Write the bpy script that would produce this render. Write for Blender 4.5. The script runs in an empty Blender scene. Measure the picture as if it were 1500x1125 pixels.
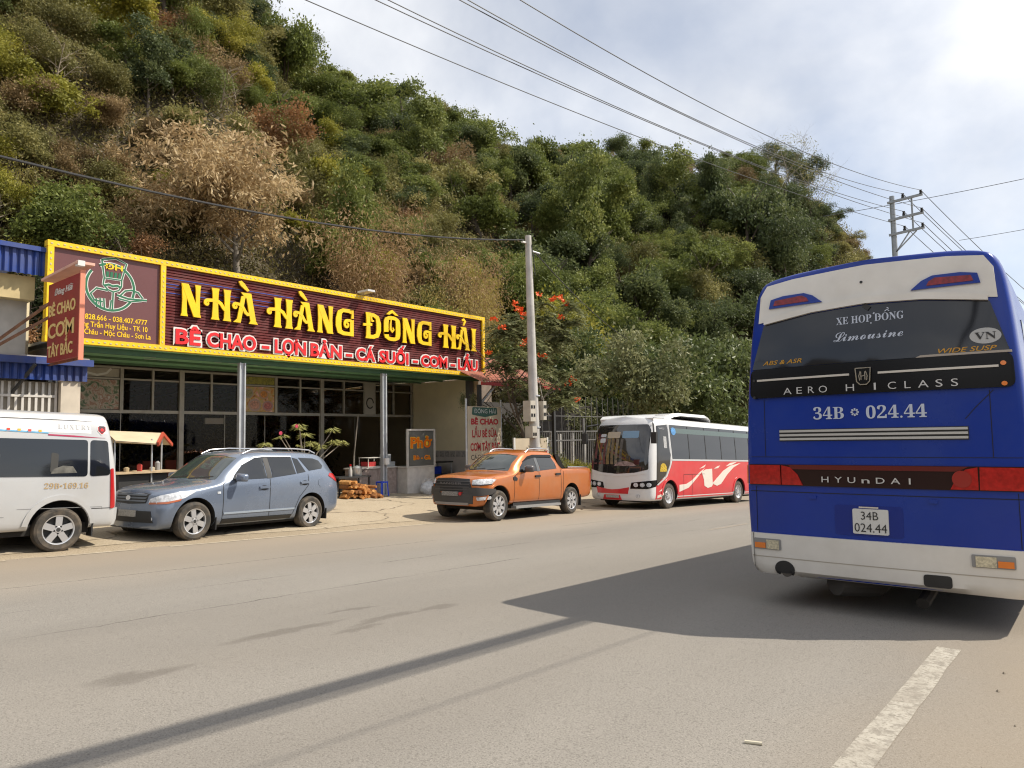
import bpy, bmesh, math, random
import numpy as np
from mathutils import Vector, Matrix
from mathutils.bvhtree import BVHTree

random.seed(7)
RNG = np.random.default_rng(7)
SC = bpy.context.scene
COL = SC.collection
PI = math.pi
R = math.radians

# ------------------------------------------------------------------ camera
CAM_Z = 1.455
PITCH, ROLL, YAW = R(4.262), R(1.0), R(39.24)
_f = Vector((0, math.cos(PITCH), math.sin(PITCH)))
_r = Vector((1, 0, 0))
_u = _r.cross(_f)
_R = math.cos(ROLL) * _r - math.sin(ROLL) * _u
_U = math.sin(ROLL) * _r + math.cos(ROLL) * _u
_rot = Matrix.Rotation(YAW, 3, 'Z')
_R, _U, _f = _rot @ _R, _rot @ _U, _rot @ _f
cam_d = bpy.data.cameras.new('camera')
cam_d.sensor_width = 36.0
cam_d.lens = 1040.0 / 1500.0 * 36.0
cam_d.clip_start = 0.05
cam_d.clip_end = 2000.0
cam = bpy.data.objects.new('camera', cam_d)
COL.objects.link(cam)
_m = Matrix((_R, _U, -_f)).transposed().to_4x4()
_m.translation = Vector((0, 0, CAM_Z))
cam.matrix_world = _m
SC.camera = cam

# ------------------------------------------------------------------ sky
SUN_DIR = Vector((2.05, 1.98, 3.19)).normalized()
SUN_EL = math.asin(SUN_DIR.z)
SUN_AZ = math.atan2(SUN_DIR.x, SUN_DIR.y)
w = bpy.data.worlds.new('World')
SC.world = w
w.use_nodes = True
nt = w.node_tree
nt.nodes.clear()
N = nt.nodes.new
L = nt.links.new
out = N('ShaderNodeOutputWorld')
bg = N('ShaderNodeBackground')
bg.inputs['Strength'].default_value = 0.12
sky = N('ShaderNodeTexSky')
sky.sky_type = 'NISHITA'
sky.sun_disc = False
sky.sun_elevation = SUN_EL
sky.sun_rotation = SUN_AZ
sky.altitude = 900
sky.air_density = 1.0
sky.dust_density = 1.6
tc = N('ShaderNodeTexCoord')
sep = N('ShaderNodeSeparateXYZ')
L(tc.outputs['Generated'], sep.inputs[0])
mz = N('ShaderNodeMath'); mz.operation = 'ADD'; mz.inputs[1].default_value = 0.75
L(sep.outputs['Z'], mz.inputs[0])
mz2 = N('ShaderNodeMath'); mz2.operation = 'MAXIMUM'; mz2.inputs[1].default_value = 0.12
L(mz.outputs[0], mz2.inputs[0])
dx = N('ShaderNodeMath'); dx.operation = 'DIVIDE'
dy = N('ShaderNodeMath'); dy.operation = 'DIVIDE'
L(sep.outputs['X'], dx.inputs[0]); L(mz2.outputs[0], dx.inputs[1])
L(sep.outputs['Y'], dy.inputs[0]); L(mz2.outputs[0], dy.inputs[1])
comb = N('ShaderNodeCombineXYZ')
L(dx.outputs[0], comb.inputs[0]); L(dy.outputs[0], comb.inputs[1])
comb.inputs[2].default_value = 3.7
n1 = N('ShaderNodeTexNoise'); n1.inputs['Scale'].default_value = 2.6
n1.inputs['Detail'].default_value = 7; n1.inputs['Roughness'].default_value = 0.52
n1.inputs['Distortion'].default_value = 0.15
L(comb.outputs[0], n1.inputs['Vector'])
cr = N('ShaderNodeValToRGB')
cr.color_ramp.elements[0].position = 0.38; cr.color_ramp.elements[0].color = (0.42, 0.42, 0.42, 1)
cr.color_ramp.elements[1].position = 0.62; cr.color_ramp.elements[1].color = (1, 1, 1, 1)
L(n1.outputs['Fac'], cr.inputs[0])
n2 = N('ShaderNodeTexNoise'); n2.inputs['Scale'].default_value = 3.0
n2.inputs['Detail'].default_value = 6; n2.inputs['Roughness'].default_value = 0.55
mp = N('ShaderNodeMapping'); mp.inputs['Location'].default_value = (4.1, 1.3, 9.0)
L(comb.outputs[0], mp.inputs[0]); L(mp.outputs[0], n2.inputs['Vector'])
cc = N('ShaderNodeValToRGB')
cc.color_ramp.elements[0].position = 0.36; cc.color_ramp.elements[0].color = (6.1, 6.3, 6.7, 1)
cc.color_ramp.elements[1].position = 0.66; cc.color_ramp.elements[1].color = (9.0, 9.0, 9.0, 1)
L(n2.outputs['Fac'], cc.inputs[0])
mx = N('ShaderNodeMixRGB')
L(cr.outputs[0], mx.inputs[0]); L(sky.outputs[0], mx.inputs[1]); L(cc.outputs[0], mx.inputs[2])
L(mx.outputs[0], bg.inputs['Color']); L(bg.outputs[0], out.inputs[0])

# ------------------------------------------------------------------ sun
sd = bpy.data.lights.new('sun', 'SUN')
sd.energy = 4.8
sd.angle = R(0.53)
sd.color = (1.0, 0.92, 0.79)
sun = bpy.data.objects.new('sun', sd)
COL.objects.link(sun)
sun.location = (20, 20, 40)
sun.rotation_euler = SUN_DIR.to_track_quat('Z', 'Y').to_euler()

vs = SC.view_settings
vs.view_transform = 'Standard'
vs.look = 'None'
vs.exposure = 0.2
vs.gamma = 1.0
vs.use_curve_mapping = False
SC.render.engine = 'CYCLES'
SC.cycles.use_denoising = True
SC.cycles.filter_width = 1.15
SC.cycles.max_bounces = 7
SC.cycles.diffuse_bounces = 3
SC.cycles.glossy_bounces = 3
SC.cycles.transmission_bounces = 4
SC.cycles.transparent_max_bounces = 8
SC.cycles.caustics_reflective = False
SC.cycles.caustics_refractive = False


# ------------------------------------------------------------------ helpers
def srgb(r, g, b):
    def c(v):
        v /= 255.0
        return v / 12.92 if v <= 0.04045 else ((v + 0.055) / 1.055) ** 2.4
    return (c(r), c(g), c(b))


MATS = {}


def mat(name, col, rough=0.6, metal=0.0, spec=0.5, coat=0.0, var=0.0, vscale=4.0, bump=0.0, bscale=30.0,
        dirt=None, dscale=2.0, damt=0.5, emit=0.0, stretch=None, trans=0.0):
    """Procedural principled material: base colour, large-scale variation, dirt patches, fine relief."""
    if name in MATS:
        return MATS[name]
    m = bpy.data.materials.new(name)
    m.use_nodes = True
    t = m.node_tree
    b = t.nodes['Principled BSDF']
    b.inputs['Base Color'].default_value = (*col, 1)
    b.inputs['Roughness'].default_value = rough
    b.inputs['Metallic'].default_value = metal
    b.inputs['Specular IOR Level'].default_value = spec
    b.inputs['Coat Weight'].default_value = coat
    b.inputs['Coat Roughness'].default_value = 0.06
    if trans:
        b.inputs['Transmission Weight'].default_value = trans
    vec = None
    if var or bump or dirt:
        g = t.nodes.new('ShaderNodeNewGeometry')
        vec = g.outputs['Position']
        if stretch:
            mpn = t.nodes.new('ShaderNodeMapping')
            mpn.inputs['Scale'].default_value = stretch
            t.links.new(vec, mpn.inputs[0])
            vec = mpn.outputs[0]
    colsock = None
    if var:
        n = t.nodes.new('ShaderNodeTexNoise')
        n.inputs['Scale'].default_value = vscale
        n.inputs['Detail'].default_value = 6
        t.links.new(vec, n.inputs['Vector'])
        mr = t.nodes.new('ShaderNodeMapRange')
        mr.inputs['From Min'].default_value = 0.3
        mr.inputs['From Max'].default_value = 0.7
        mr.inputs['To Min'].default_value = 1 - var
        mr.inputs['To Max'].default_value = 1 + var
        t.links.new(n.outputs['Fac'], mr.inputs['Value'])
        vm = t.nodes.new('ShaderNodeVectorMath')
        vm.operation = 'SCALE'
        vm.inputs[0].default_value = col
        t.links.new(mr.outputs[0], vm.inputs['Scale'])
        colsock = vm.outputs[0]
    if dirt:
        n = t.nodes.new('ShaderNodeTexNoise')
        n.inputs['Scale'].default_value = dscale
        n.inputs['Detail'].default_value = 8
        n.inputs['Roughness'].default_value = 0.65
        t.links.new(vec, n.inputs['Vector'])
        r_ = t.nodes.new('ShaderNodeMapRange')
        r_.inputs['From Min'].default_value = 0.42
        r_.inputs['From Max'].default_value = 0.72
        r_.inputs['To Max'].default_value = damt
        t.links.new(n.outputs['Fac'], r_.inputs['Value'])
        mxn = t.nodes.new('ShaderNodeMixRGB')
        mxn.inputs[1].default_value = (*col, 1)
        mxn.inputs[2].default_value = (*dirt, 1)
        t.links.new(r_.outputs[0], mxn.inputs[0])
        if colsock:
            t.links.new(colsock, mxn.inputs[1])
        colsock = mxn.outputs[0]
        ra = t.nodes.new('ShaderNodeMapRange')
        ra.inputs['To Min'].default_value = rough
        ra.inputs['To Max'].default_value = min(1, rough + 0.45)
        t.links.new(r_.outputs[0], ra.inputs['Value'])
        t.links.new(ra.outputs[0], b.inputs['Roughness'])
    if colsock:
        t.links.new(colsock, b.inputs['Base Color'])
    if bump:
        n = t.nodes.new('ShaderNodeTexNoise')
        n.inputs['Scale'].default_value = bscale
        n.inputs['Detail'].default_value = 5
        t.links.new(vec, n.inputs['Vector'])
        bp = t.nodes.new('ShaderNodeBump')
        bp.inputs['Strength'].default_value = bump
        bp.inputs['Distance'].default_value = 0.02
        t.links.new(n.outputs['Fac'], bp.inputs['Height'])
        t.links.new(bp.outputs[0], b.inputs['Normal'])
    if emit:
        b.inputs['Emission Color'].default_value = (*col, 1)
        b.inputs['Emission Strength'].default_value = emit
    MATS[name] = m
    return m


def pane_mat(name, tint=(0.5, 0.55, 0.55), refl=0.10, clear=0.75):
    """Window glass: partly see-through, partly mirror by angle."""
    if name in MATS:
        return MATS[name]
    m = bpy.data.materials.new(name)
    m.use_nodes = True
    t = m.node_tree
    t.nodes.clear()
    o = t.nodes.new('ShaderNodeOutputMaterial')
    tr = t.nodes.new('ShaderNodeBsdfTransparent')
    tr.inputs[0].default_value = (tint[0] * clear, tint[1] * clear, tint[2] * clear, 1)
    gl = t.nodes.new('ShaderNodeBsdfGlossy')
    gl.inputs['Roughness'].default_value = 0.03
    fr = t.nodes.new('ShaderNodeFresnel')
    fr.inputs[0].default_value = 1.22
    ad = t.nodes.new('ShaderNodeMath')
    ad.operation = 'ADD'
    ad.inputs[1].default_value = refl
    t.links.new(fr.outputs[0], ad.inputs[0])
    mxs = t.nodes.new('ShaderNodeMixShader')
    t.links.new(ad.outputs[0], mxs.inputs[0])
    t.links.new(tr.outputs[0], mxs.inputs[1])
    t.links.new(gl.outputs[0], mxs.inputs[2])
    t.links.new(mxs.outputs[0], o.inputs[0])
    MATS[name] = m
    return m


ORG = {}


def tag(o, label=None, cat=None, group=None, kind=None):
    if label: o['label'] = label
    if cat: o['category'] = cat
    if group: o['group'] = group
    if kind: o['kind'] = kind
    return o


def thing(name, label, cat, loc=(0, 0, 0), group=None, matrix=None):
    o = bpy.data.objects.new(name, None)
    o.empty_display_size = 0.2
    COL.objects.link(o)
    if matrix is not None:
        o.matrix_world = matrix
        ORG[o] = Vector((0, 0, 0))
    else:
        o.location = loc
        ORG[o] = Vector(loc)
    return tag(o, label, cat, group)


def link_mesh(name, me, parent=None, loc=None):
    o = bpy.data.objects.new(name, me)
    COL.objects.link(o)
    if parent is not None:
        o.parent = parent
        ORG[o] = ORG.get(parent, Vector((0, 0, 0)))
    elif loc is not None:
        o.location = loc
        ORG[o] = Vector(loc)
    return o


class MB:
    def __init__(self):
        self.v, self.f, self.mi = [], [], []

    def add(self, vs_, fs_, mi=0):
        n = len(self.v)
        self.v.extend([tuple(p) for p in vs_])
        for f in fs_:
            self.f.append(tuple(i + n for i in f))
            self.mi.append(mi)
        return self

    def box(self, c, s, rot=None, mi=0):
        hx, hy, hz = s[0] / 2, s[1] / 2, s[2] / 2
        pts = [Vector((x, y, z)) for x in (-hx, hx) for y in (-hy, hy) for z in (-hz, hz)]
        if rot is not None:
            pts = [rot @ p for p in pts]
        c = Vector(c)
        return self.add([p + c for p in pts],
                        [(0, 1, 3, 2), (4, 6, 7, 5), (0, 4, 5, 1), (2, 3, 7, 6), (0, 2, 6, 4), (1, 5, 7, 3)], mi)

    def span(self, x0, x1, y0, y1, z0, z1, mi=0):
        return self.box(((x0 + x1) / 2, (y0 + y1) / 2, (z0 + z1) / 2), (abs(x1 - x0), abs(y1 - y0), abs(z1 - z0)), mi=mi)

    def bar(self, p0, p1, w, h, up=(0, 0, 1), mi=0):
        p0, p1 = Vector(p0), Vector(p1)
        d = p1 - p0
        x = d.normalized()
        u = Vector(up)
        y = u.cross(x)
        if y.length < 1e-4:
            y = Vector((1, 0, 0)).cross(x)
        y.normalize()
        z = x.cross(y)
        rot = Matrix((x, y, z)).transposed()
        return self.box((p0 + p1) / 2, (d.length, w, h), rot, mi)

    def tube(self, pts, r, n=8, cap=True, mi=0):
        pts = [Vector(p) for p in pts]
        rs = r if isinstance(r, (list, tuple)) else [r] * len(pts)
        base = len(self.v)
        ref = None
        for i, p in enumerate(pts):
            a = pts[max(0, i - 1)]
            b = pts[min(len(pts) - 1, i + 1)]
            t = (b - a).normalized()
            if ref is None:
                ref = Vector((0, 0, 1)) if abs(t.z) < 0.9 else Vector((1, 0, 0))
            x = (ref - t * ref.dot(t)).normalized()
            y = t.cross(x)
            ref = x
            for k in range(n):
                an = 2 * PI * k / n
                self.v.append(tuple(p + (x * math.cos(an) + y * math.sin(an)) * rs[i]))
        for i in range(len(pts) - 1):
            for k in range(n):
                a = base + i * n + k
                b = base + i * n + (k + 1) % n
                self.f.append((a, b, b + n, a + n))
                self.mi.append(mi)
        if cap:
            self.f.append(tuple(base + k for k in reversed(range(n)))); self.mi.append(mi)
            e = base + (len(pts) - 1) * n
            self.f.append(tuple(e + k for k in range(n))); self.mi.append(mi)
        return self

    def prism(self, poly, d0, d1, org, rx, ry, mi=0):
        """2-D polygon (rx, ry axes) extruded along rx x ry from d0 to d1."""
        org, rx, ry = Vector(org), Vector(rx), Vector(ry)
        nz = rx.cross(ry)
        n = len(poly)
        ar = sum(poly[i][0] * poly[(i + 1) % n][1] - poly[(i + 1) % n][0] * poly[i][1] for i in range(n))
        if ar < 0:
            poly = poly[::-1]
        vs_ = [org + rx * a + ry * b + nz * d0 for a, b in poly] + [org + rx * a + ry * b + nz * d1 for a, b in poly]
        fs_ = [tuple(reversed(range(n))), tuple(range(n, 2 * n))]
        fs_ += [(i, (i + 1) % n, n + (i + 1) % n, n + i) for i in range(n)]
        return self.add(vs_, fs_, mi)

    def ribbon(self, pts, ws, d0, d1, org, rx, ry, mi=0):
        """flat stroke of varying width along a 2-D path, extruded."""
        org, rx, ry = Vector(org), Vector(rx), Vector(ry)
        nz = rx.cross(ry)
        n = len(pts)
        if not isinstance(ws, (list, tuple)):
            ws = [ws] * n
        l, r_ = [], []
        for i in range(n):
            a = pts[max(0, i - 1)]
            b = pts[min(n - 1, i + 1)]
            tx, ty = b[0] - a[0], b[1] - a[1]
            k = math.hypot(tx, ty) or 1
            nx, ny = -ty / k, tx / k
            l.append((pts[i][0] + nx * ws[i] / 2, pts[i][1] + ny * ws[i] / 2))
            r_.append((pts[i][0] - nx * ws[i] / 2, pts[i][1] - ny * ws[i] / 2))
        vs_, fs_ = [], []
        for i in range(n):
            for (a, b), d in ((l[i], d0), (r_[i], d0), (l[i], d1), (r_[i], d1)):
                vs_.append(org + rx * a + ry * b + nz * d)
        for i in range(n - 1):
            a, b = 4 * i, 4 * i + 4
            fs_ += [(a + 2, a + 3, b + 3, b + 2), (a, b, b + 1, a + 1), (a, a + 2, b + 2, b), (a + 1, b + 1, b + 3, a + 3)]
        e = 4 * (n - 1)
        fs_ += [(0, 1, 3, 2), (e, e + 2, e + 3, e + 1)]
        return self.add(vs_, fs_, mi)

    def lathe(self, prof, n, org, ax, e1, mi=0, close=False):
        """profile of (radius, along-axis) revolved about ax."""
        org, ax, e1 = Vector(org), Vector(ax).normalized(), Vector(e1).normalized()
        e2 = ax.cross(e1)
        base = len(self.v)
        m = len(prof)
        for k in range(n):
            an = 2 * PI * k / n
            d = e1 * math.cos(an) + e2 * math.sin(an)
            for r_, a in prof:
                self.v.append(tuple(org + d * r_ + ax * a))
        for k in range(n):
            k2 = (k + 1) % n
            for i in range(m if close else m - 1):
                j = (i + 1) % m
                self.f.append((base + k * m + i, base + k2 * m + i, base + k2 * m + j, base + k * m + j))
                self.mi.append(mi)
        return self

    def grid(self, P, mi=0):
        rows, cols = len(P), len(P[0])
        vs_ = [p for r_ in P for p in r_]
        fs_ = [(i * cols + j, i * cols + j + 1, (i + 1) * cols + j + 1, (i + 1) * cols + j)
               for i in range(rows - 1) for j in range(cols - 1)]
        return self.add(vs_, fs_, mi)

    def mesh(self, name, mats, off=None, smooth=None):
        me = bpy.data.meshes.new(name)
        v = self.v
        if off is not None and off.length > 0:
            v = [(a - off.x, b - off.y, c - off.z) for a, b, c in v]
        me.from_pydata(v, [], self.f)
        if not isinstance(mats, (list, tuple)):
            mats = [mats]
        for m in mats:
            me.materials.append(m)
        if len(mats) > 1:
            me.polygons.foreach_set('material_index', self.mi)
        if smooth is not None:
            me.polygons.foreach_set('use_smooth', [True] * len(me.polygons))
            me.set_sharp_from_angle(angle=R(smooth))
        me.update()
        return me

    def build(self, name, mats, parent=None, loc=None, smooth=None, fix=False):
        off = ORG.get(parent) if parent is not None else (Vector(loc) if loc is not None else None)
        me = self.mesh(name, mats, off, None if fix else smooth)
        if fix:
            bm = bmesh.new()
            bm.from_mesh(me)
            bmesh.ops.remove_doubles(bm, verts=bm.verts, dist=1e-5)
            bmesh.ops.recalc_face_normals(bm, faces=bm.faces)
            bm.to_mesh(me)
            bm.free()
            if smooth is not None:
                me.polygons.foreach_set('use_smooth', [True] * len(me.polygons))
                me.set_sharp_from_angle(angle=R(smooth))
        return link_mesh(name, me, parent, loc)


_TX = {}


HORN = {'Ơ': 'O', 'Ợ': 'Ọ', 'Ở': 'Ỏ', 'ơ': 'o', 'ở': 'ỏ', 'ợ': 'ọ', 'Ư': 'U', 'Ữ': 'Ũ', 'ư': 'u', 'ữ': 'ũ'}


def text_geo(s, offset=0.0, shear=0.0, space=1.0):
    """glyph outlines as flat polygons: (verts Nx2, faces), cap height of 'H' = 1. Horned vowels get their horn drawn on."""
    key = (s, offset, shear, space)
    if key in _TX:
        return _TX[key]
    base_s = ''.join(HORN.get(c_, c_) for c_ in s)
    if base_s != s:
        v, f = text_geo(base_s, offset, shear, space)
        f = list(f)
        v = [tuple(p) for p in v]
        for i, c_ in enumerate(s):
            if c_ not in HORN:
                continue
            plain = {'Ọ': 'O', 'Ỏ': 'O', 'ỏ': 'o', 'ọ': 'o', 'Ũ': 'U', 'ũ': 'u'}.get(HORN[c_], HORN[c_])
            pre, _ = text_geo(base_s[:i] + plain, offset, shear, space)
            xr = pre[:, 0].max()
            h_ = 1.0 if c_.isupper() else 0.70
            wd = 0.11 + offset * 1.2
            if plain in 'Oo':
                pth = [(xr - 0.10 * h_, 0.86 * h_), (xr + 0.02, 0.91 * h_), (xr + 0.09, 1.00 * h_), (xr + 0.085, 1.13 * h_)]
            else:
                pth = [(xr - 0.005, 0.90 * h_), (xr + 0.07, 0.94 * h_), (xr + 0.12, 1.02 * h_), (xr + 0.11, 1.14 * h_)]
            n0 = len(v)
            for k, (x, y) in enumerate(pth):
                q0, q1 = pth[max(0, k - 1)], pth[min(3, k + 1)]
                tx, ty = q1[0] - q0[0], q1[1] - q0[1]
                ln = math.hypot(tx, ty)
                v += [(x - ty / ln * wd / 2, y + tx / ln * wd / 2), (x + ty / ln * wd / 2, y - tx / ln * wd / 2)]
            f += [(n0 + 2 * k, n0 + 2 * k + 1, n0 + 2 * k + 3, n0 + 2 * k + 2) for k in range(3)]
        _TX[key] = (np.array(v), f)
        return _TX[key]
    cu = bpy.data.curves.new('t', 'FONT')
    cu.body = s
    cu.size = 1.0
    cu.offset = offset
    cu.shear = shear
    cu.space_character = space
    cu.resolution_u = 3
    cu.fill_mode = 'FRONT'
    ob = bpy.data.objects.new('t', cu)
    COL.objects.link(ob)
    dg = bpy.context.evaluated_depsgraph_get()
    me = bpy.data.meshes.new_from_object(ob.evaluated_get(dg))
    v = np.array([(p.co.x, p.co.y) for p in me.vertices]).reshape(-1, 2) / 0.729
    f = [tuple(p.vertices) for p in me.polygons]
    bpy.data.objects.remove(ob)
    bpy.data.curves.remove(cu)
    bpy.data.meshes.remove(me)
    _TX[key] = (v, f)
    return v, f


def put_text(mb, s, org, rx, ry, H, W=None, d=0.0, depth=0.0, offset=0.0, shear=0.0, space=1.0, align='L', mi=0, sx=None):
    """lay the text on the plane org + rx*a + ry*b, raised by d, optionally given depth."""
    v, f = text_geo(s, offset, shear, space)
    if len(v) == 0:
        return mb
    org, rx, ry = Vector(org), Vector(rx).normalized(), Vector(ry).normalized()
    nz = rx.cross(ry)
    x0, x1 = v[:, 0].min(), v[:, 0].max()
    k = (W / (x1 - x0)) if W else (sx or H)
    xs = (v[:, 0] - x0) * k
    wid = (x1 - x0) * k
    if align == 'C':
        xs = xs - wid / 2
    ys = v[:, 1] * H
    top = [org + rx * float(a) + ry * float(b) + nz * d for a, b in zip(xs, ys)]
    if depth <= 0:
        return mb.add(top, f, mi)
    n = len(top)
    bot = [p - nz * depth for p in top]
    from collections import Counter
    cnt = Counter()
    for q in f:
        for i in range(len(q)):
            cnt[(q[i], q[(i + 1) % len(q)])] += 1
    sides = []
    for (a, b) in cnt:
        if (b, a) not in cnt:
            sides.append((b, a, a + n, b + n))
    return mb.add(top + bot, list(f) + sides, mi)


def text_obj(name, s, org, rx, ry, H, m, parent, **kw):
    mb = MB()
    put_text(mb, s, org, rx, ry, H, **kw)
    return mb.build(name, m, parent)


def copy_tree(o, parent=None):
    c = o.copy()
    COL.objects.link(c)
    if parent is not None:
        c.parent = parent
    ORG[c] = ORG.get(o, Vector((0, 0, 0)))
    for ch in list(o.children):
        copy_tree(ch, c)
    return c


def fillet(pts, r, n=4):
    """round the corners of a 2-D polygon."""
    out_ = []
    m = len(pts)
    for i in range(m):
        p0, p1, p2 = pts[i - 1], pts[i], pts[(i + 1) % m]
        rr = r[i] if isinstance(r, (list, tuple)) else r
        a = (p0[0] - p1[0], p0[1] - p1[1]); b = (p2[0] - p1[0], p2[1] - p1[1])
        la, lb = math.hypot(*a), math.hypot(*b)
        k = min(rr, la * 0.45, lb * 0.45)
        if k < 1e-4:
            out_.append(p1)
            continue
        A = (p1[0] + a[0] / la * k, p1[1] + a[1] / la * k)
        B = (p1[0] + b[0] / lb * k, p1[1] + b[1] / lb * k)
        for j in range(n + 1):
            t = j / n
            out_.append(((1 - t) ** 2 * A[0] + 2 * t * (1 - t) * p1[0] + t * t * B[0],
                         (1 - t) ** 2 * A[1] + 2 * t * (1 - t) * p1[1] + t * t * B[1]))
    return out_


def ellipse(cx, cy, rx, ry, n=24):
    return [(cx + rx * math.cos(2 * PI * k / n), cy + ry * math.sin(2 * PI * k / n)) for k in range(n)]
# ================================================================== THE LAND
GRADE = 0.042


def rise(X):
    return max(0.0, min(0.31, 0.056 * (-11.9 - X)))


def gz(X, Y):
    """ground height: the road falls away from the camera, the forecourt rises to the restaurant."""
    y = Y
    if y > 140: y = 140 + (y - 140) * 0.1
    if y < -80: y = -80
    return -GRADE * y + rise(X)


def bend(Y):
    return 0.005 * (Y - 25) ** 2 if 25 < Y < 90 else (0.005 * 65 ** 2 + 0.65 * (Y - 90) if Y >= 90 else 0.0)


# skyline of the wooded hill: azimuth left of the road (deg), slope to the tree tops, foot and crest distance (m)
SKY = [(8.5, 0.02), (10.6, 0.12), (11.4, 0.198), (11.9, 0.243), (12.7, 0.281), (14.2, 0.317), (16.0, 0.35), (18.9, 0.385),
       (21.4, 0.40), (24.5, 0.404), (30.5, 0.422), (36, 0.438), (39.4, 0.45), (42.8, 0.476), (46.2, 0.505), (49.5, 0.516),
       (52.8, 0.534), (56.5, 0.565), (58.5, 0.63), (61.7, 0.66), (67.9, 0.674), (76, 0.72), (95, 0.75), (130, 0.7)]
FOOT = [(8, 74), (11, 70), (15, 64), (22, 54), (30, 46), (40, 38.5), (50, 33), (60, 29.5), (75, 27), (90, 26), (130, 34)]
CREST = [(8, 92), (11, 94), (14, 98), (20, 104), (30, 100), (40, 94), (50, 86), (57, 80), (62, 68), (76, 62), (95, 60), (130, 70)]


def tab(T, x):
    return float(np.interp(x, [a for a, _ in T], [b for _, b in T]))


def hash2(ix, iy):
    return (math.sin(ix * 127.1 + iy * 311.7) * 43758.5453) % 1.0


def vnoise(x, y):
    ix, iy = math.floor(x), math.floor(y)
    fx, fy = x - ix, y - iy
    fx, fy = fx * fx * (3 - 2 * fx), fy * fy * (3 - 2 * fy)
    a = hash2(ix, iy) * (1 - fx) + hash2(ix + 1, iy) * fx
    b = hash2(ix, iy + 1) * (1 - fx) + hash2(ix + 1, iy + 1) * fx
    return a * (1 - fy) + b * fy


def hill_polar(th, s):
    df, dc = tab(FOOT, th), tab(CREST, th)
    d = df + (dc - df) * s
    X, Y = -d * math.sin(R(th)), d * math.cos(R(th))
    zg = gz(X, Y)
    zc = tab(SKY, th) * dc + CAM_Z - 4.2
    zc = max(zc, zg - 1)
    if s <= 1:
        p = 1.18 * s - 0.18 * s * s
    else:
        p = 1 - 0.5 * (s - 1)
    z = zg - 0.4 + (zc - zg + 0.4) * p
    z += (vnoise(X * 0.16, Y * 0.16) - 0.5) * 2.4 * min(1, s * 4) * (1 if s < 1 else 0.4)
    return Vector((X, Y, z))


def hill_z(X, Y):
    th = math.degrees(math.atan2(-X, Y))
    d = math.hypot(X, Y)
    df, dc = tab(FOOT, th), tab(CREST, th)
    s = (d - df) / (dc - df)
    if s < 0 or th < 8 or th > 130:
        return gz(X, Y)
    return hill_polar(th, s).z


# ---- ground materials
def land_mat(name, base, alt, dark, fine=90.0, bump=0.35, streak=(1, 0.12, 1), patch=0.35, extra=None):
    m = bpy.data.materials.new(name)
    m.use_nodes = True
    t = m.node_tree
    b = t.nodes['Principled BSDF']
    b.inputs['Roughness'].default_value = 0.93
    b.inputs['Specular IOR Level'].default_value = 0.25
    g = t.nodes.new('ShaderNodeNewGeometry')
    P = g.outputs['Position']

    def noise(scale, det=6, rough=0.6, st=None, loc=(0, 0, 0)):
        v = P
        if st:
            mp_ = t.nodes.new('ShaderNodeMapping')
            mp_.inputs['Scale'].default_value = st
            mp_.inputs['Location'].default_value = loc
            t.links.new(P, mp_.inputs[0])
            v = mp_.outputs[0]
        n = t.nodes.new('ShaderNodeTexNoise')
        n.inputs['Scale'].default_value = scale
        n.inputs['Detail'].default_value = det
        n.inputs['Roughness'].default_value = rough
        t.links.new(v, n.inputs['Vector'])
        return n.outputs['Fac']

    def rng(s, a, b_, lo=0.0, hi=1.0):
        n = t.nodes.new('ShaderNodeMapRange')
        n.inputs['From Min'].default_value = a
        n.inputs['From Max'].default_value = b_
        n.inputs['To Min'].default_value = lo
        n.inputs['To Max'].default_value = hi
        t.links.new(s, n.inputs['Value'])
        return n.outputs[0]

    def mix(f, a, b_):
        n = t.nodes.new('ShaderNodeMixRGB')
        t.links.new(f, n.inputs[0]) if not isinstance(f, float) else setattr(n.inputs[0], 'default_value', f)
        for i, c in ((1, a), (2, b_)):
            if isinstance(c, tuple):
                n.inputs[i].default_value = (*c, 1)
            else:
                t.links.new(c, n.inputs[i])
        return n.outputs[0]

    def math_(op, a, b_=None, c_=None):
        n = t.nodes.new('ShaderNodeMath')
        n.operation = op
        for i, q in enumerate((a, b_, c_)):
            if q is None: continue
            if isinstance(q, (int, float)):
                n.inputs[i].default_value = q
            else:
                t.links.new(q, n.inputs[i])
        return n.outputs[0]

    c = mix(rng(noise(patch, 7, 0.6, streak), 0.35, 0.65), base, alt)
    grain = noise(fine, 3, 0.75)
    c = mix(rng(grain, 0.35, 0.51, 0.7, 0.0), c, dark)
    c = mix(rng(noise(fine * 1.3, 2, 0.7, (1, 1, 1), (7, 3, 1)), 0.58, 0.72, 0, 0.55), c, (0.48, 0.445, 0.385))
    if extra:
        c = extra(t, P, c, noise, rng, mix, math_)
    t.links.new(c, b.inputs['Base Color'])
    bp = t.nodes.new('ShaderNodeBump')
    bp.inputs['Strength'].default_value = bump
    bp.inputs['Distance'].default_value = 0.01
    t.links.new(grain, bp.inputs['Height'])
    t.links.new(bp.outputs[0], b.inputs['Normal'])
    MATS[name] = m
    return m


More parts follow.
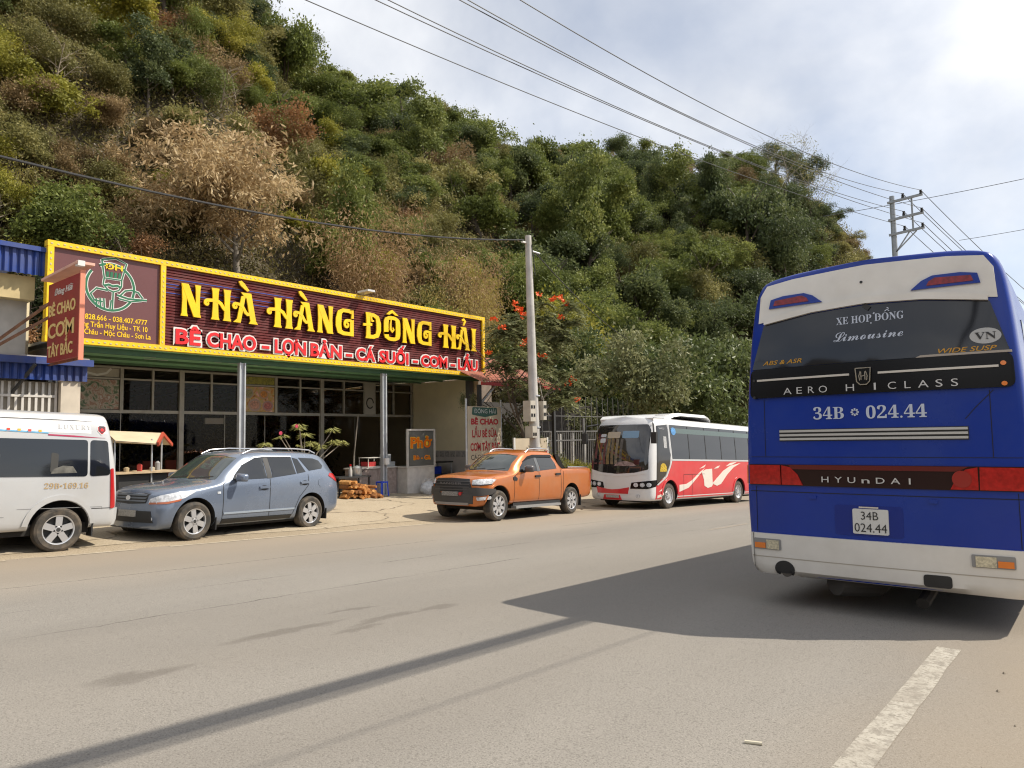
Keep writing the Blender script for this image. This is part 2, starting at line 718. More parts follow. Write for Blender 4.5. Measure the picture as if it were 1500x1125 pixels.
def road_extra(t, P, c, noise, rng, mix, math_):
    sp = t.nodes.new('ShaderNodeSeparateXYZ')
    t.links.new(P, sp.inputs[0])
    X, Y = sp.outputs[0], sp.outputs[1]
    wob = math_('MULTIPLY', math_('SUBTRACT', noise(0.6, 4), 0.5), 0.9)
    # pale dust drifted against the left shoulder
    d = rng(math_('ADD', X, wob), -8.2, -11.2)
    c = mix(math_('MULTIPLY', d, 0.75), c, (0.315, 0.255, 0.185))
    d2 = rng(math_('ADD', X, wob), -1.5, -0.2)
    c = mix(math_('MULTIPLY', d2, 0.7), c, (0.29, 0.235, 0.17))
    # lengthwise cracks
    wig = math_('MULTIPLY', math_('SUBTRACT', noise(2.2, 5, 0.7), 0.5), 0.16)
    for x0, sd_ in ((-7.86, 1.0), (-6.72, 5.0), (-9.3, 9.0)):
        dd = math_('ABSOLUTE', math_('ADD', math_('SUBTRACT', X, x0), wig))
        ln = rng(dd, 0.012, 0.004)
        gate = rng(noise(0.55, 2, 0.5, (0.3, 1, 1), (sd_, 0, 0)), 0.45, 0.56)
        c = mix(math_('MULTIPLY', math_('MULTIPLY', ln, gate), 0.85), c, (0.035, 0.03, 0.027))
    # damp smears
    for (cx, cy, rx, ry) in ((-5.38, 3.5, 0.10, 0.62), (-5.12, 4.4, 0.06, 0.5), (-5.1, 5.05, 0.07, 0.25), (-5.0, 2.2, 0.10, 0.35), (-4.95, 3.95, 0.05, 0.3), (-5.6, 4.4, 0.05, 0.3)):
        w1 = math_('MULTIPLY', math_('SUBTRACT', noise(1.6, 6, 0.7, (1, 0.5, 1), (cy, 0, 0)), 0.5), 0.55)
        ex = math_('DIVIDE', math_('ADD', math_('SUBTRACT', X, cx), w1), rx)
        ey = math_('DIVIDE', math_('SUBTRACT', Y, cy), ry)
        rr = math_('ADD', math_('MULTIPLY', ex, ex), math_('MULTIPLY', ey, ey))
        c = mix(rng(rr, 1.3, 0.3, 0, 0.45), c, (0.07, 0.06, 0.052))
    # old patches
    c = mix(rng(noise(0.11, 3, 0.5, (2.2, 0.6, 1), (3, 0, 0)), 0.5, 0.6, 0, 0.22), c, (0.175, 0.155, 0.132))
    # worn wheel tracks
    for x0 in (-3.2, -4.9, -8.4, -10.0):
        dd = math_('ABSOLUTE', math_('ADD', math_('SUBTRACT', X, x0), wob))
        c = mix(rng(dd, 0.7, 0.0, 0, 0.16), c, (0.19, 0.168, 0.142))
    return c


M_ROAD = land_mat('asphalt_dusty', (0.228, 0.212, 0.19), (0.27, 0.25, 0.222), (0.10, 0.09, 0.078), fine=88, extra=road_extra, patch=0.5, streak=(1, 0.25, 1))
M_DIRT = land_mat('packed_dirt', (0.30, 0.24, 0.165), (0.37, 0.30, 0.21), (0.16, 0.125, 0.085), fine=38, bump=0.6, streak=(1, 0.6, 1), patch=0.7)


def fore_extra(t, P, c, noise, rng, mix, math_):
    v = t.nodes.new('ShaderNodeTexVoronoi')
    v.feature = 'DISTANCE_TO_EDGE'
    v.inputs['Scale'].default_value = 0.55
    n = t.nodes.new('ShaderNodeTexNoise')
    n.inputs['Scale'].default_value = 1.1
    n.inputs['Detail'].default_value = 5
    t.links.new(P, n.inputs['Vector'])
    vm = t.nodes.new('ShaderNodeVectorMath')
    vm.operation = 'MULTIPLY_ADD'
    t.links.new(n.outputs['Color'], vm.inputs[0])
    vm.inputs[1].default_value = (0.9, 0.9, 0)
    t.links.new(P, vm.inputs[2])
    t.links.new(vm.outputs[0], v.inputs['Vector'])
    cr_ = rng(v.outputs['Distance'], 0.022, 0.006)
    gate = rng(noise(0.8, 2), 0.45, 0.55)
    return mix(math_('MULTIPLY', math_('MULTIPLY', cr_, gate), 0.8), c, (0.09, 0.07, 0.05))


M_FORE = land_mat('forecourt_concrete', (0.37, 0.305, 0.215), (0.44, 0.37, 0.27), (0.25, 0.2, 0.14), fine=26, bump=0.4, streak=(1, 1, 1), patch=0.5, extra=fore_extra)
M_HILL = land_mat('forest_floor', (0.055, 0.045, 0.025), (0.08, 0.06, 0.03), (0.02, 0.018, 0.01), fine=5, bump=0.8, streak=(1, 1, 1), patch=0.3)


def axis(a, b, dense, n0, n1):
    """coordinates from a to b, denser inside `dense`."""
    lo, hi = dense
    v = list(np.linspace(a, lo, n0, endpoint=False)) + list(np.linspace(lo, hi, n1, endpoint=False)) + list(np.linspace(hi, b, n0))
    return v


xs = axis(-420, 420, (-32, 8), 8, 81)
ys = axis(-200, 520, (-20, 80), 10, 60)
mb = MB()
mb.grid([[(x, y, gz(x, y)) for x in xs] for y in ys])
ground = mb.build('ground', M_DIRT, smooth=60)
ground['kind'] = 'structure'

# forecourt slab of pale worn concrete in front of the buildings
mb = MB()
rows = []
for y in np.linspace(-30, 26, 57):
    xe = -12.35 + 0.35 * (vnoise(y * 0.7, 3.3) - 0.5)
    rows.append([(x, y, gz(x, y) + 0.006) for x in [xe + (-27 - xe) * k / 16 for k in range(17)]])
mb.grid(rows)
fc = mb.build('forecourt_pavement', M_FORE, smooth=60)
fc['kind'] = 'structure'

# the road
mb = MB()
rows = []
for y in list(np.linspace(-70, 25, 190)) + list(np.linspace(25.5, 200, 120)):
    b_ = bend(y)
    xl = -11.86 + 0.16 * (vnoise(y * 0.9, 1.1) - 0.5)
    xr = -0.35 + 0.55 * (vnoise(y * 0.55, 7.7) - 0.5) + 0.14 * (vnoise(y * 2.9, 2.7) - 0.5)
    rows.append([(xl + (xr - xl) * k / 12 + b_, y, gz(-5, y) + 0.008) for k in range(13)])
mb.grid(rows)
road = mb.build('road', M_ROAD, smooth=60)
road['kind'] = 'structure'

def line_extra(t, P, c, noise, rng, mix, math_):
    c = mix(rng(noise(11, 7, 0.7), 0.50, 0.60, 0, 0.9), c, (0.25, 0.225, 0.19))
    c = mix(rng(noise(2.2, 4, 0.6), 0.52, 0.66, 0, 0.6), c, (0.27, 0.24, 0.20))
    return mix(rng(noise(40, 3, 0.7), 0.55, 0.66, 0, 0.8), c, (0.20, 0.18, 0.15))


M_LINE = land_mat('road_paint_worn', (0.46, 0.43, 0.37), (0.36, 0.33, 0.28), (0.2, 0.18, 0.15), fine=24, bump=0.2, streak=(1, 1, 1), patch=3.5, extra=line_extra)
M_LINE2 = land_mat('road_paint_cream', (0.47, 0.41, 0.31), (0.37, 0.31, 0.23), (0.3, 0.24, 0.17), fine=30, bump=0.2, streak=(1, 1, 1), patch=2.5)


def paint(name, xc, wd, y0, y1, m, step=0.25, seed=0, gaps=0.0):
    p = MB()
    rows_ = []
    for y in np.arange(y0, y1, step):
        e1 = 0.014 * (vnoise(y * 3.1, seed) - 0.5)
        e2 = 0.014 * (vnoise(y * 3.7, seed + 5) - 0.5)
        b_ = bend(y)
        rows_.append([(xc - wd / 2 + e1 + b_, y, gz(-5, y) + 0.0125), (xc + wd / 2 + e2 + b_, y, gz(-5, y) + 0.0125)])
    if gaps:
        run = []
        for i, r_ in enumerate(rows_):
            if vnoise(i * step * 2.3, seed + 9) < gaps and len(run) > 3:
                p.grid(run); run = []
            else:
                run.append(r_)
        if len(run) > 1: p.grid(run)
    else:
        p.grid(rows_)
    o = p.build(name, m, road)
    return o


paint('edge_line', -11.72, 0.10, -30, 26, M_LINE2, seed=2.2, gaps=0.12)
paint('lane_line', -0.99, 0.16, -30, 6.62, M_LINE, step=0.05, seed=4.4)
pd = MB()   # faint worn centre dashes far along the road
for y in (14.5, 20.5):
    pd.grid([[(-6.5 - 0.06, q, gz(-5, q) + 0.012), (-6.5 + 0.06, q, gz(-5, q) + 0.012)] for q in np.linspace(y, y + 2.2, 6)])
pd.build('centre_dash', land_mat('road_paint_faded', (0.30, 0.27, 0.225), (0.24, 0.21, 0.175), (0.19, 0.16, 0.13), fine=26, bump=0.2, streak=(1, 1, 1), patch=3), road)

# the hill
mb = MB()
ths = list(np.linspace(7.5, 20, 26)) + list(np.linspace(21, 130, 110))
mb.grid([[hill_polar(th, s) for s in list(np.linspace(-0.02, 1, 44)) + [1.1, 1.3, 1.7, 2.4]] for th in ths])
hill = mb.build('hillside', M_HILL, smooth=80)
hill['kind'] = 'structure'

mb = MB()  # unseen ridge behind the camera, added for dark reflections in glass and paint
rows = []
for x in np.linspace(-90, 90, 46):
    base_y = -34 + 6 * (vnoise(x * 0.05, 8.8) - 0.5)
    hgt_ = 9 + 7 * vnoise(x * 0.06, 2.2)
    rows.append([(x, base_y - 30 * q, gz(x, base_y - 30 * q) - 0.5 + (hgt_ + (vnoise(x * 0.5, q * 9) - 0.5) * 3) * min(1, q * 1.8)) for q in np.linspace(0, 1.2, 14)])
mb.grid(rows)
bh = mb.build('unseen_reflected_hill', M_HILL, smooth=80)
bh['kind'] = 'structure'
# ================================================================== VEGETATION
def leaf_mat(name, c1, c2, c3=None, transl=0.36, rough=0.55):
    c1, c2, c3 = [tuple(min(0.85, v * 1.12 * k) for v, k in zip(c, (0.96, 1.0, 1.0))) if c else None for c in (c1, c2, c3)]
    """foliage: colour varies leaf by leaf, clump by clump and tree by tree."""
    m = bpy.data.materials.new(name)
    m.use_nodes = True
    t = m.node_tree
    t.nodes.clear()
    o = t.nodes.new('ShaderNodeOutputMaterial')
    g = t.nodes.new('ShaderNodeNewGeometry')
    at = t.nodes.new('ShaderNodeAttribute')
    at.attribute_name = 'tint'
    oi = t.nodes.new('ShaderNodeObjectInfo')
    a1 = t.nodes.new('ShaderNodeMath'); a1.operation = 'MULTIPLY_ADD'
    t.links.new(g.outputs['Random Per Island'], a1.inputs[0]); a1.inputs[1].default_value = 0.5
    t.links.new(at.outputs['Fac'], a1.inputs[2])
    a2 = t.nodes.new('ShaderNodeMath'); a2.operation = 'MULTIPLY_ADD'
    t.links.new(oi.outputs['Random'], a2.inputs[0]); a2.inputs[1].default_value = 0.4
    t.links.new(a1.outputs[0], a2.inputs[2])
    mr = t.nodes.new('ShaderNodeMapRange')
    mr.inputs['From Min'].default_value = 0.15; mr.inputs['From Max'].default_value = 1.75
    t.links.new(a2.outputs[0], mr.inputs['Value'])
    r_ = t.nodes.new('ShaderNodeValToRGB')
    r_.color_ramp.elements[0].color = (*c1, 1)
    r_.color_ramp.elements[1].color = (*(c3 or c2), 1)
    if c3:
        e = r_.color_ramp.elements.new(0.55); e.color = (*c2, 1)
    t.links.new(mr.outputs[0], r_.inputs[0])
    p = t.nodes.new('ShaderNodeBsdfPrincipled')
    p.inputs['Roughness'].default_value = rough
    p.inputs['Specular IOR Level'].default_value = 0.35
    t.links.new(r_.outputs[0], p.inputs['Base Color'])
    tl = t.nodes.new('ShaderNodeBsdfTranslucent')
    t.links.new(r_.outputs[0], tl.inputs[0])
    mxs = t.nodes.new('ShaderNodeMixShader'); mxs.inputs[0].default_value = transl
    t.links.new(p.outputs[0], mxs.inputs[1]); t.links.new(tl.outputs[0], mxs.inputs[2])
    t.links.new(mxs.outputs[0], o.inputs[0])
    MATS[name] = m
    return m


LM = {
    'dark': leaf_mat('leaves_dark_green', (0.042, 0.058, 0.024), (0.10, 0.122, 0.046), (0.26, 0.27, 0.10)),
    'green': leaf_mat('leaves_green', (0.075, 0.095, 0.024), (0.18, 0.205, 0.05), (0.37, 0.36, 0.11)),
    'olive': leaf_mat('leaves_olive', (0.10, 0.095, 0.03), (0.235, 0.21, 0.07), (0.45, 0.38, 0.15)),
    'yellow': leaf_mat('leaves_yellow_green', (0.15, 0.15, 0.022), (0.31, 0.28, 0.045), (0.48, 0.39, 0.08)),
    'brown': leaf_mat('leaves_brown', (0.13, 0.09, 0.042), (0.27, 0.18, 0.085), (0.44, 0.31, 0.16)),
    'rust': leaf_mat('leaves_rust', (0.14, 0.08, 0.035), (0.30, 0.15, 0.065), (0.45, 0.23, 0.10)),
    'pale': leaf_mat('leaves_pale_dry', (0.30, 0.19, 0.09), (0.55, 0.40, 0.22), (0.82, 0.68, 0.46)),
    'bamboo': leaf_mat('leaves_dry_bamboo', (0.24, 0.14, 0.065), (0.37, 0.23, 0.11), (0.5, 0.34, 0.17)),
    'gold': leaf_mat('leaves_golden_bamboo', (0.26, 0.19, 0.05), (0.38, 0.28, 0.08), (0.5, 0.38, 0.13)),
    'glossy': leaf_mat('leaves_big_glossy', (0.048, 0.062, 0.020), (0.115, 0.14, 0.046), (0.30, 0.31, 0.13), rough=0.45),
    'dusty': leaf_mat('leaves_dusty_grey_green', (0.08, 0.09, 0.036), (0.18, 0.185, 0.08), (0.36, 0.34, 0.18)),
}
M_BARK = mat('bark', (0.10, 0.08, 0.06), 0.9, var=0.35, vscale=6, bump=0.6, bscale=25)
M_BARK2 = mat('bark_pale', (0.24, 0.21, 0.17), 0.9, var=0.3, vscale=6, bump=0.5, bscale=20)


def leaves_mesh(name, P, D, U, Ln, Wd, tint, fold=0.25):
    """one folded diamond leaf per point. P base, D direction, U side axis (Nx3)."""
    n = len(P)
    Nn = np.cross(D, U)
    tip = P + D * Ln[:, None]
    mid = P + D * (Ln * 0.45)[:, None]
    a = mid + U * (Wd * 0.5)[:, None] + Nn * (Wd * fold)[:, None]
    b = mid - U * (Wd * 0.5)[:, None] + Nn * (Wd * fold)[:, None]
    V = np.empty((n, 4, 3))
    V[:, 0], V[:, 1], V[:, 2], V[:, 3] = P, a, tip, b
    me = bpy.data.meshes.new(name)
    me.vertices.add(n * 4)
    me.vertices.foreach_set('co', V.reshape(-1).astype(np.float32))
    i = np.arange(n)[:, None] * 4
    T = np.concatenate([i + 0, i + 1, i + 2, i + 0, i + 2, i + 3], axis=1).reshape(-1)
    me.loops.add(n * 6)
    me.loops.foreach_set('vertex_index', T.astype(np.int32))
    me.polygons.add(n * 2)
    me.polygons.foreach_set('loop_start', np.arange(0, n * 6, 3, dtype=np.int32))
    me.update(calc_edges=True)
    at = me.attributes.new('tint', 'FLOAT', 'POINT')
    at.data.foreach_set('value', np.repeat(tint, 4).astype(np.float32))
    return me


def unit(v):
    return v / np.maximum(np.linalg.norm(v, axis=1, keepdims=True), 1e-6)


def crown(name, seed, n_leaf, rx=1.0, rz=0.9, clumps=26, cr=0.42, ll=0.10, lw=0.055, shell=0.55, droop=0.2, up=0.35, flat=0.8, base=0.05, wild=0.15):
    """unit-size crown (radius about 1, standing on z=0): leaves on the skins of many overlapping clumps."""
    g = np.random.default_rng(seed)
    lobes = []
    while len(lobes) < 7:
        p = unit(g.normal(size=(1, 3)))[0] * g.uniform(0.3, 0.85)
        if p[2] > -0.45: lobes.append((p, g.uniform(0.25, 0.5)))
    C = []
    while len(C) < clumps:
        lc_, lr_ = lobes[g.integers(0, 7)]
        p = lc_ + unit(g.normal(size=(1, 3)))[0] * lr_ * g.uniform(0.3, 1.1)
        C.append((p[0] * rx, p[1] * rx, max(base + 0.12, base + rz * 0.85 + p[2] * rz)))
    C = np.array(C)
    rad = cr * g.uniform(0.35, 1.15, size=clumps)
    ci = g.choice(clumps, size=n_leaf, p=rad ** 2 / np.sum(rad ** 2))
    d = unit(g.normal(size=(n_leaf, 3)))
    d[:, 2] = np.where(d[:, 2] < -0.3, -d[:, 2], d[:, 2])
    rr = rad[ci] * (shell + (1 - shell) * g.uniform(size=n_leaf) ** 0.5) * g.uniform(0.85, 1.15, size=n_leaf)
    P = C[ci] + d * rr[:, None] * np.array([1, 1, flat])
    stray = g.uniform(size=n_leaf) < wild
    P[stray] += g.normal(size=(stray.sum(), 3)) * 0.10
    D = unit(d * 0.7 + g.normal(size=(n_leaf, 3)) * 0.75 + np.array([0, 0, -droop]))
    S = unit(np.cross(D, g.normal(size=(n_leaf, 3)) * 0.5 + np.array([0, 0, up])))
    Ln = ll * g.uniform(0.65, 1.35, size=n_leaf)
    Wd = lw * g.uniform(0.7, 1.3, size=n_leaf)
    ct = g.uniform(0, 0.85, size=clumps)
    return leaves_mesh(name, P, D, S, Ln, Wd, ct[ci])


def plume(name, seed, n_leaf, stems=46, ll=0.10, lw=0.018, h=2.2, spread=0.75, arch=0.5):
    """feathery bamboo clump: arching culms thick with narrow leaves (unit base, height h)."""
    g = np.random.default_rng(seed)
    a = g.uniform(0, 2 * PI, stems)
    sp = spread * np.sqrt(g.uniform(size=stems))
    hh = h * g.uniform(0.55, 1.0, stems)
    si = g.integers(0, stems, n_leaf)
    t = g.uniform(0.12, 1.0, n_leaf) ** 0.8
    bx, by = np.cos(a) * sp * 0.35, np.sin(a) * sp * 0.35
    out_ = sp[si] * t ** 2 * 1.1 + arch * 0.25 * t ** 3
    P = np.stack([bx[si] + np.cos(a[si]) * out_, by[si] + np.sin(a[si]) * out_, hh[si] * (t - 0.16 * t ** 4)], 1)
    P += g.normal(size=(n_leaf, 3)) * (0.05 + 0.11 * t[:, None])
    D = unit(np.stack([np.cos(a[si]), np.sin(a[si]), np.full(n_leaf, -0.5)], 1) + g.normal(size=(n_leaf, 3)) * 0.75)
    S = unit(np.cross(D, g.normal(size=(n_leaf, 3))))
    return leaves_mesh(name, P, D, S, ll * g.uniform(0.6, 1.4, n_leaf), lw * g.uniform(0.7, 1.3, n_leaf), (g.uniform(0, 0.8, stems))[si])


def limbs(name, seed, h, r, spread=0.7, n=6, levels=2, start=0.35, twig=0.12):
    """tapered trunk with branching limbs."""
    g = random.Random(seed)
    p = MB()

    def grow(p0, d, ln, r0, lv):
        pts, rs = [p0], [r0]
        q, dd = Vector(p0), Vector(d)
        k = 4
        for i in range(k):
            dd = (dd + Vector((g.uniform(-1, 1), g.uniform(-1, 1), g.uniform(-0.4, 0.7))) * 0.16).normalized()
            q = q + dd * (ln / k)
            pts.append(tuple(q)); rs.append(r0 * (1 - 0.72 * (i + 1) / k))
        p.tube(pts, rs, 5 if lv else 7, cap=True)
        if lv < levels:
            for j in range(n if lv == 0 else 4):
                f = start + (1 - start) * (j + g.random() * 0.6) / (n if lv == 0 else 4)
                f = min(f, 0.98)
                i = min(int(f * k), k - 1)
                b = Vector(pts[i]).lerp(Vector(pts[i + 1]), f * k - i)
                an = g.uniform(0, 2 * PI)
                nd = (dd * (0.5) + Vector((math.cos(an), math.sin(an), g.uniform(0.0, 0.5))) * spread).normalized()
                grow(tuple(b), nd, ln * g.uniform(0.4, 0.62), rs[i] * 0.55, lv + 1)
    grow((0, 0, 0), (0, 0, 1), h, r, 0)
    return p


# shared crown shapes (unit radius)
CR = {
    'round': [crown('crown_round', 11 + i, 8500, clumps=60, cr=0.27, ll=0.078, lw=0.046, wild=0.3) for i in range(4)],
    'fine': [crown('crown_fine', 31 + i, 10000, clumps=80, cr=0.22, ll=0.060, lw=0.031, wild=0.5) for i in range(4)],
    'open': [crown('crown_open', 51 + i, 5200, clumps=55, cr=0.20, ll=0.068, lw=0.035, wild=0.75, shell=0.2) for i in range(3)],
    'tall': [crown('crown_tall', 71 + i, 8500, rx=0.8, rz=1.35, clumps=60, cr=0.26, ll=0.076, lw=0.044, wild=0.3) for i in range(3)],
    'plume': [plume('crown_plume', 91 + i, 11000, ll=0.075, lw=0.014, stems=70) for i in range(2)],
}
TRUNK = [limbs('t', 5 + i, 1.5, 0.07, n=6, levels=1).mesh('trunk', M_BARK, smooth=60) for i in range(3)]

KIND_LABEL = {
    'dark': 'dark green broadleaf tree in the woods on the hill', 'green': 'fresh green leafy tree in the woods on the hill',
    'olive': 'dull olive shrub on the dry wooded hill', 'yellow': 'yellow-green shrub among darker woods on the hill',
    'brown': 'brown dried-out shrub on the wooded hill', 'rust': 'rust-red leaved shrub on the wooded hill',
    'bamboo': 'feathery brown dried bamboo clump on the hill', 'gold': 'golden feathery bamboo clump low on the hill',
    'pale': 'pale dry shrub on the wooded hill'}
KIND_NAME = {'dark': 'broadleaf_tree', 'green': 'leafy_tree', 'olive': 'olive_shrub', 'yellow': 'yellow_green_shrub', 'brown': 'dry_shrub',
             'rust': 'rusty_shrub', 'bamboo': 'bamboo_clump', 'gold': 'golden_bamboo_clump', 'pale': 'pale_shrub'}


def mesh_with(me, m):
    key = (me.name, m.name)
    if key not in _MW:
        c = me.copy()
        c.materials.clear()
        c.materials.append(m)
        _MW[key] = c
    return _MW[key]


_MW = {}


def plant(kind, shape, loc, s, sz=None, g=random, label=None, group=True, trunk=True, name=None, cat=None):
    k = KIND_NAME.get(kind, 'tree')
    is_tree = kind in ('dark', 'green') or trunk is True and kind == 'glossy'
    lab = label or KIND_LABEL[kind]
    me = mesh_with(g.choice(CR[shape]), LM[kind])
    sz = sz or s
    rz = g.uniform(0, 2 * PI)
    if is_tree and trunk:
        root = thing(name or k, lab, cat or 'tree', loc, (lab if group is True else group) or None)
        if not group and 'group' in root: del root['group']
        c = link_mesh('crown', me, root)
        c.location = (0, 0, s * 0.35)
        c.scale = (s, s, sz)
        c.rotation_euler = (0, 0, rz)
        t = link_mesh('trunk', g.choice(TRUNK), root)
        t.scale = (s, s, sz)
        t.rotation_euler = (0, 0, rz)
        return root
    o = link_mesh(name or k, me, None, loc)
    o.scale = (s, s, sz)
    o.rotation_euler = (g.uniform(-0.1, 0.1), g.uniform(-0.1, 0.1), rz)
    tag(o, lab, cat or ('bamboo' if kind in ('bamboo', 'gold') else 'shrub'), (lab if group is True else group) or None)
    return o


def zone(th, s):
    side = 'at the far left' if th > 68 else 'over the left half of the signboard' if th > 55 else 'over the right half of the signboard' if th > 44 else 'above the concrete pole' if th > 34 \
        else 'above the red and white bus' if th > 22 else 'left of the far crossarm pole'
    band = 'low on the hill' if s < 0.3 else 'halfway up the hill' if s < 0.65 else 'near the skyline'
    return band + ' ' + side


KIND_SHORT = {'dark': 'dark green tree', 'green': 'fresh green tree', 'olive': 'dull olive shrub', 'yellow': 'yellow-green shrub', 'brown': 'dry brown shrub', 'rust': 'rust-red shrub'}


def hill_kind(th, s, g):
    """what grows where: dry brown scrub low on the left, darker woods above and to the right."""
    u = g.random()
    n = vnoise(th * 0.35, s * 6.0)
    if th > 52:
        if s < 0.45:
            w_ = dict(brown=.33, rust=.06, olive=.34, yellow=.12, green=.10, dark=.05)
        else:
            w_ = dict(brown=.12, rust=.03, olive=.30, yellow=.07, green=.22, dark=.26)
    elif th > 38:
        if s < 0.35:
            w_ = dict(brown=.20, olive=.30, green=.25, yellow=.14, dark=.11)
        else:
            w_ = dict(brown=.10, rust=.03, olive=.33, green=.33, dark=.21)
    elif th > 20:
        w_ = dict(brown=.05, olive=.15, green=.40, dark=.36, yellow=.04) if s < 0.6 else dict(olive=.22, brown=.06, green=.32, dark=.40)
    elif th > 14.5:
        w_ = dict(olive=.30, dark=.50, green=.12, brown=.08)
    else:
        w_ = dict(olive=.45, brown=.38, dark=.10, yellow=.07)
    u = min(0.999, max(0, 0.55 * u + 0.45 * n * 1.02 if g.random() < 0.6 else u))
    acc = 0
    for k, p in w_.items():
        acc += p
        if u < acc: return k
    return 'olive'


gt = random.Random(21)
HERO = [(60.6, 0.22, 4.6), (50.6, 0.14, 2.2), (52.6, 0.09, 2.0), (43.4, 0.10, 2.2), (41.6, 0.15, 1.8), (55.4, 0.04, 1.6), (34.0, 0.12, 3.0)]
pts = []
tries = 0
while tries < 30000 and len(pts) < 620:
    tries += 1
    th = gt.uniform(10.8, 84)
    s = gt.uniform(0.0, 1.02)
    P = hill_polar(th, s)
    d = math.hypot(P.x, P.y)
    rad = (1.35 + 1.5 * gt.random() ** 1.6) * (0.8 + d / 130.0)
    if th < 15: rad *= 0.75
    ok = True
    for (ht, hs_, hr) in HERO:      # keep the slope below the trees one can pick out free of other crowns
        q = hill_polar(ht, hs_)
        if abs(th - ht) < math.degrees(hr / math.hypot(q.x, q.y)) * 1.15 and s < hs_ + 0.06:
            ok = False
    if not ok: continue
    for (q, r2) in pts:
        if (q.x - P.x) ** 2 + (q.y - P.y) ** 2 < (0.46 * (rad + r2)) ** 2:
            ok = False
            break
    if ok:
        pts.append((P, rad))
        k = hill_kind(th, s, gt)
        if k in ('dark', 'green'):
            sh = gt.choice(['round', 'round', 'fine', 'tall'])
            rad *= 1.08
        elif k in ('brown', 'rust'):
            sh = gt.choice(['open', 'fine', 'fine'])
        else:
            sh = gt.choice(['fine', 'fine', 'round', 'open'])
        if s > 0.6 and sh == 'tall': sh = 'fine'
        if s > 0.8:
            rad *= 0.72
            if sh == 'tall': sh = 'fine'
        big = rad * gt.uniform(0.85, 1.2) * (0.85 if s > 0.8 else 1)
        lab = KIND_SHORT[k] + ' ' + zone(th, s)
        o = plant(k, sh, (P.x, P.y, P.z - 0.25 * rad), rad, big, gt, label=lab)
        sq_ = gt.uniform(0.8, 1.2)
        for q_ in ([c_ for c_ in o.children] or [o]):
            q_.scale = (q_.scale[0] * sq_, q_.scale[1] / sq_, q_.scale[2])
N_HILL = len(pts)

# low scrub that covers the slope between the trees: nobody could count it
g = np.random.default_rng(5)
n = 220000
th = g.uniform(10.5, 84, n)
s = g.uniform(0, 1.03, n) ** 0.9
step = 700
P = np.empty((n, 3))
thq = np.linspace(10, 85, 226); sq = np.linspace(0, 1.05, 64)
Z = np.array([[list(hill_polar(a, b)) for b in sq] for a in thq])
ti = np.clip((th - 10) / 75 * 225, 0, 224.99); qi = np.clip(s / 1.05 * 63, 0, 62.99)
i0, j0 = ti.astype(int), qi.astype(int)
fi, fj = (ti - i0)[:, None], (qi - j0)[:, None]
P = Z[i0, j0] * (1 - fi) * (1 - fj) + Z[i0 + 1, j0] * fi * (1 - fj) + Z[i0, j0 + 1] * (1 - fi) * fj + Z[i0 + 1, j0 + 1] * fi * fj
hgt = g.uniform(0, 1, n) ** 1.5 * 1.5
P[:, 2] += hgt
D = unit(g.normal(size=(n, 3)) + np.array([0.35, -0.1, 0.5]))
S = unit(np.cross(D, g.normal(size=(n, 3))))
tint = np.clip(0.45 + 0.4 * np.sin(P[:, 0] * 0.7) * np.sin(P[:, 1] * 0.5 + 1) + g.normal(size=n) * 0.2, 0, 1)
me = leaves_mesh('undergrowth', P, D, S, g.uniform(0.14, 0.34, n), g.uniform(0.06, 0.13, n), tint)
me.materials.append(leaf_mat('scrub_leaves', (0.08, 0.08, 0.025), (0.20, 0.165, 0.06), (0.36, 0.26, 0.12)))
o = link_mesh('undergrowth', me)
tag(o, 'mixed green and brown scrub covering the slope between the trees', 'undergrowth', kind='stuff')

# ---- plants one can pick out
def hp(th, s, dz=0.0):
    p = hill_polar(th, s)
    return (p.x, p.y, p.z + dz)


# the big pale dried-leaf tree above the restaurant sign
root = thing('dry_leaf_tree', 'big spreading tree with pale dried tan leaves above the maroon signboard', 'tree', hp(60.6, 0.22, -0.3))
CR['bigpale'] = [crown('crown_dry', 301, 15000, rx=1.15, rz=0.72, clumps=90, cr=0.19, ll=0.062, lw=0.02, droop=0.9, wild=0.4, shell=0.4)]
c = link_mesh('crown', mesh_with(CR['bigpale'][0], LM['pale']), root); c.scale = (5.2, 5.2, 5.2); c.location = (0, 0, 1.2); c.rotation_euler = (0, 0, 0.6)
t = link_mesh('trunk', limbs('t', 77, 4.5, 0.22, n=8, levels=2, spread=0.9).mesh('trunk', M_BARK2, smooth=60), root)
for th, s, sc, hz, kind, lab in (
        (50.4, 0.14, 2.8, 5.0, 'bamboo', 'tall feathery brown bamboo plume above the middle of the signboard'),
        (52.6, 0.09, 2.3, 3.0, 'bamboo', 'shorter brown bamboo plume left of the tall one'),
        (43.4, 0.10, 2.4, 4.0, 'gold', 'golden feathery bamboo plume above the right end of the signboard'),
        (42.0, 0.15, 2.2, 4.6, 'bamboo', 'slim brown bamboo plume left of the concrete pole'),
        (55.4, 0.04, 2.0, 2.2, 'bamboo', 'low dry bamboo clump just above the yellow sign frame')):
    plant(kind, 'plume', hp(th, s, -0.2), sc, hz, gt, label=lab, group=False)
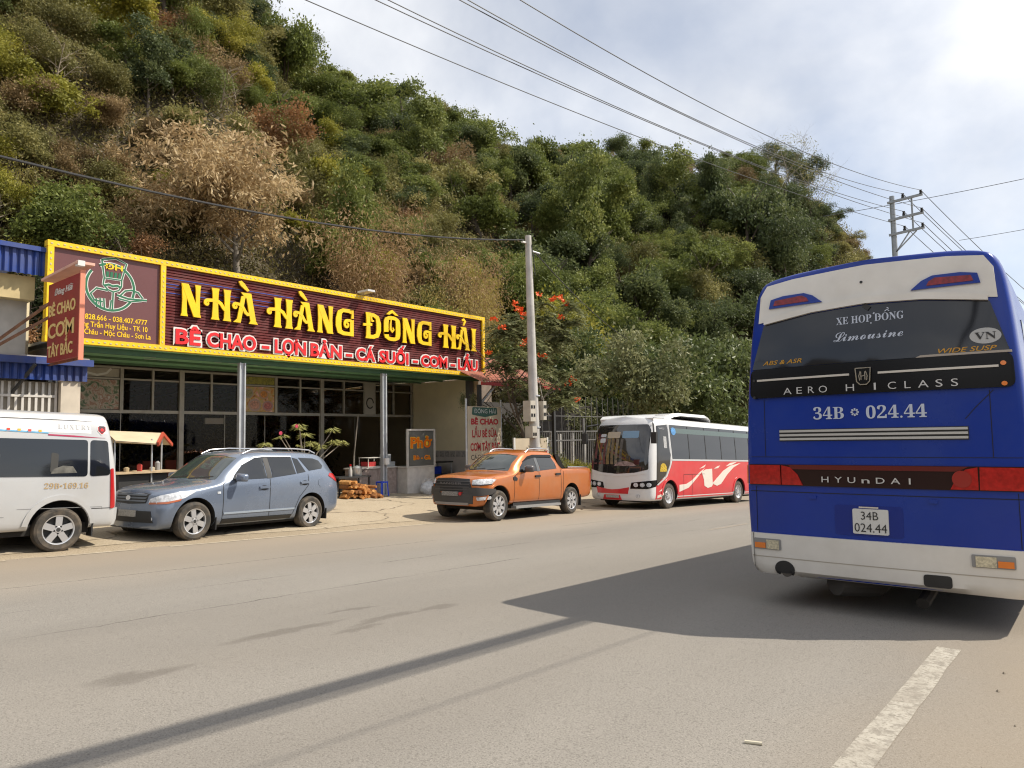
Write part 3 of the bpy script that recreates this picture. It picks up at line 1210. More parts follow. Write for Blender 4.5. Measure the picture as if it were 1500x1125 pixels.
for th, s, sc, hz, kind, sh, lab in (
        (34.0, 0.12, 4.4, 5.0, 'yellow', 'fine', 'bright yellow-green tree right of the concrete pole'),
        (36.5, 0.22, 3.2, 3.6, 'green', 'fine', 'light green tree above the yellow-green one by the pole'),
        (33.0, 0.36, 3.2, 4.6, 'green', 'tall', 'tall bright green tree standing mid-slope right of the pole'),
        (29.2, 0.28, 2.6, 3.4, 'green', 'round', 'rounded bright green tree in the middle of the dark right-hand woods'),
        (24.0, 0.30, 3.0, 3.8, 'green', 'round', 'leafy green tree left of the blue coach roof'),
        (19.0, 0.06, 2.6, 3.2, 'yellow', 'fine', 'yellowish tree touching the edge of the blue coach'),
        (61.0, 0.62, 2.2, 2.4, 'yellow', 'fine', 'mustard yellow shrub high up on the left of the hill'),
        (75.5, 0.42, 2.0, 2.2, 'yellow', 'fine', 'yellow-green shrub at the left edge of the picture'),
        (66.0, 0.80, 3.6, 4.2, 'dark', 'round', 'large dark tree high on the left of the hill'),
        (59.4, 0.92, 4.6, 6.0, 'dark', 'fine', 'tall dark tree against the sky where the skyline drops'),
        (20.5, 0.45, 4.2, 6.0, 'dark', 'round', 'massive dark tree below the skyline above the blue coach'),
        (17.5, 0.42, 3.8, 5.2, 'dark', 'fine', 'dark grey-green tree right of the massive one'),
        (73.0, 0.10, 1.5, 1.5, 'rust', 'open', 'small red-leaved shrub low at the left edge')):
    plant(kind, sh, hp(th, s, -0.3), sc, hz, gt, label=lab, group=False)

# dead twiggy shrubs showing pale branches among the leaves
DEAD = [limbs('t', 501 + i, 2.2, 0.05, n=9, levels=2, spread=1.0, start=0.1).mesh('dead_shrub', mat('twig_pale', (0.28, 0.23, 0.17), 0.9, var=0.2), smooth=60) for i in range(4)]
for i in range(46):
    th = gt.uniform(24, 80); s = gt.uniform(0.02, 0.5)
    o = link_mesh('dead_shrub', gt.choice(DEAD), None, hp(th, s, gt.uniform(0.2, 1.0)))
    k_ = gt.uniform(0.7, 1.2)
    o.scale = (k_, k_, k_ * gt.uniform(0.8, 1.3)); o.rotation_euler = (gt.uniform(-.3, .3), gt.uniform(-.3, .3), gt.uniform(0, 6))
    lab = 'pale leafless shrub ' + zone(th, s)
    tag(o, lab, 'shrub', lab)

# bare tree with thin twigs on the right-hand skyline
for th, s, h_, sd_, lab in ((17.0, 0.84, 9.5, 131, 'bare thin-twigged tree sticking up from the right-hand skyline'),
                            (15.4, 0.80, 8.0, 137, 'fan-shaped bare tree leaning right on the hill shoulder'),
                            (12.4, 0.55, 5.5, 139, 'small bare tree at the right end of the hill')):
    root = thing('bare_tree', lab, 'tree', hp(th, s, -0.5))
    link_mesh('trunk', limbs('t', sd_, h_, 0.12, n=11, levels=3, spread=0.75, start=0.4).mesh('trunk', M_BARK2, smooth=60), root)
    gg = np.random.default_rng(sd_)
    nn = 900
    tp = unit(gg.normal(size=(nn, 3))) * np.array([h_ * 0.36, h_ * 0.36, h_ * 0.3]) * gg.uniform(0.6, 1, size=(nn, 1)) + np.array([0, 0, h_ * 0.85])
    Dn = unit(gg.normal(size=(nn, 3)))
    me = leaves_mesh('crown', tp, Dn, unit(np.cross(Dn, gg.normal(size=(nn, 3)))), gg.uniform(.14, .26, nn), gg.uniform(.06, .1, nn), gg.uniform(0, 1, nn))
    me.materials.append(LM['olive'])
    link_mesh('crown', me, root)

# large glossy-leaved trees behind the fence and the red bus
CR['glossy'] = [crown('crown_glossy', 401 + i, 13000, rx=1.05, rz=0.95, clumps=75, cr=0.25, ll=0.065, lw=0.036, droop=0.6, wild=0.25) for i in range(2)]
for (x, y, sc, hz, lab, kd) in ((-18.2, 31.5, 3.4, 3.6, 'broad glossy-leaved tree behind the iron fence', 'dusty'), (-19.0, 38.0, 4.6, 5.0, 'large glossy-leaved tree rising behind the red and white bus', 'glossy'),
                            (-17.0, 43.0, 3.6, 3.9, 'glossy-leaved tree behind the rear of the red and white bus', 'dusty'), (-20.0, 47.5, 4.2, 4.6, 'dark glossy-leaved tree beside the blue coach', 'glossy'),
                            (-16.5, 51.0, 3.4, 3.4, 'dusty tree half hidden behind the blue coach', 'dusty'), (-22.5, 33.5, 3.6, 4.2, 'glossy-leaved tree behind the tree with orange flowers', 'glossy')):
    root = thing('glossy_leaf_tree', lab, 'tree', (x, y, gz(x, y) - 0.1))
    c = link_mesh('crown', mesh_with(gt.choice(CR['glossy']), LM[kd]), root)
    c.scale = (sc, sc, hz); c.location = (0, 0, 0.5); c.rotation_euler = (0, 0, gt.uniform(0, 6))
    link_mesh('trunk', limbs('t', int(x * -7), hz * 1.1, 0.16, n=6, levels=1).mesh('trunk', M_BARK, smooth=60), root)
# ================================================================== RESTAURANT
YV, ZV, XV = Vector((0, 1, 0)), Vector((0, 0, 1)), Vector((1, 0, 0))
M_YEL = mat('sign_yellow', srgb(248, 204, 10), 0.4, var=0.10, vscale=4, dirt=(0.5, 0.36, 0.05), dscale=2.5, damt=0.3)
M_YELF = mat('frame_yellow', srgb(245, 200, 12), 0.45, var=0.10, vscale=5, dirt=(0.45, 0.33, 0.08), dscale=3, damt=0.3)
M_MAROON = mat('slat_maroon', srgb(104, 38, 38), 0.42, var=0.18, vscale=6, dirt=(0.16, 0.09, 0.085), dscale=1.6, damt=0.45)
M_LOGOP = mat('logo_panel_mauve', srgb(108, 68, 68), 0.35, var=0.06, vscale=1.2)
M_RED = mat('letter_red', srgb(218, 34, 38), 0.4, var=0.04)
M_WHITE = mat('paint_white', (0.72, 0.71, 0.68), 0.5, var=0.05, vscale=3)
M_DGREEN = mat('logo_green', srgb(40, 112, 78), 0.45)
M_STEEL = mat('galvanised_steel', (0.50, 0.52, 0.54), 0.45, metal=0.35, var=0.12, vscale=4)
M_ALU = mat('mullion_aluminium', (0.42, 0.39, 0.34), 0.5, metal=0.2, var=0.12, vscale=5)
M_CREAM = mat('wall_cream', (0.86, 0.75, 0.52), 0.85, var=0.06, vscale=1.5, bump=0.12, bscale=40, dirt=(0.5, 0.42, 0.3), dscale=0.8, damt=0.25)
M_TILE = mat('tile_pale', (0.58, 0.52, 0.48), 0.35, var=0.08, vscale=3)
M_GRN = mat('canopy_green', (0.22, 0.46, 0.26), 0.5, var=0.15, vscale=3)
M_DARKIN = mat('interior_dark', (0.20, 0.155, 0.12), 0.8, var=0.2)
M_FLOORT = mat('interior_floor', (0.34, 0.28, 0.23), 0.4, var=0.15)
M_GLASS = pane_mat('window_glass', (0.85, 0.82, 0.78), refl=0.0, clear=0.9)
M_BLUE = mat('roof_blue', srgb(30, 62, 138), 0.5, var=0.2, vscale=3, dirt=(0.10, 0.11, 0.15), dscale=1.4, damt=0.7)
M_RUST = mat('rusty_steel', (0.20, 0.10, 0.06), 0.8, var=0.3, vscale=8)
M_DARKST = mat('dark_steel', (0.05, 0.05, 0.05), 0.5, metal=0.3)
M_DOT = mat('bulb_grey', (0.55, 0.5, 0.32), 0.4)

# ---------------- signboard
sb = thing('restaurant_signboard', 'long maroon slatted signboard with yellow frame and yellow letters over the restaurant front', 'signboard', (-17.55, 12.6, 3.70))
MB().span(-17.66, -17.52, 5.45, 19.70, 3.74, 5.88).build('backing_board', M_DARKST, sb)
mb = MB()   # horizontal maroon slats, each a small step
z = 3.82
nsl = 27
hs = (5.80 - 3.83) / nsl
for i in range(nsl):
    z0 = 3.83 + i * hs
    prof = [(0.0, z0 + 0.006), (0.03, z0 + 0.012), (0.034, z0 + hs * 0.7), (0.012, z0 + hs - 0.008)]
    for (a, b), (c, d) in zip(prof[:-1], prof[1:]):
        mb.add([(-17.50 + a, 7.96, b), (-17.50 + a, 19.62, b), (-17.50 + c, 19.62, d), (-17.50 + c, 7.96, d)], [(0, 1, 2, 3)])
    mb.add([(-17.488, 7.96, z0 + hs - 0.008), (-17.488, 19.62, z0 + hs - 0.008), (-17.5, 19.62, z0 + hs + 0.006), (-17.5, 7.96, z0 + hs + 0.006)], [(0, 1, 2, 3)])
mb.span(-17.519, -17.505, 7.96, 19.62, 3.82, 5.82)
mb.build('slat_panel', M_MAROON, sb)['kind'] = 'stuff'
MB().span(-17.519, -17.47, 5.55, 7.84, 3.83, 5.81).build('logo_panel', M_LOGOP, sb)
for nm, a in (('frame_rail', (5.40, 19.76, 5.80, 5.93)), ('frame_rail', (5.40, 19.76, 3.70, 3.83))):
    f = MB().span(-17.60, -17.40, *a).build(nm, M_YELF, sb)
    d = MB()
    for y in np.arange(a[0] + 0.08, a[1] - 0.05, 0.125):
        d.box((-17.398, y, (a[2] + a[3]) / 2 + random.uniform(-0.012, 0.012)), (0.012, 0.045, 0.028))
    d.build('bulb_row', M_DOT, f)['kind'] = 'stuff'
for y in (5.41, 7.84, 19.63):
    f = MB().span(-17.60, -17.402, y, y + 0.12, 3.833, 5.797).build('frame_rail', M_YELF, sb)
    d = MB()
    for z in np.arange(3.9, 5.76, 0.125):
        d.box((-17.40, y + 0.06, z), (0.012, 0.028, 0.045))
    d.build('bulb_row', M_DOT, f)['kind'] = 'stuff'
for z in (5.50, 5.36, 5.28, 5.14):   # blue reflective edging on some slats behind the first words
    y1 = {5.50: 11.6, 5.36: 8.3, 5.28: 11.2, 5.14: 10.8}[z]
    MB().span(-17.463, -17.457, 7.98, y1, z, z + 0.014).build('blue_trim', mat('trim_blue', srgb(70, 96, 190), 0.3), sb)


# big display letters drawn by hand: flared stems with curls
def glyph(ch):
    """strokes in a unit box: ('p', polygon) or ('r', path, widths)."""
    def stem(x0, x1, z0=0.0, z1=1.0, fl=0.05, topfl=0.04):
        return ('p', [(x0 - fl, z0), (x1 + fl, z0), (x1 + fl * 0.2, z0 + 0.10), (x1 - 0.01, (z0 + z1) / 2), (x1 + topfl * 0.2, z1 - 0.12), (x1 + topfl, z1),
                      (x0 - topfl, z1), (x0 - topfl * 0.2, z1 - 0.12), (x0 + 0.01, (z0 + z1) / 2), (x0 - fl * 0.2, z0 + 0.10)])

    def curl(cx, cz, r, turns=1.15, w0=0.07, w1=0.13, a0=0.0, sgn=1, n=22):
        pts_, ws = [], []
        for k in range(n + 1):
            t_ = k / n
            rr = r * (0.28 + 0.72 * t_)
            an = a0 - sgn * (1 - t_) * turns * 2 * PI
            pts_.append((cx + rr * math.cos(an), cz + rr * math.sin(an)))
            ws.append(w0 + (w1 - w0) * t_ * (1 if t_ < 0.8 else 1))
        return pts_, ws
    if ch == 'N':
        return [stem(0.10, 0.30), stem(0.68, 0.86, 0.0, 1.0), ('p', [(0.06, 1.0), (0.36, 1.0), (0.90, 0.0), (0.60, 0.0)])]
    if ch == 'H':
        a, ws = curl(0.09, 0.50, 0.085, 0.9, 0.07, 0.11, PI * 0.5, -1)
        return [stem(0.30, 0.52), stem(0.76, 0.98), ('r', a + [(0.25, 0.60), (0.45, 0.62), (0.62, 0.53), (0.72, 0.40), (0.80, 0.30)], ws + [0.11, 0.12, 0.12, 0.11, 0.06])]
    if ch == 'A':
        a, ws = curl(0.13, 0.52, 0.085, 0.9, 0.07, 0.11, PI * 0.5, -1)
        return [('p', [(0.06, 0.0), (0.34, 0.0), (0.36, 0.10), (0.52, 0.88), (0.36, 0.88), (0.20, 0.12)]),
                ('p', [(0.66, 0.0), (1.02, 0.0), (0.94, 0.10), (0.74, 1.0), (0.34, 1.0), (0.48, 0.86), (0.56, 0.82), (0.72, 0.10)]),
                ('r', a + [(0.26, 0.60), (0.42, 0.52), (0.52, 0.36), (0.60, 0.30), (0.76, 0.32)], ws + [0.10, 0.10, 0.12, 0.12, 0.10])]
    if ch == 'G':
        outer = [(0.95, 0.90), (0.72, 0.93), (0.40, 0.93), (0.22, 0.84), (0.16, 0.60), (0.15, 0.35), (0.22, 0.14), (0.42, 0.075), (0.70, 0.075), (0.93, 0.08)]
        sp_, ws = curl(0.62, 0.42, 0.15, 1.1, 0.06, 0.12, PI * 0.5, -1)
        return [('r', outer, [0.20, 0.15, 0.15, 0.22, 0.27, 0.27, 0.24, 0.16, 0.15, 0.16]), ('p', [(0.80, 0.0), (1.0, 0.0), (1.0, 0.62), (0.80, 0.56)]),
                ('r', sp_ + [(0.74, 0.58), (0.90, 0.57)], ws + [0.11, 0.10]), ('p', [(0.86, 0.66), (1.0, 0.66), (0.99, 1.0), (0.90, 0.97)])]
    if ch == 'D':
        sp_, ws = curl(0.52, 0.68, 0.10, 0.8, 0.05, 0.07, PI, 1)
        return [stem(0.18, 0.40), ('r', [(0.28, 0.925), (0.60, 0.92), (0.80, 0.84), (0.88, 0.62), (0.88, 0.35), (0.80, 0.15), (0.58, 0.08), (0.28, 0.075)], [0.15, 0.15, 0.2, 0.24, 0.24, 0.2, 0.16, 0.15]),
                ('p', [(0.0, 0.46), (0.50, 0.50), (0.50, 0.60), (0.0, 0.56)]), ('r', [(0.47, 0.92), (0.46, 0.78), (0.50, 0.68), (0.60, 0.70)], [0.05, 0.07, 0.09, 0.06])]
    if ch == 'O':
        lp = fillet([(0.17, 0.08), (0.85, 0.08), (0.85, 0.92), (0.17, 0.92)], 0.26, 5)
        pth = lp + [lp[0], lp[1]]
        ws = [0.15 if (q[1] < 0.14 or q[1] > 0.86) else 0.24 for q in pth]
        return [('r', pth, ws), ('r', [(0.46, 0.90), (0.42, 0.66), (0.42, 0.46), (0.52, 0.38), (0.60, 0.46), (0.55, 0.54)], [0.05, 0.08, 0.11, 0.10, 0.08, 0.05])]
    if ch == 'I':
        return [stem(0.30, 0.72, fl=0.22, topfl=0.18)]
    return []


SX = -17.40
letters = [('N', 8.28, 8.88, ''), ('H', 8.92, 9.62, ''), ('A', 9.66, 10.40, 'g'), ('H', 10.70, 11.48, ''), ('A', 11.50, 12.22, 'g'), ('N', 12.28, 12.94, ''),
           ('G', 12.97, 13.63, ''), ('D', 14.00, 14.70, ''), ('O', 14.80, 15.54, 'c'), ('N', 15.58, 16.24, ''), ('G', 16.27, 16.93, ''),
           ('H', 17.28, 18.14, ''), ('A', 18.14, 18.86, 'h'), ('I', 18.90, 19.26, '')]
M_LSIDE = mat('letter_side_brown', srgb(70, 40, 20), 0.6)
for ch, y0, y1, acc in letters:
    zb, zt = 4.60, 5.42
    wd, ht = y1 - y0, zt - zb
    mb, back = MB(), MB()
    org = (SX, y0, zb)
    for k, sp_ in enumerate(glyph(ch)):
        dd = 0.002 * k
        if sp_[0] == 'p':
            pl = [(a * wd, b * ht) for a, b in sp_[1]]
            mb.prism(pl, 0.02, 0.055 + dd, org, YV, ZV)
            back.prism(pl, -0.05, 0.018 + dd, (SX, y0 + 0.008, zb - 0.012), YV, ZV)
        else:
            pl = [(a * wd, b * ht) for a, b in sp_[1]]
            ws = [q * (wd + ht) / 2 for q in sp_[2]]
            mb.ribbon(pl, ws, 0.02, 0.055 + dd, org, YV, ZV)
            back.ribbon(pl, ws, -0.05, 0.018 + dd, (SX, y0 + 0.008, zb - 0.012), YV, ZV)
    def acc_add(pl, d=0.012):
        mb.prism(pl, 0.02, 0.055 + d, org, YV, ZV)
        back.prism(pl, -0.05, 0.018 + d, (SX, y0 + 0.008, zb - 0.012), YV, ZV)
    if acc == 'g':
        acc_add([(wd * 0.24, ht + 0.28), (wd * 0.34, ht + 0.31), (wd * 0.46, ht + 0.25), (wd * 0.66, ht + 0.07), (wd * 0.58, ht + 0.04), (wd * 0.32, ht + 0.17)])
    if acc == 'c':
        acc_add([(wd * 0.18, ht + 0.03), (wd * 0.34, ht + 0.13), (wd * 0.50, ht + 0.20), (wd * 0.66, ht + 0.13), (wd * 0.86, ht + 0.03), (wd * 0.70, ht + 0.03), (wd * 0.5, ht + 0.10), (wd * 0.34, ht + 0.03)])
    if acc == 'h':
        mb.ribbon([(wd * 0.46, ht + 0.24), (wd * 0.58, ht + 0.28), (wd * 0.68, ht + 0.22), (wd * 0.60, ht + 0.14), (wd * 0.56, ht + 0.06)], [0.07, 0.09, 0.10, 0.08, 0.05], 0.02, 0.06, org, YV, ZV)
    o = mb.build('yellow_letter', M_YEL, sb)
    back.build('letter_return', M_LSIDE, o)

# red condensed letters with white borders
def block_letters(s, y0, y1, zb, H, x, parent, m_face, m_edge, off_face=0.03, off_edge=0.105, depth=0.03, rx=YV, name='red_letter', border=True):
    full, _ = text_geo(s, off_face)
    fx0, fx1 = full[:, 0].min(), full[:, 0].max()
    k = (y1 - y0) / (fx1 - fx0)
    for i, ch in enumerate(s):
        if ch == ' ': continue
        pre, _ = text_geo(s[:i + 1], off_face)
        v, _ = text_geo(ch, off_face)
        wch = v[:, 0].max() - v[:, 0].min()
        xl = pre[:, 0].max() - wch - fx0
        if ch in 'ƠƯ' : pass
        org = Vector(x) + Vector(rx) * (y0 + xl * k)
        mb = MB()
        put_text(mb, ch, org + ZV * zb, rx, ZV, H, d=depth, depth=depth * 0.6, offset=off_face, sx=k)
        o = mb.build(name, m_face, parent)
        if border:
            ve, _ = text_geo(ch, off_edge)
            sh = (v[:, 0].min() - ve[:, 0].min()) * k
            mb = MB()
            put_text(mb, ch, org + ZV * zb - Vector(rx) * sh, rx, ZV, H, d=depth * 0.35, depth=depth * 0.9, offset=off_edge, sx=k)
            mb.build('letter_border', m_edge, o)


for s, a, b in (('BÊ', 8.22, 8.86), ('CHAO', 9.03, 10.40), ('-', 10.58, 10.80), ('LỢN', 10.97, 11.98), ('BẢN', 12.13, 13.23), ('-', 13.39, 13.62), ('CÁ', 13.78, 14.52),
                ('SUỐI', 14.69, 15.93), ('-', 16.13, 16.35), ('CƠM', 16.50, 17.76), ('-', 17.92, 18.16), ('LẨU', 18.30, 19.34)):
    block_letters(s, a, b, 3.905, 0.375, (SX - 0.03, 0, 0), sb, M_RED, M_WHITE)

# logo: a chef behind a ring with a covered dish, and the address lines
lx = -17.468
lo = (lx, 6.72, 5.08)
def ring_pts(rx_, rz_, a0, a1, n=40):
    return [(rx_ * math.cos(R(a0 + (a1 - a0) * k / n)), rz_ * math.sin(R(a0 + (a1 - a0) * k / n))) for k in range(n + 1)]
strokes = [(ring_pts(0.52, 0.54, 118, -20), 0.05), (ring_pts(0.52, 0.54, 142, 330), 0.05),
           ([(-0.20, 0.62), (-0.14, 0.20), (0.24, 0.20), (0.34, 0.60), (0.10, 0.70), (-0.20, 0.62)], 0.035),          # hat
           ([(-0.14, 0.20), (-0.16, 0.05), (-0.06, -0.06), (0.06, -0.10), (0.18, -0.05), (0.24, 0.06), (0.24, 0.20)], 0.03),  # face
           ([(-0.14, 0.02), (-0.04, 0.06), (0.05, 0.03), (0.14, 0.06), (0.24, 0.02)], 0.05),                          # moustache
           ([(0.06, -0.10), (0.05, -0.52)], 0.03), ([(-0.06, -0.08), (-0.30, -0.06), (-0.42, -0.20), (-0.34, -0.34), (-0.16, -0.36)], 0.035),
           ([(-0.30, -0.30), (-0.28, -0.50)], 0.03), ([(-0.22, -0.28), (-0.20, -0.50)], 0.03), ([(-0.14, -0.28), (-0.12, -0.52)], 0.03), ([(0.02, -0.30), (0.0, -0.50)], 0.03),
           ([(0.22, -0.16), (0.32, -0.04), (0.46, 0.0), (0.62, -0.04), (0.72, -0.17)], 0.035), ([(0.14, -0.16), (0.40, -0.22), (0.82, -0.20)], 0.04),
           ([(0.18, -0.24), (0.44, -0.28), (0.70, -0.22)], 0.03)]
wl, gl_ = MB(), MB()
for i, (p, w_) in enumerate(strokes):
    wl.ribbon(p, w_ + 0.035, 0.0, 0.004 + 0.0003 * i, lo, YV, ZV)
    gl_.ribbon(p, w_, 0.006, 0.009 + 0.0003 * i, lo, YV, ZV)
wl.build('logo_outline', M_WHITE, sb)
gl_.build('logo_drawing', M_DGREEN, sb)
for k in range(4):
    MB().prism([(-0.10 + 0.085 * k, 0.23), (-0.045 + 0.085 * k, 0.23), (-0.04 + 0.088 * k, 0.36), (-0.10 + 0.09 * k, 0.36)], 0.0, 0.006, lo, YV, ZV).build('hat_pleat', M_DGREEN, sb)
text_obj('logo_letters', 'ĐH', (lx + 0.012, 6.58, 5.50), YV, ZV, 0.13, M_YEL, sb, W=0.40, offset=0.03)
for s, a, b, z, h_ in (('.828.666 - 038.407.4777', 6.17, 7.56, 4.285, 0.125), ('ng Trần Huy Liệu - TK 10', 6.16, 7.57, 4.115, 0.125), ('Châu - Mộc Châu - Sơn La', 6.19, 7.65, 3.945, 0.125)):
    text_obj('address_line', s, (lx + 0.004, a, z), YV, ZV, h_, M_YEL, sb, W=b - a, offset=0.012)

# ---------------- building
rb = thing('restaurant_building', 'low open-fronted restaurant with glass facade under the maroon signboard', 'building', (-21.2, 12.6, -0.2))
FX = -21.2
zf = -0.10
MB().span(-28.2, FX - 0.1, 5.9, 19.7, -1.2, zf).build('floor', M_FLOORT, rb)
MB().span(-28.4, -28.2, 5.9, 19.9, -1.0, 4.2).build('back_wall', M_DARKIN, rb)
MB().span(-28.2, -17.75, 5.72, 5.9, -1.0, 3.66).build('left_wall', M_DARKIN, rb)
MB().span(-28.2, -17.85, 19.62, 19.85, -1.6, 3.66).build('right_wall', M_CREAM, rb)
wn = MB()
wn.span(-21.1, -17.84, 19.585, 19.62, -1.4, 0.98)
wn.build('wall_tiling', M_TILE, rb)
for i in range(11):     # patterned border tiles at the top of the dado
    x = -21.0 + i * 0.29
    MB().box((x, 19.583, 0.84), (0.25, 0.006, 0.22)).build('border_tile', mat('tile_border_grey', (0.40, 0.36, 0.34), 0.4, var=0.4, vscale=22), rb)
# roof: flat metal deck, ribbed green underside and pale purlins
rf = MB()
rf.span(-28.4, -17.67, 5.6, 19.8, 3.74, 3.80)
roof = rf.build('roof', mat('roof_sheet_grey', (0.35, 0.36, 0.36), 0.5, metal=0.3, var=0.1), rb)
ds = MB()
x = -21.25
while x < -17.72:
    ds.add([(x, 5.95, 3.72), (x + 0.05, 5.95, 3.68), (x + 0.13, 5.95, 3.68), (x + 0.18, 5.95, 3.72), (x, 19.6, 3.72), (x + 0.05, 19.6, 3.68), (x + 0.13, 19.6, 3.68), (x + 0.18, 19.6, 3.72)],
           [(0, 4, 5, 1), (1, 5, 6, 2), (2, 6, 7, 3)])
    x += 0.22
ds.build('ribbed_soffit', M_GRN, roof)
for x, y0, y1 in ((-18.1, 5.95, 19.5), (-19.4, 5.95, 19.5), (-20.6, 5.95, 19.5)):
    MB().span(x - 0.025, x + 0.025, y0, y1, 3.62, 3.675).build('purlin', mat('purlin_green', srgb(88, 122, 92), 0.5, var=0.2), roof)
# streaks of sunlight through the roof, built as short pale strips along the soffit
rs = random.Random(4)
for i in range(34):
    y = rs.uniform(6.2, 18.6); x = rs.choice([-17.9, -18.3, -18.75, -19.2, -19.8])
    MB().box((x, y, 3.668), (0.035, rs.uniform(0.15, 0.75), 0.012)).build('light_streak', mat('strip_pale', (0.62, 0.66, 0.62), 0.4), roof)
MB().span(-17.74, -17.665, 5.6, 19.7, 3.55, 3.735).build('edge_beam', mat('beam_green', srgb(52, 92, 62), 0.5, var=0.15), roof)
# front posts
for y in (5.62, 10.10, 15.02):
    p = MB()
    z0 = gz(-17.6, y) - 0.05
    p.span(-17.66, -17.54, y - 0.09, y - 0.055, z0, 3.56)
    p.span(-17.66, -17.54, y + 0.055, y + 0.09, z0, 3.56)
    p.span(-17.62, -17.60, y - 0.055, y + 0.055, z0, 3.56)
    po = p.build('post', M_STEEL, rb)
    MB().span(-17.70, -17.50, y - 0.14, y + 0.14, z0 + 0.045, z0 + 0.07).build('base_plate', M_STEEL, po)
MB().span(-17.95, -17.75, 19.25, 19.45, -1.0, 3.6).build('post', mat('post_dark', (0.09, 0.085, 0.08), 0.6), rb)
MB().box((-17.50, 15.04, 0.75), (0.10, 0.16, 0.20)).build('switch_box', M_WHITE, rb)
# glazed facade: uprights, rails and every pane
ups = [7.22, 8.5, 9.36, 10.2, 11.14, 12.06, 13.39, 14.33, 15.22, 16.18, 17.12, 17.62, 18.56, 19.5]
wide = {10.2, 15.22}
for y in ups:
    w_ = 0.14 if y in wide else (0.09 if y in (8.5, 12.06, 13.39) else 0.06)
    zb_ = zf if (y in wide or y in (7.22, 19.5)) else 2.38
    MB().span(FX - 0.06, FX + 0.06 + (0.02 if y in wide else 0), y - w_ / 2, y + w_ / 2, zb_, 3.62).build('mullion', M_ALU, rb)
for z, h_ in ((2.36, 0.09), (3.28, 0.05), (3.60, 0.06)):
    MB().span(FX - 0.045, FX + 0.045, 6.0, 19.6, z - h_ / 2, z + h_ / 2).build('transom', M_ALU, rb)
for a, b in zip(ups[:-1], ups[1:]):
    for z0, z1 in ((2.405, 3.255), (3.305, 3.57)):
        MB().span(FX - 0.008, FX + 0.004, a + 0.035, b - 0.035, z0, z1).build('window_pane', M_GLASS, rb)
for a, b in ((6.0, 7.2), (7.26, 8.5), (8.52, 10.12), (10.28, 11.6), (11.62, 13.0), (13.02, 15.14), (15.3, 16.7), (16.72, 18.1), (18.12, 19.5)):
    d = MB().span(FX - 0.009, FX + 0.003, a, b, zf + 0.02, 2.31).build('glass_door', M_GLASS, rb)
    MB().span(FX - 0.012, FX + 0.008, b - 0.004, b + 0.014, zf, 2.31).build('door_edge', M_ALU, d)


# food posters (flat print): plates, greens and bowls as blots of procedural colour
def poster_mat(name, cols, scale, seed):
    m = bpy.data.materials.new(name)
    m.use_nodes = True
    t = m.node_tree
    b = t.nodes['Principled BSDF']
    b.inputs['Roughness'].default_value = 0.4
    gg = t.nodes.new('ShaderNodeNewGeometry')
    mp_ = t.nodes.new('ShaderNodeMapping'); mp_.inputs['Location'].default_value = (seed, seed * 2, 0)
    t.links.new(gg.outputs['Position'], mp_.inputs[0])
    n_ = t.nodes.new('ShaderNodeTexNoise'); n_.inputs['Scale'].default_value = scale; n_.inputs['Detail'].default_value = 5; n_.inputs['Distortion'].default_value = 1.6
    t.links.new(mp_.outputs[0], n_.inputs['Vector'])
    r_ = t.nodes.new('ShaderNodeValToRGB')
    el = r_.color_ramp.elements
    el[0].position = 0.3; el[0].color = (*cols[0], 1)
    el[1].position = 0.72; el[1].color = (*cols[-1], 1)
    for i, c_ in enumerate(cols[1:-1]):
        e = el.new(0.3 + 0.42 * (i + 1) / (len(cols) - 1)); e.color = (*c_, 1)
    t.links.new(n_.outputs['Fac'], r_.inputs[0]); t.links.new(r_.outputs[0], b.inputs['Base Color'])
    return m


pm1 = poster_mat('poster_print_greens', [(0.06, 0.12, 0.06), (0.14, 0.18, 0.09), (0.5, 0.42, 0.34), (0.32, 0.15, 0.09), (0.55, 0.5, 0.44)], 4.5, 3)
pm2 = poster_mat('poster_print_bowls', [(0.22, 0.08, 0.04), (0.65, 0.28, 0.06), (0.5, 0.42, 0.17), (0.75, 0.3, 0.24), (0.8, 0.7, 0.58)], 4.5, 8)
p1 = MB().span(FX + 0.01, FX + 0.02, 7.28, 8.44, 2.42, 3.24).build('food_poster', pm1, rb)
p1b = MB().span(FX + 0.01, FX + 0.02, 7.28, 8.44, 3.32, 3.56).build('food_poster', mat('poster_cream', (0.42, 0.38, 0.32), 0.5, var=0.2), rb)
MB().ribbon([(7.5, 3.56), (7.6, 3.42), (7.86, 3.36), (8.1, 3.42), (8.22, 3.56)], 0.06, 0.021, 0.024, (FX, 0, 0), YV, ZV).build('plate_print', M_WHITE, p1b)
p2 = MB().span(FX + 0.01, FX + 0.02, 12.12, 13.34, 2.42, 3.24).build('food_poster', pm2, rb)
for cy, cz, r_, c_ in ((12.62, 2.64, 0.26, (0.55, 0.28, 0.2)), (13.1, 2.62, 0.22, (0.5, 0.16, 0.14)), (12.95, 3.0, 0.2, (0.62, 0.25, 0.05)), (12.4, 3.02, 0.2, (0.3, 0.27, 0.12))):
    MB().prism(ellipse(cy, cz, r_ * 0.9, r_ * 0.8, 20), 0.0205, 0.022, (FX, 0, 0), YV, ZV).build('plate_print', mat('plate_%d' % int(cy * 100), (c_[0] * 0.4 + 0.25, c_[1] * 0.4 + 0.2, c_[2] * 0.4 + 0.18), 0.4), p2)
    MB().prism(ellipse(cy, cz, r_ * 0.65, r_ * 0.56, 18), 0.0225, 0.024, (FX, 0, 0), YV, ZV).build('dish_print', mat('dish_%d' % int(cy * 100), c_, 0.4, var=0.5, vscale=25), p2)
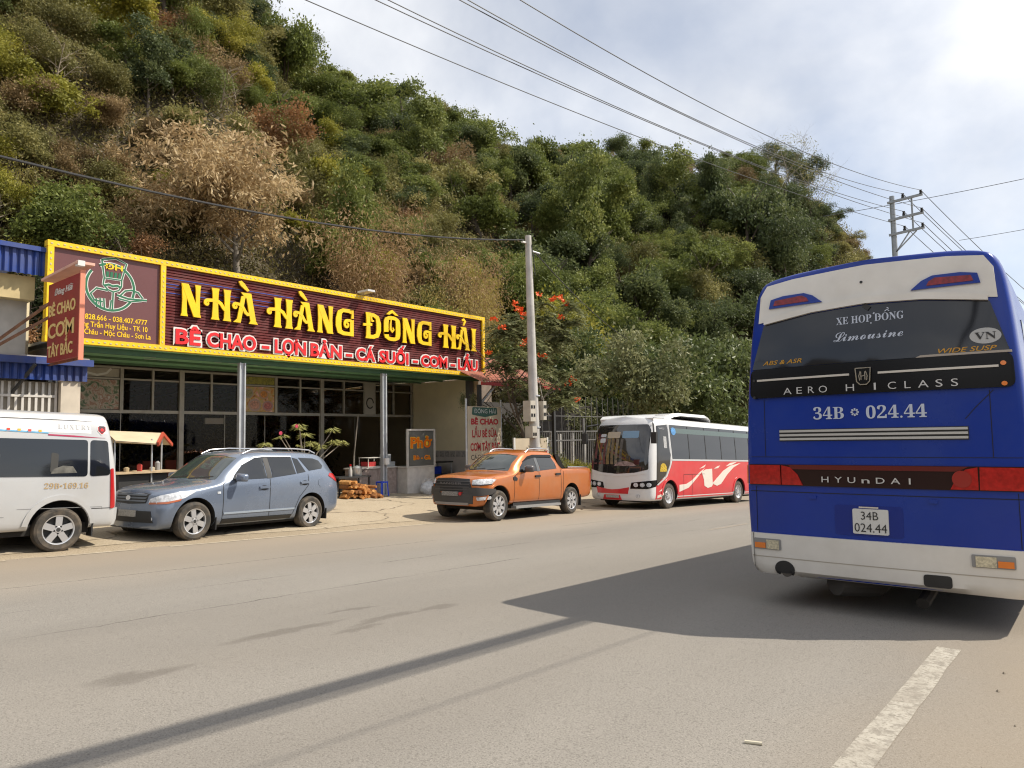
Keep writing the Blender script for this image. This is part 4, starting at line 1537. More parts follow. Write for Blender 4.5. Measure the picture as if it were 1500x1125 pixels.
MB().span(FX + 0.01, FX + 0.02, 12.12, 13.34, 3.32, 3.56).build('food_poster', poster_mat('poster_print_salad', [(0.16, 0.14, 0.03), (0.4, 0.36, 0.06), (0.2, 0.2, 0.04), (0.5, 0.42, 0.12)], 5, 5), rb)
p3 = MB().span(FX + 0.05, FX + 0.065, 17.14, 17.60, 2.40, 3.60).build('logo_banner', mat('banner_pale', (0.50, 0.46, 0.40), 0.6), rb)
MB().ribbon([(17.37 + 0.16 * math.cos(a_), 2.82 + 0.19 * math.sin(a_)) for a_ in np.linspace(0, 5.6, 24)], 0.05, 0.066, 0.069, (FX, 0, 0), YV, ZV).build('banner_mark', M_DARKST, p3)
# dim interior: red menu board, lattice of roof bracing, tables
MB().span(-27.9, -27.85, 14.6, 18.8, 1.0, 2.3).build('menu_board', mat('menu_red', (0.16, 0.04, 0.035), 0.6), rb)
for i in range(16):
    y = 6.3 + i * 0.85
    MB().bar((-27.5, y, 3.2), (-21.6, y + 0.5, 3.62), 0.04, 0.04).build('roof_brace', M_STEEL, rb)
MB().span(-21.35, -21.25, 11.0, 11.6, 2.02, 2.2).build('door_notice', M_WHITE, rb)
for y in (7.4, 10.4, 13.2):
    t_ = thing('dining_table', {7.4: 'dim dining table inside the restaurant behind the food cart', 10.4: 'dim dining table inside the restaurant behind the grey car', 13.2: 'dim dining table inside the restaurant behind the potted tree'}[y], 'table', (-24, y, zf))
    MB().box((-24, y, zf + 0.74), (0.8, 1.6, 0.04)).build('table_top', mat('table_wood', (0.22, 0.13, 0.07), 0.5), t_)
    for sx_ in (-1, 1):
        for sy_ in (-1, 1):
            MB().box((-24 + sx_ * 0.33, y + sy_ * 0.7, zf + 0.36), (0.05, 0.05, 0.72)).build('leg', M_STEEL, t_)

rt = random.Random(12)
for i in range(9):
    y = 7.0 + i * .85
    c_ = (.75, .76, .78) if i % 3 else (.7, .1, .08)
    o = MB().lathe([(0, 0), (.04, 0), (.045, .12), (.02, .2), (0, .2)], 10, (-23.75 - .2 * (i % 2), y, zf + .76), (0, 0, 1), (1, 0, 0))
    if any(abs(y - ty) < .75 for ty in (7.4, 10.4, 13.2)):
        tag(o.build('table_jar', mat('jar_%s' % ('white' if i % 3 else 'red'), c_, .4), None, loc=(-23.75 - .2 * (i % 2), y, zf + .76)), 'small %s jar on a dim dining table inside the restaurant' % ('white' if i % 3 else 'red'), 'jar', 'small %s jars on the dining tables' % ('white' if i % 3 else 'red'))
for k, (x, y) in enumerate(((-23.2, 7.0), (-23.2, 7.8), (-23.2, 10.1), (-23.2, 10.8), (-23.2, 12.9), (-23.2, 13.6))):
    ch = thing('dining_chair', ['left', 'right'][k % 2] + ' chair at the dim dining table ' + ('behind the food cart', 'behind the grey car', 'behind the potted tree')[k // 2], 'chair', (x, y, zf))
    MB().box((x, y, zf + .45), (.4, .4, .04)).build('seat', mat('chair_red', (.4, .07, .05), .5), ch)
    MB().box((x + .19, y, zf + .75), (.03, .38, .5)).build('backrest', mat('chair_red', (.4, .07, .05), .5), ch)
    for a in (-.17, .17):
        for b in (-.17, .17):
            MB().box((x + a, y + b, zf + .215), (.03, .03, .43)).build('leg', M_STEEL, ch)

# floodlights on top of the signboard
fl = thing('floodlight', 'small flat lamp on the top edge of the signboard', 'lamp', (-17.4, 14.0, 5.93))
MB().box((-17.2, 14.0, 6.02), (0.5, 0.28, 0.06)).build('lamp_head', mat('lamp_white', (0.6, 0.6, 0.6), 0.4), fl)
MB().bar((-17.5, 14.0, 5.93), (-17.25, 14.0, 6.0), 0.03, 0.03).build('bracket', M_STEEL, fl)

# ---------------- projecting sign on brackets
ps = thing('projecting_sign', 'narrow red box sign with cream lettering on rusty brackets left of the signboard', 'sign', (-15.6, 5.2, 3.1))
M_PRED = mat('sign_box_red', srgb(150, 46, 40), 0.5, var=0.10, vscale=3, dirt=(0.2, 0.08, 0.05), dscale=2, damt=0.4)
MB().span(-16.42, -14.76, 5.14, 5.21, 3.12, 4.72).build('box', M_PRED, ps)
MB().span(-14.758, -14.72, 5.13, 5.215, 3.05, 4.77).build('edge_strip', mat('strip_salmon', srgb(226, 140, 112), 0.5), ps)
rp = MB()
rp.prism([(-16.5, 4.80), (-14.62, 4.86), (-14.62, 4.91), (-16.5, 4.85)], -5.34, -5.02, (0, 0, 0), XV, ZV)
rp.build('little_roof', mat('sign_roof_pink', srgb(214, 168, 150), 0.6, var=0.1), ps)
MB().span(-14.74, -14.60, 5.04, 5.16, 4.82, 4.92).build('end_cap', M_WHITE, ps)
M_SCREAM = mat('sign_cream', srgb(226, 196, 130), 0.5)
for s, z, h_, a, b, of in (('Đông Hải', 4.45, 0.13, -16.05, -15.10, 0.0), ('BÊ CHAO', 4.05, 0.23, -16.34, -14.95, 0.02), ('CƠM', 3.60, 0.30, -16.36, -15.0, 0.02), ('TÂY BẮC', 3.22, 0.23, -16.36, -15.05, 0.02)):
    mb = MB()
    put_text(mb, s, (a, 5.14, z), XV, ZV, h_, W=b - a, d=0.012, depth=0.01, offset=of, shear=0.35 if h_ < 0.2 else 0)
    mb.build('sign_words', M_SCREAM if h_ > 0.2 else M_WHITE, ps)
for a, b in (((-18.0, 4.6, 3.6), (-16.35, 5.2, 4.4)), ((-18.0, 4.2, 3.2), (-16.35, 5.2, 4.1)), ((-17.4, 5.3, 4.4), (-16.4, 5.24, 4.4)), ((-17.4, 5.3, 3.12), (-15.0, 5.24, 3.10))):
    MB().bar(a, b, 0.045, 0.045).build('bracket', M_RUST, ps)
MB().bar((-16.6, 5.0, 3.1), (-17.4, 4.4, 1.9), 0.05, 0.05).build('stay', M_DARKST, ps)

# ---------------- blue-roofed neighbour on the left
nb = thing('blue_roofed_building', 'building with blue metal fascia and lower blue canopy at the left edge', 'building', (-19, 2, 0))
MB().span(-19.2, -18.9, -6, 5.40, -0.8, 5.2).build('front_wall', mat('neighbour_wall', (0.36, 0.33, 0.29), 0.9, var=0.12, vscale=1.2), nb)
MB().span(-27, -18.95, 5.30, 5.55, -0.8, 5.2).build('side_wall', M_CREAM, nb)
rb1 = MB()
rb1.span(-27, -17.5, -6, 5.44, 5.66, 5.76)
r1 = rb1.build('roof_edge', M_BLUE, nb)
fz = MB()
for i in range(82):
    y = -6 + i * 0.14
    fz.add([(-17.62, y, 5.14), (-17.57, y + 0.03, 5.14), (-17.57, y + 0.09, 5.14), (-17.62, y + 0.12, 5.14), (-17.62, y + 0.14, 5.14),
            (-17.62, y, 5.67), (-17.57, y + 0.03, 5.67), (-17.57, y + 0.09, 5.67), (-17.62, y + 0.12, 5.67), (-17.62, y + 0.14, 5.67)],
           [(0, 1, 6, 5), (1, 2, 7, 6), (2, 3, 8, 7), (3, 4, 9, 8)])
fz.build('ribbed_fascia', M_BLUE, nb)
MB().span(-18.6, -17.8, -6, 5.3, 4.62, 5.13).build('yellow_beam', mat('beam_ochre', (0.52, 0.42, 0.22), 0.8, var=0.12), nb)
MB().span(-18.75, -18.1, 4.75, 5.25, -0.6, 4.62).build('pillar', mat('pillar_pale', (0.42, 0.40, 0.37), 0.85, var=0.1), nb)
MB().span(-18.90, -18.80, 2.0, 4.6, 2.6, 4.3).build('dark_window', mat('window_dark', (0.02, 0.02, 0.025), 0.15), nb)
MB().span(-18.6, -17.9, 4.1, 4.7, 3.66, 3.78).build('ledge', mat('ledge_pale_blue', srgb(120, 160, 200), 0.6), nb)
cn = MB()
cn.prism([(-18.9, 3.42), (-16.75, 3.22), (-16.75, 3.30), (-18.9, 3.50)], -6.06, 6.0, (0, 0, 0), XV, ZV)
cn_o = cn.build('canopy_sheet', mat('canopy_concrete', (0.40, 0.37, 0.33), 0.85, var=0.15), nb)
MB().span(-16.76, -16.62, -6, 6.10, 3.12, 3.26).build('canopy_gutter', M_BLUE, nb)
fz = MB()
for i in range(86):
    y = -6 + i * 0.14
    fz.add([(-16.80, y, 2.80), (-16.75, y + 0.03, 2.80), (-16.75, y + 0.09, 2.80), (-16.80, y + 0.12, 2.80), (-16.80, y + 0.14, 2.80),
            (-16.80, y, 3.13), (-16.75, y + 0.03, 3.13), (-16.75, y + 0.09, 3.13), (-16.80, y + 0.12, 3.13), (-16.80, y + 0.14, 3.13)],
           [(0, 1, 6, 5), (1, 2, 7, 6), (2, 3, 8, 7), (3, 4, 9, 8)])
fz.build('canopy_valance', M_BLUE, nb)
MB().span(-17.05, -16.82, 5.55, 5.92, -0.4, 2.80).build('pillar', mat('pillar_beige', (0.55, 0.49, 0.40), 0.85, var=0.12, vscale=4), nb)
M_GATE = mat('gate_pale', (0.60, 0.57, 0.52), 0.6, var=0.08)
MB().span(-17.05, -17.02, -2, 5.52, -0.3, 2.78).build('shutter_backing', mat('shutter_tan', (0.34, 0.30, 0.24), 0.8, var=0.2), nb)
for i in range(30):
    y = 2.0 + i * 0.12
    MB().span(-17.0, -16.96, y, y + 0.045, -0.2, 2.76).build('gate_bar', M_GATE, nb)
for z in (0.2, 1.4, 2.45):
    MB().span(-17.015, -16.95, -2, 5.5, z, z + 0.05).build('gate_rail', M_GATE, nb)
# ================================================================== VEHICLES
def pchip(xk, yk, x):
    """monotone cubic interpolation."""
    xk, yk = np.asarray(xk, float), np.asarray(yk, float)
    h = np.diff(xk); dl = np.diff(yk) / h
    m = np.zeros_like(yk)
    for i in range(1, len(xk) - 1):
        if dl[i - 1] * dl[i] > 0:
            w1, w2 = 2 * h[i] + h[i - 1], h[i] + 2 * h[i - 1]
            m[i] = (w1 + w2) / (w1 / dl[i - 1] + w2 / dl[i])
    m[0], m[-1] = dl[0], dl[-1]
    k = np.clip(np.searchsorted(xk, x) - 1, 0, len(h) - 1)
    t = (x - xk[k]) / h[k]
    h00 = (1 + 2 * t) * (1 - t) ** 2; h10 = t * (1 - t) ** 2; h01 = t * t * (3 - 2 * t); h11 = t * t * (t - 1)
    return h00 * yk[k] + h10 * h[k] * m[k] + h01 * yk[k + 1] + h11 * h[k] * m[k + 1]


def loft(stations, sub=5, ssub=4, bowf=0.0, bowb=0.0):
    """closed body from half cross-sections. station: (x, [(y,z)...]) first and last points on the centre line."""
    ns, npt = len(stations), len(stations[0][1])
    A = np.array([[(x if not isinstance(x, (list, tuple)) else x[k], y, z) for k, (y, z) in enumerate(sec)] for x, sec in stations])
    ks = np.arange(ns)
    kq = np.linspace(0, ns - 1, (ns - 1) * sub + 1)
    B = np.empty((len(kq), npt, 3))
    for j in range(npt):
        for c in range(3):
            B[:, j, c] = pchip(ks, A[:, j, c], kq)
    # across the section: rounded interpolation by index
    pq = np.linspace(0, npt - 1, (npt - 1) * ssub + 1)
    Cc = np.empty((len(kq), len(pq), 3))
    for i in range(len(kq)):
        for c in range(3):
            Cc[i, :, c] = pchip(np.arange(npt), B[i, :, c], pq)
    n, m = Cc.shape[:2]
    mb = MB()
    cols = 12
    full = []
    for i in range(n):
        half = Cc[i]
        ring = [tuple(p) for p in half] + [(p[0], -p[1], p[2]) for p in half[-2:0:-1]]
        full.append(ring)
    k = len(full[0])
    vs_ = [p for r_ in full for p in r_]
    fs_ = []
    for i in range(n - 1):
        for j in range(k):
            j2 = (j + 1) % k
            fs_.append((i * k + j, i * k + j2, (i + 1) * k + j2, (i + 1) * k + j))
    mb.add(vs_, fs_)
    # caps bowed outwards
    for idx, bow, sgn in ((0, bowf, 1), (n - 1, bowb, -1)):
        half = Cc[idx]
        rows_ = []
        for p in half:
            rows_.append([(p[0] + sgn * bow * (1 - t_ ** 2) * min(1.0, p[1] / 0.3), p[1] * t_, p[2]) for t_ in np.linspace(1, -1, cols + 1)])
        mb.grid(rows_)
    return mb


def make_body(mb, name, m, parent, wells=(), m_dark=None, well_r=0.4, half=0.9, depth=0.34, smooth=32, cut=None):
    me = bpy.data.meshes.new(name)
    me.from_pydata(mb.v, [], mb.f)
    bm = bmesh.new()
    bm.from_mesh(me)
    bmesh.ops.remove_doubles(bm, verts=bm.verts, dist=1e-4)
    bmesh.ops.dissolve_degenerate(bm, edges=bm.edges, dist=1e-4)
    bmesh.ops.recalc_face_normals(bm, faces=bm.faces)
    bm.to_mesh(me)
    bm.free()
    bm = bmesh.new(); bm.from_mesh(me)
    bad = [e for e in bm.edges if not e.is_manifold]
    if bad:
        bmesh.ops.holes_fill(bm, edges=bad, sides=0)
        bm.to_mesh(me)
    bm.free()
    me.materials.append(m)
    bvh_me = me
    o = link_mesh(name, me, parent)
    if wells or cut:
        c = MB()
        for (x, z) in wells:
            for s in (-1, 1):
                c.lathe([(0.0, 0.0), (well_r, 0.0), (well_r, depth + 0.4), (0.0, depth + 0.4)], 36, (x, s * (half - depth), z), (0, s, 0), (1, 0, 0))
        if cut: cut(c)
        cme = bpy.data.meshes.new('cut')
        cme.from_pydata(c.v, [], c.f)
        bm = bmesh.new(); bm.from_mesh(cme)
        bmesh.ops.remove_doubles(bm, verts=bm.verts, dist=1e-5)
        bmesh.ops.dissolve_degenerate(bm, edges=bm.edges, dist=1e-5)
        bmesh.ops.recalc_face_normals(bm, faces=bm.faces)
        bm.to_mesh(cme); bm.free()
        cme.materials.append(m_dark)
        co = bpy.data.objects.new('cut', cme)
        COL.objects.link(co)
        tmp = bpy.data.objects.new('tmp', me)
        COL.objects.link(tmp)
        md = tmp.modifiers.new('b', 'BOOLEAN')
        md.operation = 'DIFFERENCE'; md.object = co
        def vol(q):
            bq = bmesh.new(); bq.from_mesh(q); v_ = bq.calc_volume(); bq.free(); return v_
        v0 = vol(me)
        for slv, slf in (('EXACT', False), ('EXACT', True), ('FAST', False)):
            md.solver = slv
            if slv == 'EXACT':
                md.use_self = slf
                md.material_mode = 'TRANSFER'
            dg = bpy.context.evaluated_depsgraph_get()
            new = bpy.data.meshes.new_from_object(tmp.evaluated_get(dg))
            v1 = vol(new)
            if 0.5 * v0 < v1 < v0 * 0.995 and len(new.polygons) > 50:
                o.data = new
                new.name = name
                break
        bpy.data.objects.remove(tmp); bpy.data.objects.remove(co)
    o.data.polygons.foreach_set('use_smooth', [True] * len(o.data.polygons))
    o.data.set_sharp_from_angle(angle=R(smooth))
    bvh = BVHTree.FromPolygons([v.co[:] for v in bvh_me.vertices], [p.vertices[:] for p in bvh_me.polygons])
    return o, bvh


def caster(bvh, frame, off):
    """2-D point -> point on the body, seen along `frame` ('L','R','F','B','T' or a plan angle in degrees)."""
    def f(a, b):
        if frame == 'L': o_, d_ = Vector((a, 5, b)), Vector((0, -1, 0))
        elif frame == 'R': o_, d_ = Vector((a, -5, b)), Vector((0, 1, 0))
        elif frame == 'F': o_, d_ = Vector((30, a, b)), Vector((-1, 0, 0))
        elif frame == 'B': o_, d_ = Vector((-30, a, b)), Vector((1, 0, 0))
        elif frame == 'T': o_, d_ = Vector((a, b, 9)), Vector((0, 0, -1))
        else:
            an = R(frame[0])
            nn = Vector((math.cos(an), math.sin(an), 0)); aa = Vector((-math.sin(an), math.cos(an), 0))
            o_, d_ = nn * 9 + aa * (a + aa.x * frame[1]) + Vector((0, 0, b)), -nn
        h = bvh.ray_cast(o_, d_)
        if h[0] is None:
            return None
        return h[0] - d_ * off
    return f


def decal(name, bvh, pts, frame, m, parent, off=0.006, dx_=0.07, rows=6, r=0.0, skirt=0.02, smooth=40):
    """a panel that follows the body: x-monotone outline laid on the surface, with a skirt back into it."""
    if r: pts = fillet(pts, r, 4)
    cast = caster(bvh, frame, off)
    xs_ = sorted(set([round(p[0], 4) for p in pts]))
    x0, x1 = xs_[0], xs_[-1]
    add = list(np.arange(x0, x1, dx_))
    xs_ = sorted(set(xs_ + [round(a, 4) for a in add]))
    xs_ = [x for i, x in enumerate(xs_) if i == 0 or x - xs_[i - 1] > 1e-3 or x in (x0, x1)]
    n = len(pts)
    colp = []
    for x in xs_:
        xq = min(max(x, x0 + 1e-4), x1 - 1e-4)
        zs = []
        for i in range(n):
            (ax, az), (bx, bz) = pts[i], pts[(i + 1) % n]
            if (ax - xq) * (bx - xq) <= 0 and abs(ax - bx) > 1e-9:
                zs.append(az + (bz - az) * (xq - ax) / (bx - ax))
        if len(zs) < 2: continue
        lo_, hi_ = min(zs), max(zs)
        if hi_ - lo_ < 1e-3: hi_ = lo_ + 1e-3
        col_ = []
        last = None
        for k in range(rows + 1):
            p = cast(x, lo_ + (hi_ - lo_) * k / rows)
            if p is None: p = last
            last = p
            col_.append(p)
        for k in range(rows, -1, -1):
            if col_[k] is None and k < rows: col_[k] = col_[k + 1]
        if col_[0] is None: continue
        colp.append(col_)
    if len(colp) < 2: return None
    cen = {'L': Vector((0, -1, 0)), 'R': Vector((0, 1, 0)), 'F': Vector((-1, 0, 0)), 'B': Vector((1, 0, 0)), 'T': Vector((0, 0, -1))}.get(frame)
    if cen is None:
        an = R(frame[0]); cen = -Vector((math.cos(an), math.sin(an), 0))
    mb = MB()
    mb.grid(colp)
    bnd = [colp[0][k] for k in range(rows + 1)] + [c_[rows] for c_ in colp[1:]] + [colp[-1][k] for k in range(rows - 1, -1, -1)] + [c_[0] for c_ in colp[-2:0:-1]]
    nb_ = len(bnd)
    mb.add(bnd + [p + cen * (off + skirt) for p in bnd], [(i, (i + 1) % nb_, nb_ + (i + 1) % nb_, nb_ + i) for i in range(nb_)])
    return mb.build(name, m, parent, smooth=smooth, fix=True)


def seam(name, bvh, path, frame, m, parent, wd=0.012, off=0.003, step=0.05):
    cast = caster(bvh, frame, off)
    pts = []
    for (a, b) in zip(path[:-1], path[1:]):
        k = max(1, int(math.hypot(b[0] - a[0], b[1] - a[1]) / step))
        pts += [(a[0] + (b[0] - a[0]) * i / k, a[1] + (b[1] - a[1]) * i / k) for i in range(k)]
    pts.append(path[-1])
    A, B = [], []
    for i, p in enumerate(pts):
        q0, q1 = pts[max(0, i - 1)], pts[min(len(pts) - 1, i + 1)]
        tx, tz = q1[0] - q0[0], q1[1] - q0[1]
        k = math.hypot(tx, tz) or 1
        nx, nz = -tz / k * wd / 2, tx / k * wd / 2
        a, b = cast(p[0] + nx, p[1] + nz), cast(p[0] - nx, p[1] - nz)
        if a is None or b is None: continue
        A.append(a); B.append(b)
    if len(A) < 2: return None
    mb = MB()
    mb.grid([A, B])
    return mb.build(name, m, parent)


def surf_text(name, bvh, s, a, b, z, H, frame, m, parent, off=0.006, flip=False, **kw):
    """lettering laid on the body surface, between a and b along the frame's axis."""
    v, f = text_geo(s, kw.get('offset', 0.0), kw.get('shear', 0.0), kw.get('space', 1.0))
    x0, x1 = v[:, 0].min(), v[:, 0].max()
    k = (b - a) / (x1 - x0)
    cast = caster(bvh, frame, off)
    zt = kw.get('dz', 0.0)
    out_ = []
    for (x, y) in v:
        aa = a + (x - x0) * k
        p = cast(aa, z + y * H + zt * (x - x0) / (x1 - x0))
        out_.append(p if p is not None else (out_[-1] if out_ else Vector((0, 0, 0))))
    mb = MB()
    mb.add(out_, f)
    return mb.build(name, m, parent)


M_TYRE = mat('tyre_rubber', (0.045, 0.042, 0.038), 0.9, var=0.2, vscale=7, dirt=(0.22, 0.17, 0.12), dscale=5, damt=0.6)
M_RIM = mat('alloy_silver', (0.62, 0.62, 0.63), 0.32, metal=0.7, var=0.06)
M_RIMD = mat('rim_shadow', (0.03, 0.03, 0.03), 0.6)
M_BLK = mat('plastic_black', (0.022, 0.022, 0.023), 0.5, var=0.1)
M_BLKG = mat('gloss_black', (0.006, 0.006, 0.007), 0.2, spec=0.25)
M_UNDER = mat('underside_dark', (0.02, 0.018, 0.016), 0.9)
M_CARGL = mat('car_glass_dark', (0.012, 0.014, 0.016), 0.05, spec=0.8, coat=0.3)
M_WSGL = mat('windscreen_glass', (0.05, 0.06, 0.058), 0.05, spec=0.8, coat=0.4)
M_CHROME = mat('chrome', (0.75, 0.75, 0.76), 0.15, metal=1.0)
M_LAMPC = mat('lamp_clear', (0.55, 0.57, 0.6), 0.12, spec=0.8, coat=0.6, var=0.4, vscale=22)
M_LAMPR = mat('lamp_red', (0.42, 0.015, 0.015), 0.15, coat=0.6)
M_LAMPO = mat('lamp_orange', (0.75, 0.20, 0.02), 0.2, coat=0.5)
M_PLATE = mat('plate_white', (0.62, 0.62, 0.6), 0.5)
M_SEAM = mat('panel_gap', (0.012, 0.012, 0.012), 0.8)


def wheel(parent, x, y, r, wd, spokes=5, side=1, dual=False, style='car', m_rim=None):
    """tyre mesh (the wheel) with rim, spokes and hub as its pieces."""
    m_rim = m_rim or M_RIM
    s = side
    rr = r * (0.66 if style == 'car' else 0.60)
    p = MB()
    h = wd / 2
    prof = [(rr, -h * 0.9), (r * 0.86, -h), (r * 0.97, -h * 0.82), (r, -h * 0.5), (r, h * 0.5), (r * 0.97, h * 0.82), (r * 0.86, h), (rr, h * 0.9), (rr * 0.97, h * 0.6), (rr * 0.97, -h * 0.6)]
    p.lathe(prof, 40, (x, y, r), (0, s, 0), (1, 0, 0), close=True)
    t = p.build('wheel', M_TYRE, parent, smooth=35, fix=True)
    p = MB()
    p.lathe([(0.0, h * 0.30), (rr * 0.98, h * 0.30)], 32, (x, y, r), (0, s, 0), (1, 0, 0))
    p.build('rim_shade_disc', M_RIMD, t)  # near-black disc behind the spokes, painting the shade inside the rim
    p = MB()
    p.lathe([(rr * 0.90, h * 0.55), (rr * 0.93, h * 0.86), (rr * 1.0, h * 0.90), (rr * 1.0, h * 0.45)], 40, (x, y, r), (0, s, 0), (1, 0, 0))
    e = 0
    if style == 'car':
        for k in range(spokes):
            an = 2 * PI * k / spokes + 0.35
            d = Vector((math.cos(an), 0, math.sin(an)))
            tv = Vector((-math.sin(an), 0, math.cos(an)))
            w0, w1 = rr * 0.20, rr * (0.17 if spokes < 8 else 0.11)
            a0, a1 = rr * 0.15, rr * 0.95
            yo, yi = h * 0.80 * s, h * 0.5 * s
            C_ = Vector((x, y, r))
            q = [C_ + d * a0 - tv * w0, C_ + d * a0 + tv * w0, C_ + d * a1 + tv * w1 * 1.25, C_ + d * a1 - tv * w1 * 1.25]
            top = [v_ + Vector((0, yo, 0)) for v_ in q]; bot = [v_ + Vector((0, yi, 0)) for v_ in q]
            p.add(top + bot, [(0, 1, 2, 3), (4, 7, 6, 5), (0, 4, 5, 1), (1, 5, 6, 2), (2, 6, 7, 3), (3, 7, 4, 0)])
        p.lathe([(0.0, h * 0.88), (rr * 0.20, h * 0.86), (rr * 0.24, h * 0.7), (rr * 0.24, h * 0.5)], 20, (x, y, r), (0, s, 0), (1, 0, 0))
    else:
        p.lathe([(0.0, h * 0.95), (rr * 0.30, h * 0.92), (rr * 0.34, h * 0.5), (rr * 0.55, h * 0.42), (rr * 0.90, h * 0.62)], 28, (x, y, r), (0, s, 0), (1, 0, 0))
        for k in range(8):
            an = 2 * PI * k / 8
            p.lathe([(0.0, 0.05), (rr * 0.07, 0.05), (rr * 0.07, 0.0)], 8, (x + math.cos(an) * rr * 0.45, y + s * h * 0.46, r + math.sin(an) * rr * 0.45), (0, s, 0), (1, 0, 0))
    p.build('rim', m_rim, t, smooth=30, fix=True)
    if style == 'car':
        p = MB()
        p.lathe([(0.0, h * 0.90), (rr * 0.13, h * 0.90), (rr * 0.14, h * 0.86)], 16, (x, y, r), (0, s, 0), (1, 0, 0))
        p.build('hub_cap', M_DARKST, t)
    if dual:
        p = MB()
        p.lathe(prof, 32, (x, y - s * wd * 1.12, r), (0, s, 0), (1, 0, 0), close=True)
        p.build('inner_tyre', M_TYRE, t, smooth=35, fix=True)
    return t


def on_road(px, py, heading_deg, lat=0.0, dz=0.0, pitch=1.0):
    """frame of a vehicle standing on the sloping ground: x forward, y left, z up from the road."""
    d = Vector((math.cos(R(heading_deg)), math.sin(R(heading_deg)), 0))
    up = Vector((0, GRADE * pitch, 1)).normalized()
    d = (d - up * d.dot(up)).normalized()
    l = up.cross(d)
    m = Matrix((d, l, up)).transposed().to_4x4()
    p = Vector((px, py, 0)) + l * lat
    p.z = gz(-8, p.y) + 0.008 + dz
    m.translation = p
    return m


def mirror_shell(x, y, z, k, w, h, d):
    p = MB()
    prof = fillet([(-w / 2, -h / 2), (w / 2, -h / 2 * .9), (w / 2, h / 2 * .8), (-w / 2, h / 2)], h * .3, 4)
    n = len(prof)
    for sc_, dx_ in ((.55, d), (.9, d * .7), (1.0, d * .2), (1.0, -d * .2), (.9, -d * .25)):
        p.v += [(x + dx_, y + k * a * sc_, z + b * sc_) for a, b in prof]
    for i in range(4):
        for j in range(n):
            p.f.append((i * n + j, i * n + (j + 1) % n, (i + 1) * n + (j + 1) % n, (i + 1) * n + j)); p.mi.append(0)
    p.f += [tuple(range(n)), tuple(range(4 * n, 5 * n))]; p.mi += [0, 0]
    return p


def both(fn):
    for s in ('L', 'R'):
        fn(s, 1 if s == 'L' else -1)


# ---------------------------------------------------------------- blue coach (rear view)
M_BBLUE = mat('coach_blue', (0.003, 0.030, 0.28), 0.2, spec=0.3, coat=0.2, var=0.06, vscale=1.5, dirt=(0.04, 0.075, 0.25), dscale=1.1, damt=0.25)
M_BWHITE = mat('coach_white', (0.70, 0.68, 0.64), 0.3, coat=0.4, var=0.05, dirt=(0.5, 0.45, 0.38), dscale=1.2, damt=0.35)
M_BGREY = mat('coach_lettering_silver', (0.50, 0.56, 0.68), 0.45)
bb = thing('blue_coach', 'large blue and white tour coach seen from behind on the right', 'bus', matrix=on_road(-1.665, 13.42, 90, pitch=1.0))
BR = -6.0     # rear face
W_ = 1.255


def bsec(k=1.0, ky=1.0, dz=0.0):
    pts_ = [(0, 0.30), (1.10, 0.30), (1.20, 0.36), (1.235, 0.75), (1.25, 1.2), (1.235, 1.9), (1.20, 2.5), (1.16, 2.95), (1.12, 3.20), (1.03, 3.37), (0.65, 3.44), (0, 3.46)]
    return [(y * ky, 0.30 + (z - 0.30) * k + dz) for y, z in pts_]


def rear_sec(inset, lean):
    return [(max(0.0, y - inset * (1 if y > 0.5 else y / 0.5)), z if z > 0.4 else z + inset * 0.3) for y, z in bsec()]


rear_x = [0.03, 0.03, 0.02, 0.0, 0.0, 0.0, 0.01, 0.04, 0.06, 0.08, 0.09, 0.09]
sts = [(5.95, bsec(0.97, 0.9)), (5.8, bsec(0.99, 0.97)), (5.4, bsec()), (0, bsec()), (-5.4, bsec()),
       ([BR + 0.16 + q * 0.9 for q in rear_x], bsec()), ([BR + 0.07 + q for q in rear_x], rear_sec(0.008, 0)), ([BR + 0.02 + q for q in rear_x], rear_sec(0.03, 0)), ([BR + q for q in rear_x], rear_sec(0.07, 0))]
body, bv = make_body(loft(sts, sub=4, ssub=4, bowf=0.15, bowb=0.06), 'body', M_BBLUE, bb, wells=((3.2, 0.5), (-2.9, 0.5)), m_dark=M_UNDER, well_r=0.58, half=1.26, depth=0.5, smooth=40)
B = lambda u: -u      # picture-right is the coach's right = -y; frame 'B' uses y
def bp(pts_): return [(-u, z) for u, z in pts_]
# white hood above the rear window, with blue lamp pods
decal('rear_hood', bv, bp([(-1.07, 2.93), (-1.05, 3.22), (-0.98, 3.335), (-0.70, 3.37), (0.0, 3.40), (0.70, 3.37), (0.98, 3.335), (1.05, 3.22), (1.07, 2.93), (0.5, 3.0), (0, 3.03), (-0.5, 3.0)]), 'B', M_BWHITE, bb, off=0.012, rows=8)
hood_lip = decal('hood_lip', bv, bp([(-1.0, 2.905), (-0.5, 2.975), (0.0, 3.0), (0.5, 2.975), (1.0, 2.905), (1.0, 2.96), (0.5, 3.045), (0.0, 3.075), (-0.5, 3.045), (-1.0, 2.96)]), 'B', M_BWHITE, bb, off=0.05, rows=3)
for s in (-1, 1):
    pod = decal('lamp_pod', bv, [(-s * u, z) for u, z in [(-0.95, 3.075), (-0.93, 3.17), (-0.80, 3.195), (-0.58, 3.195), (-0.49, 3.155), (-0.40, 3.075)]], 'B', M_BBLUE, bb, off=0.03, rows=4)
    decal('high_lamp', bv, [(-s * u, z) for u, z in [(-0.90, 3.10), (-0.88, 3.155), (-0.60, 3.17), (-0.55, 3.14), (-0.53, 3.10)]], 'B', mat('lamp_red_dim', (0.22, 0.012, 0.018), 0.25, var=0.4, vscale=30), pod, off=0.036, rows=3)
decal('camera_dot', bv, bp(ellipse(-0.03, 3.225, 0.014, 0.014, 10)), 'B', M_BLK, bb, off=0.018)
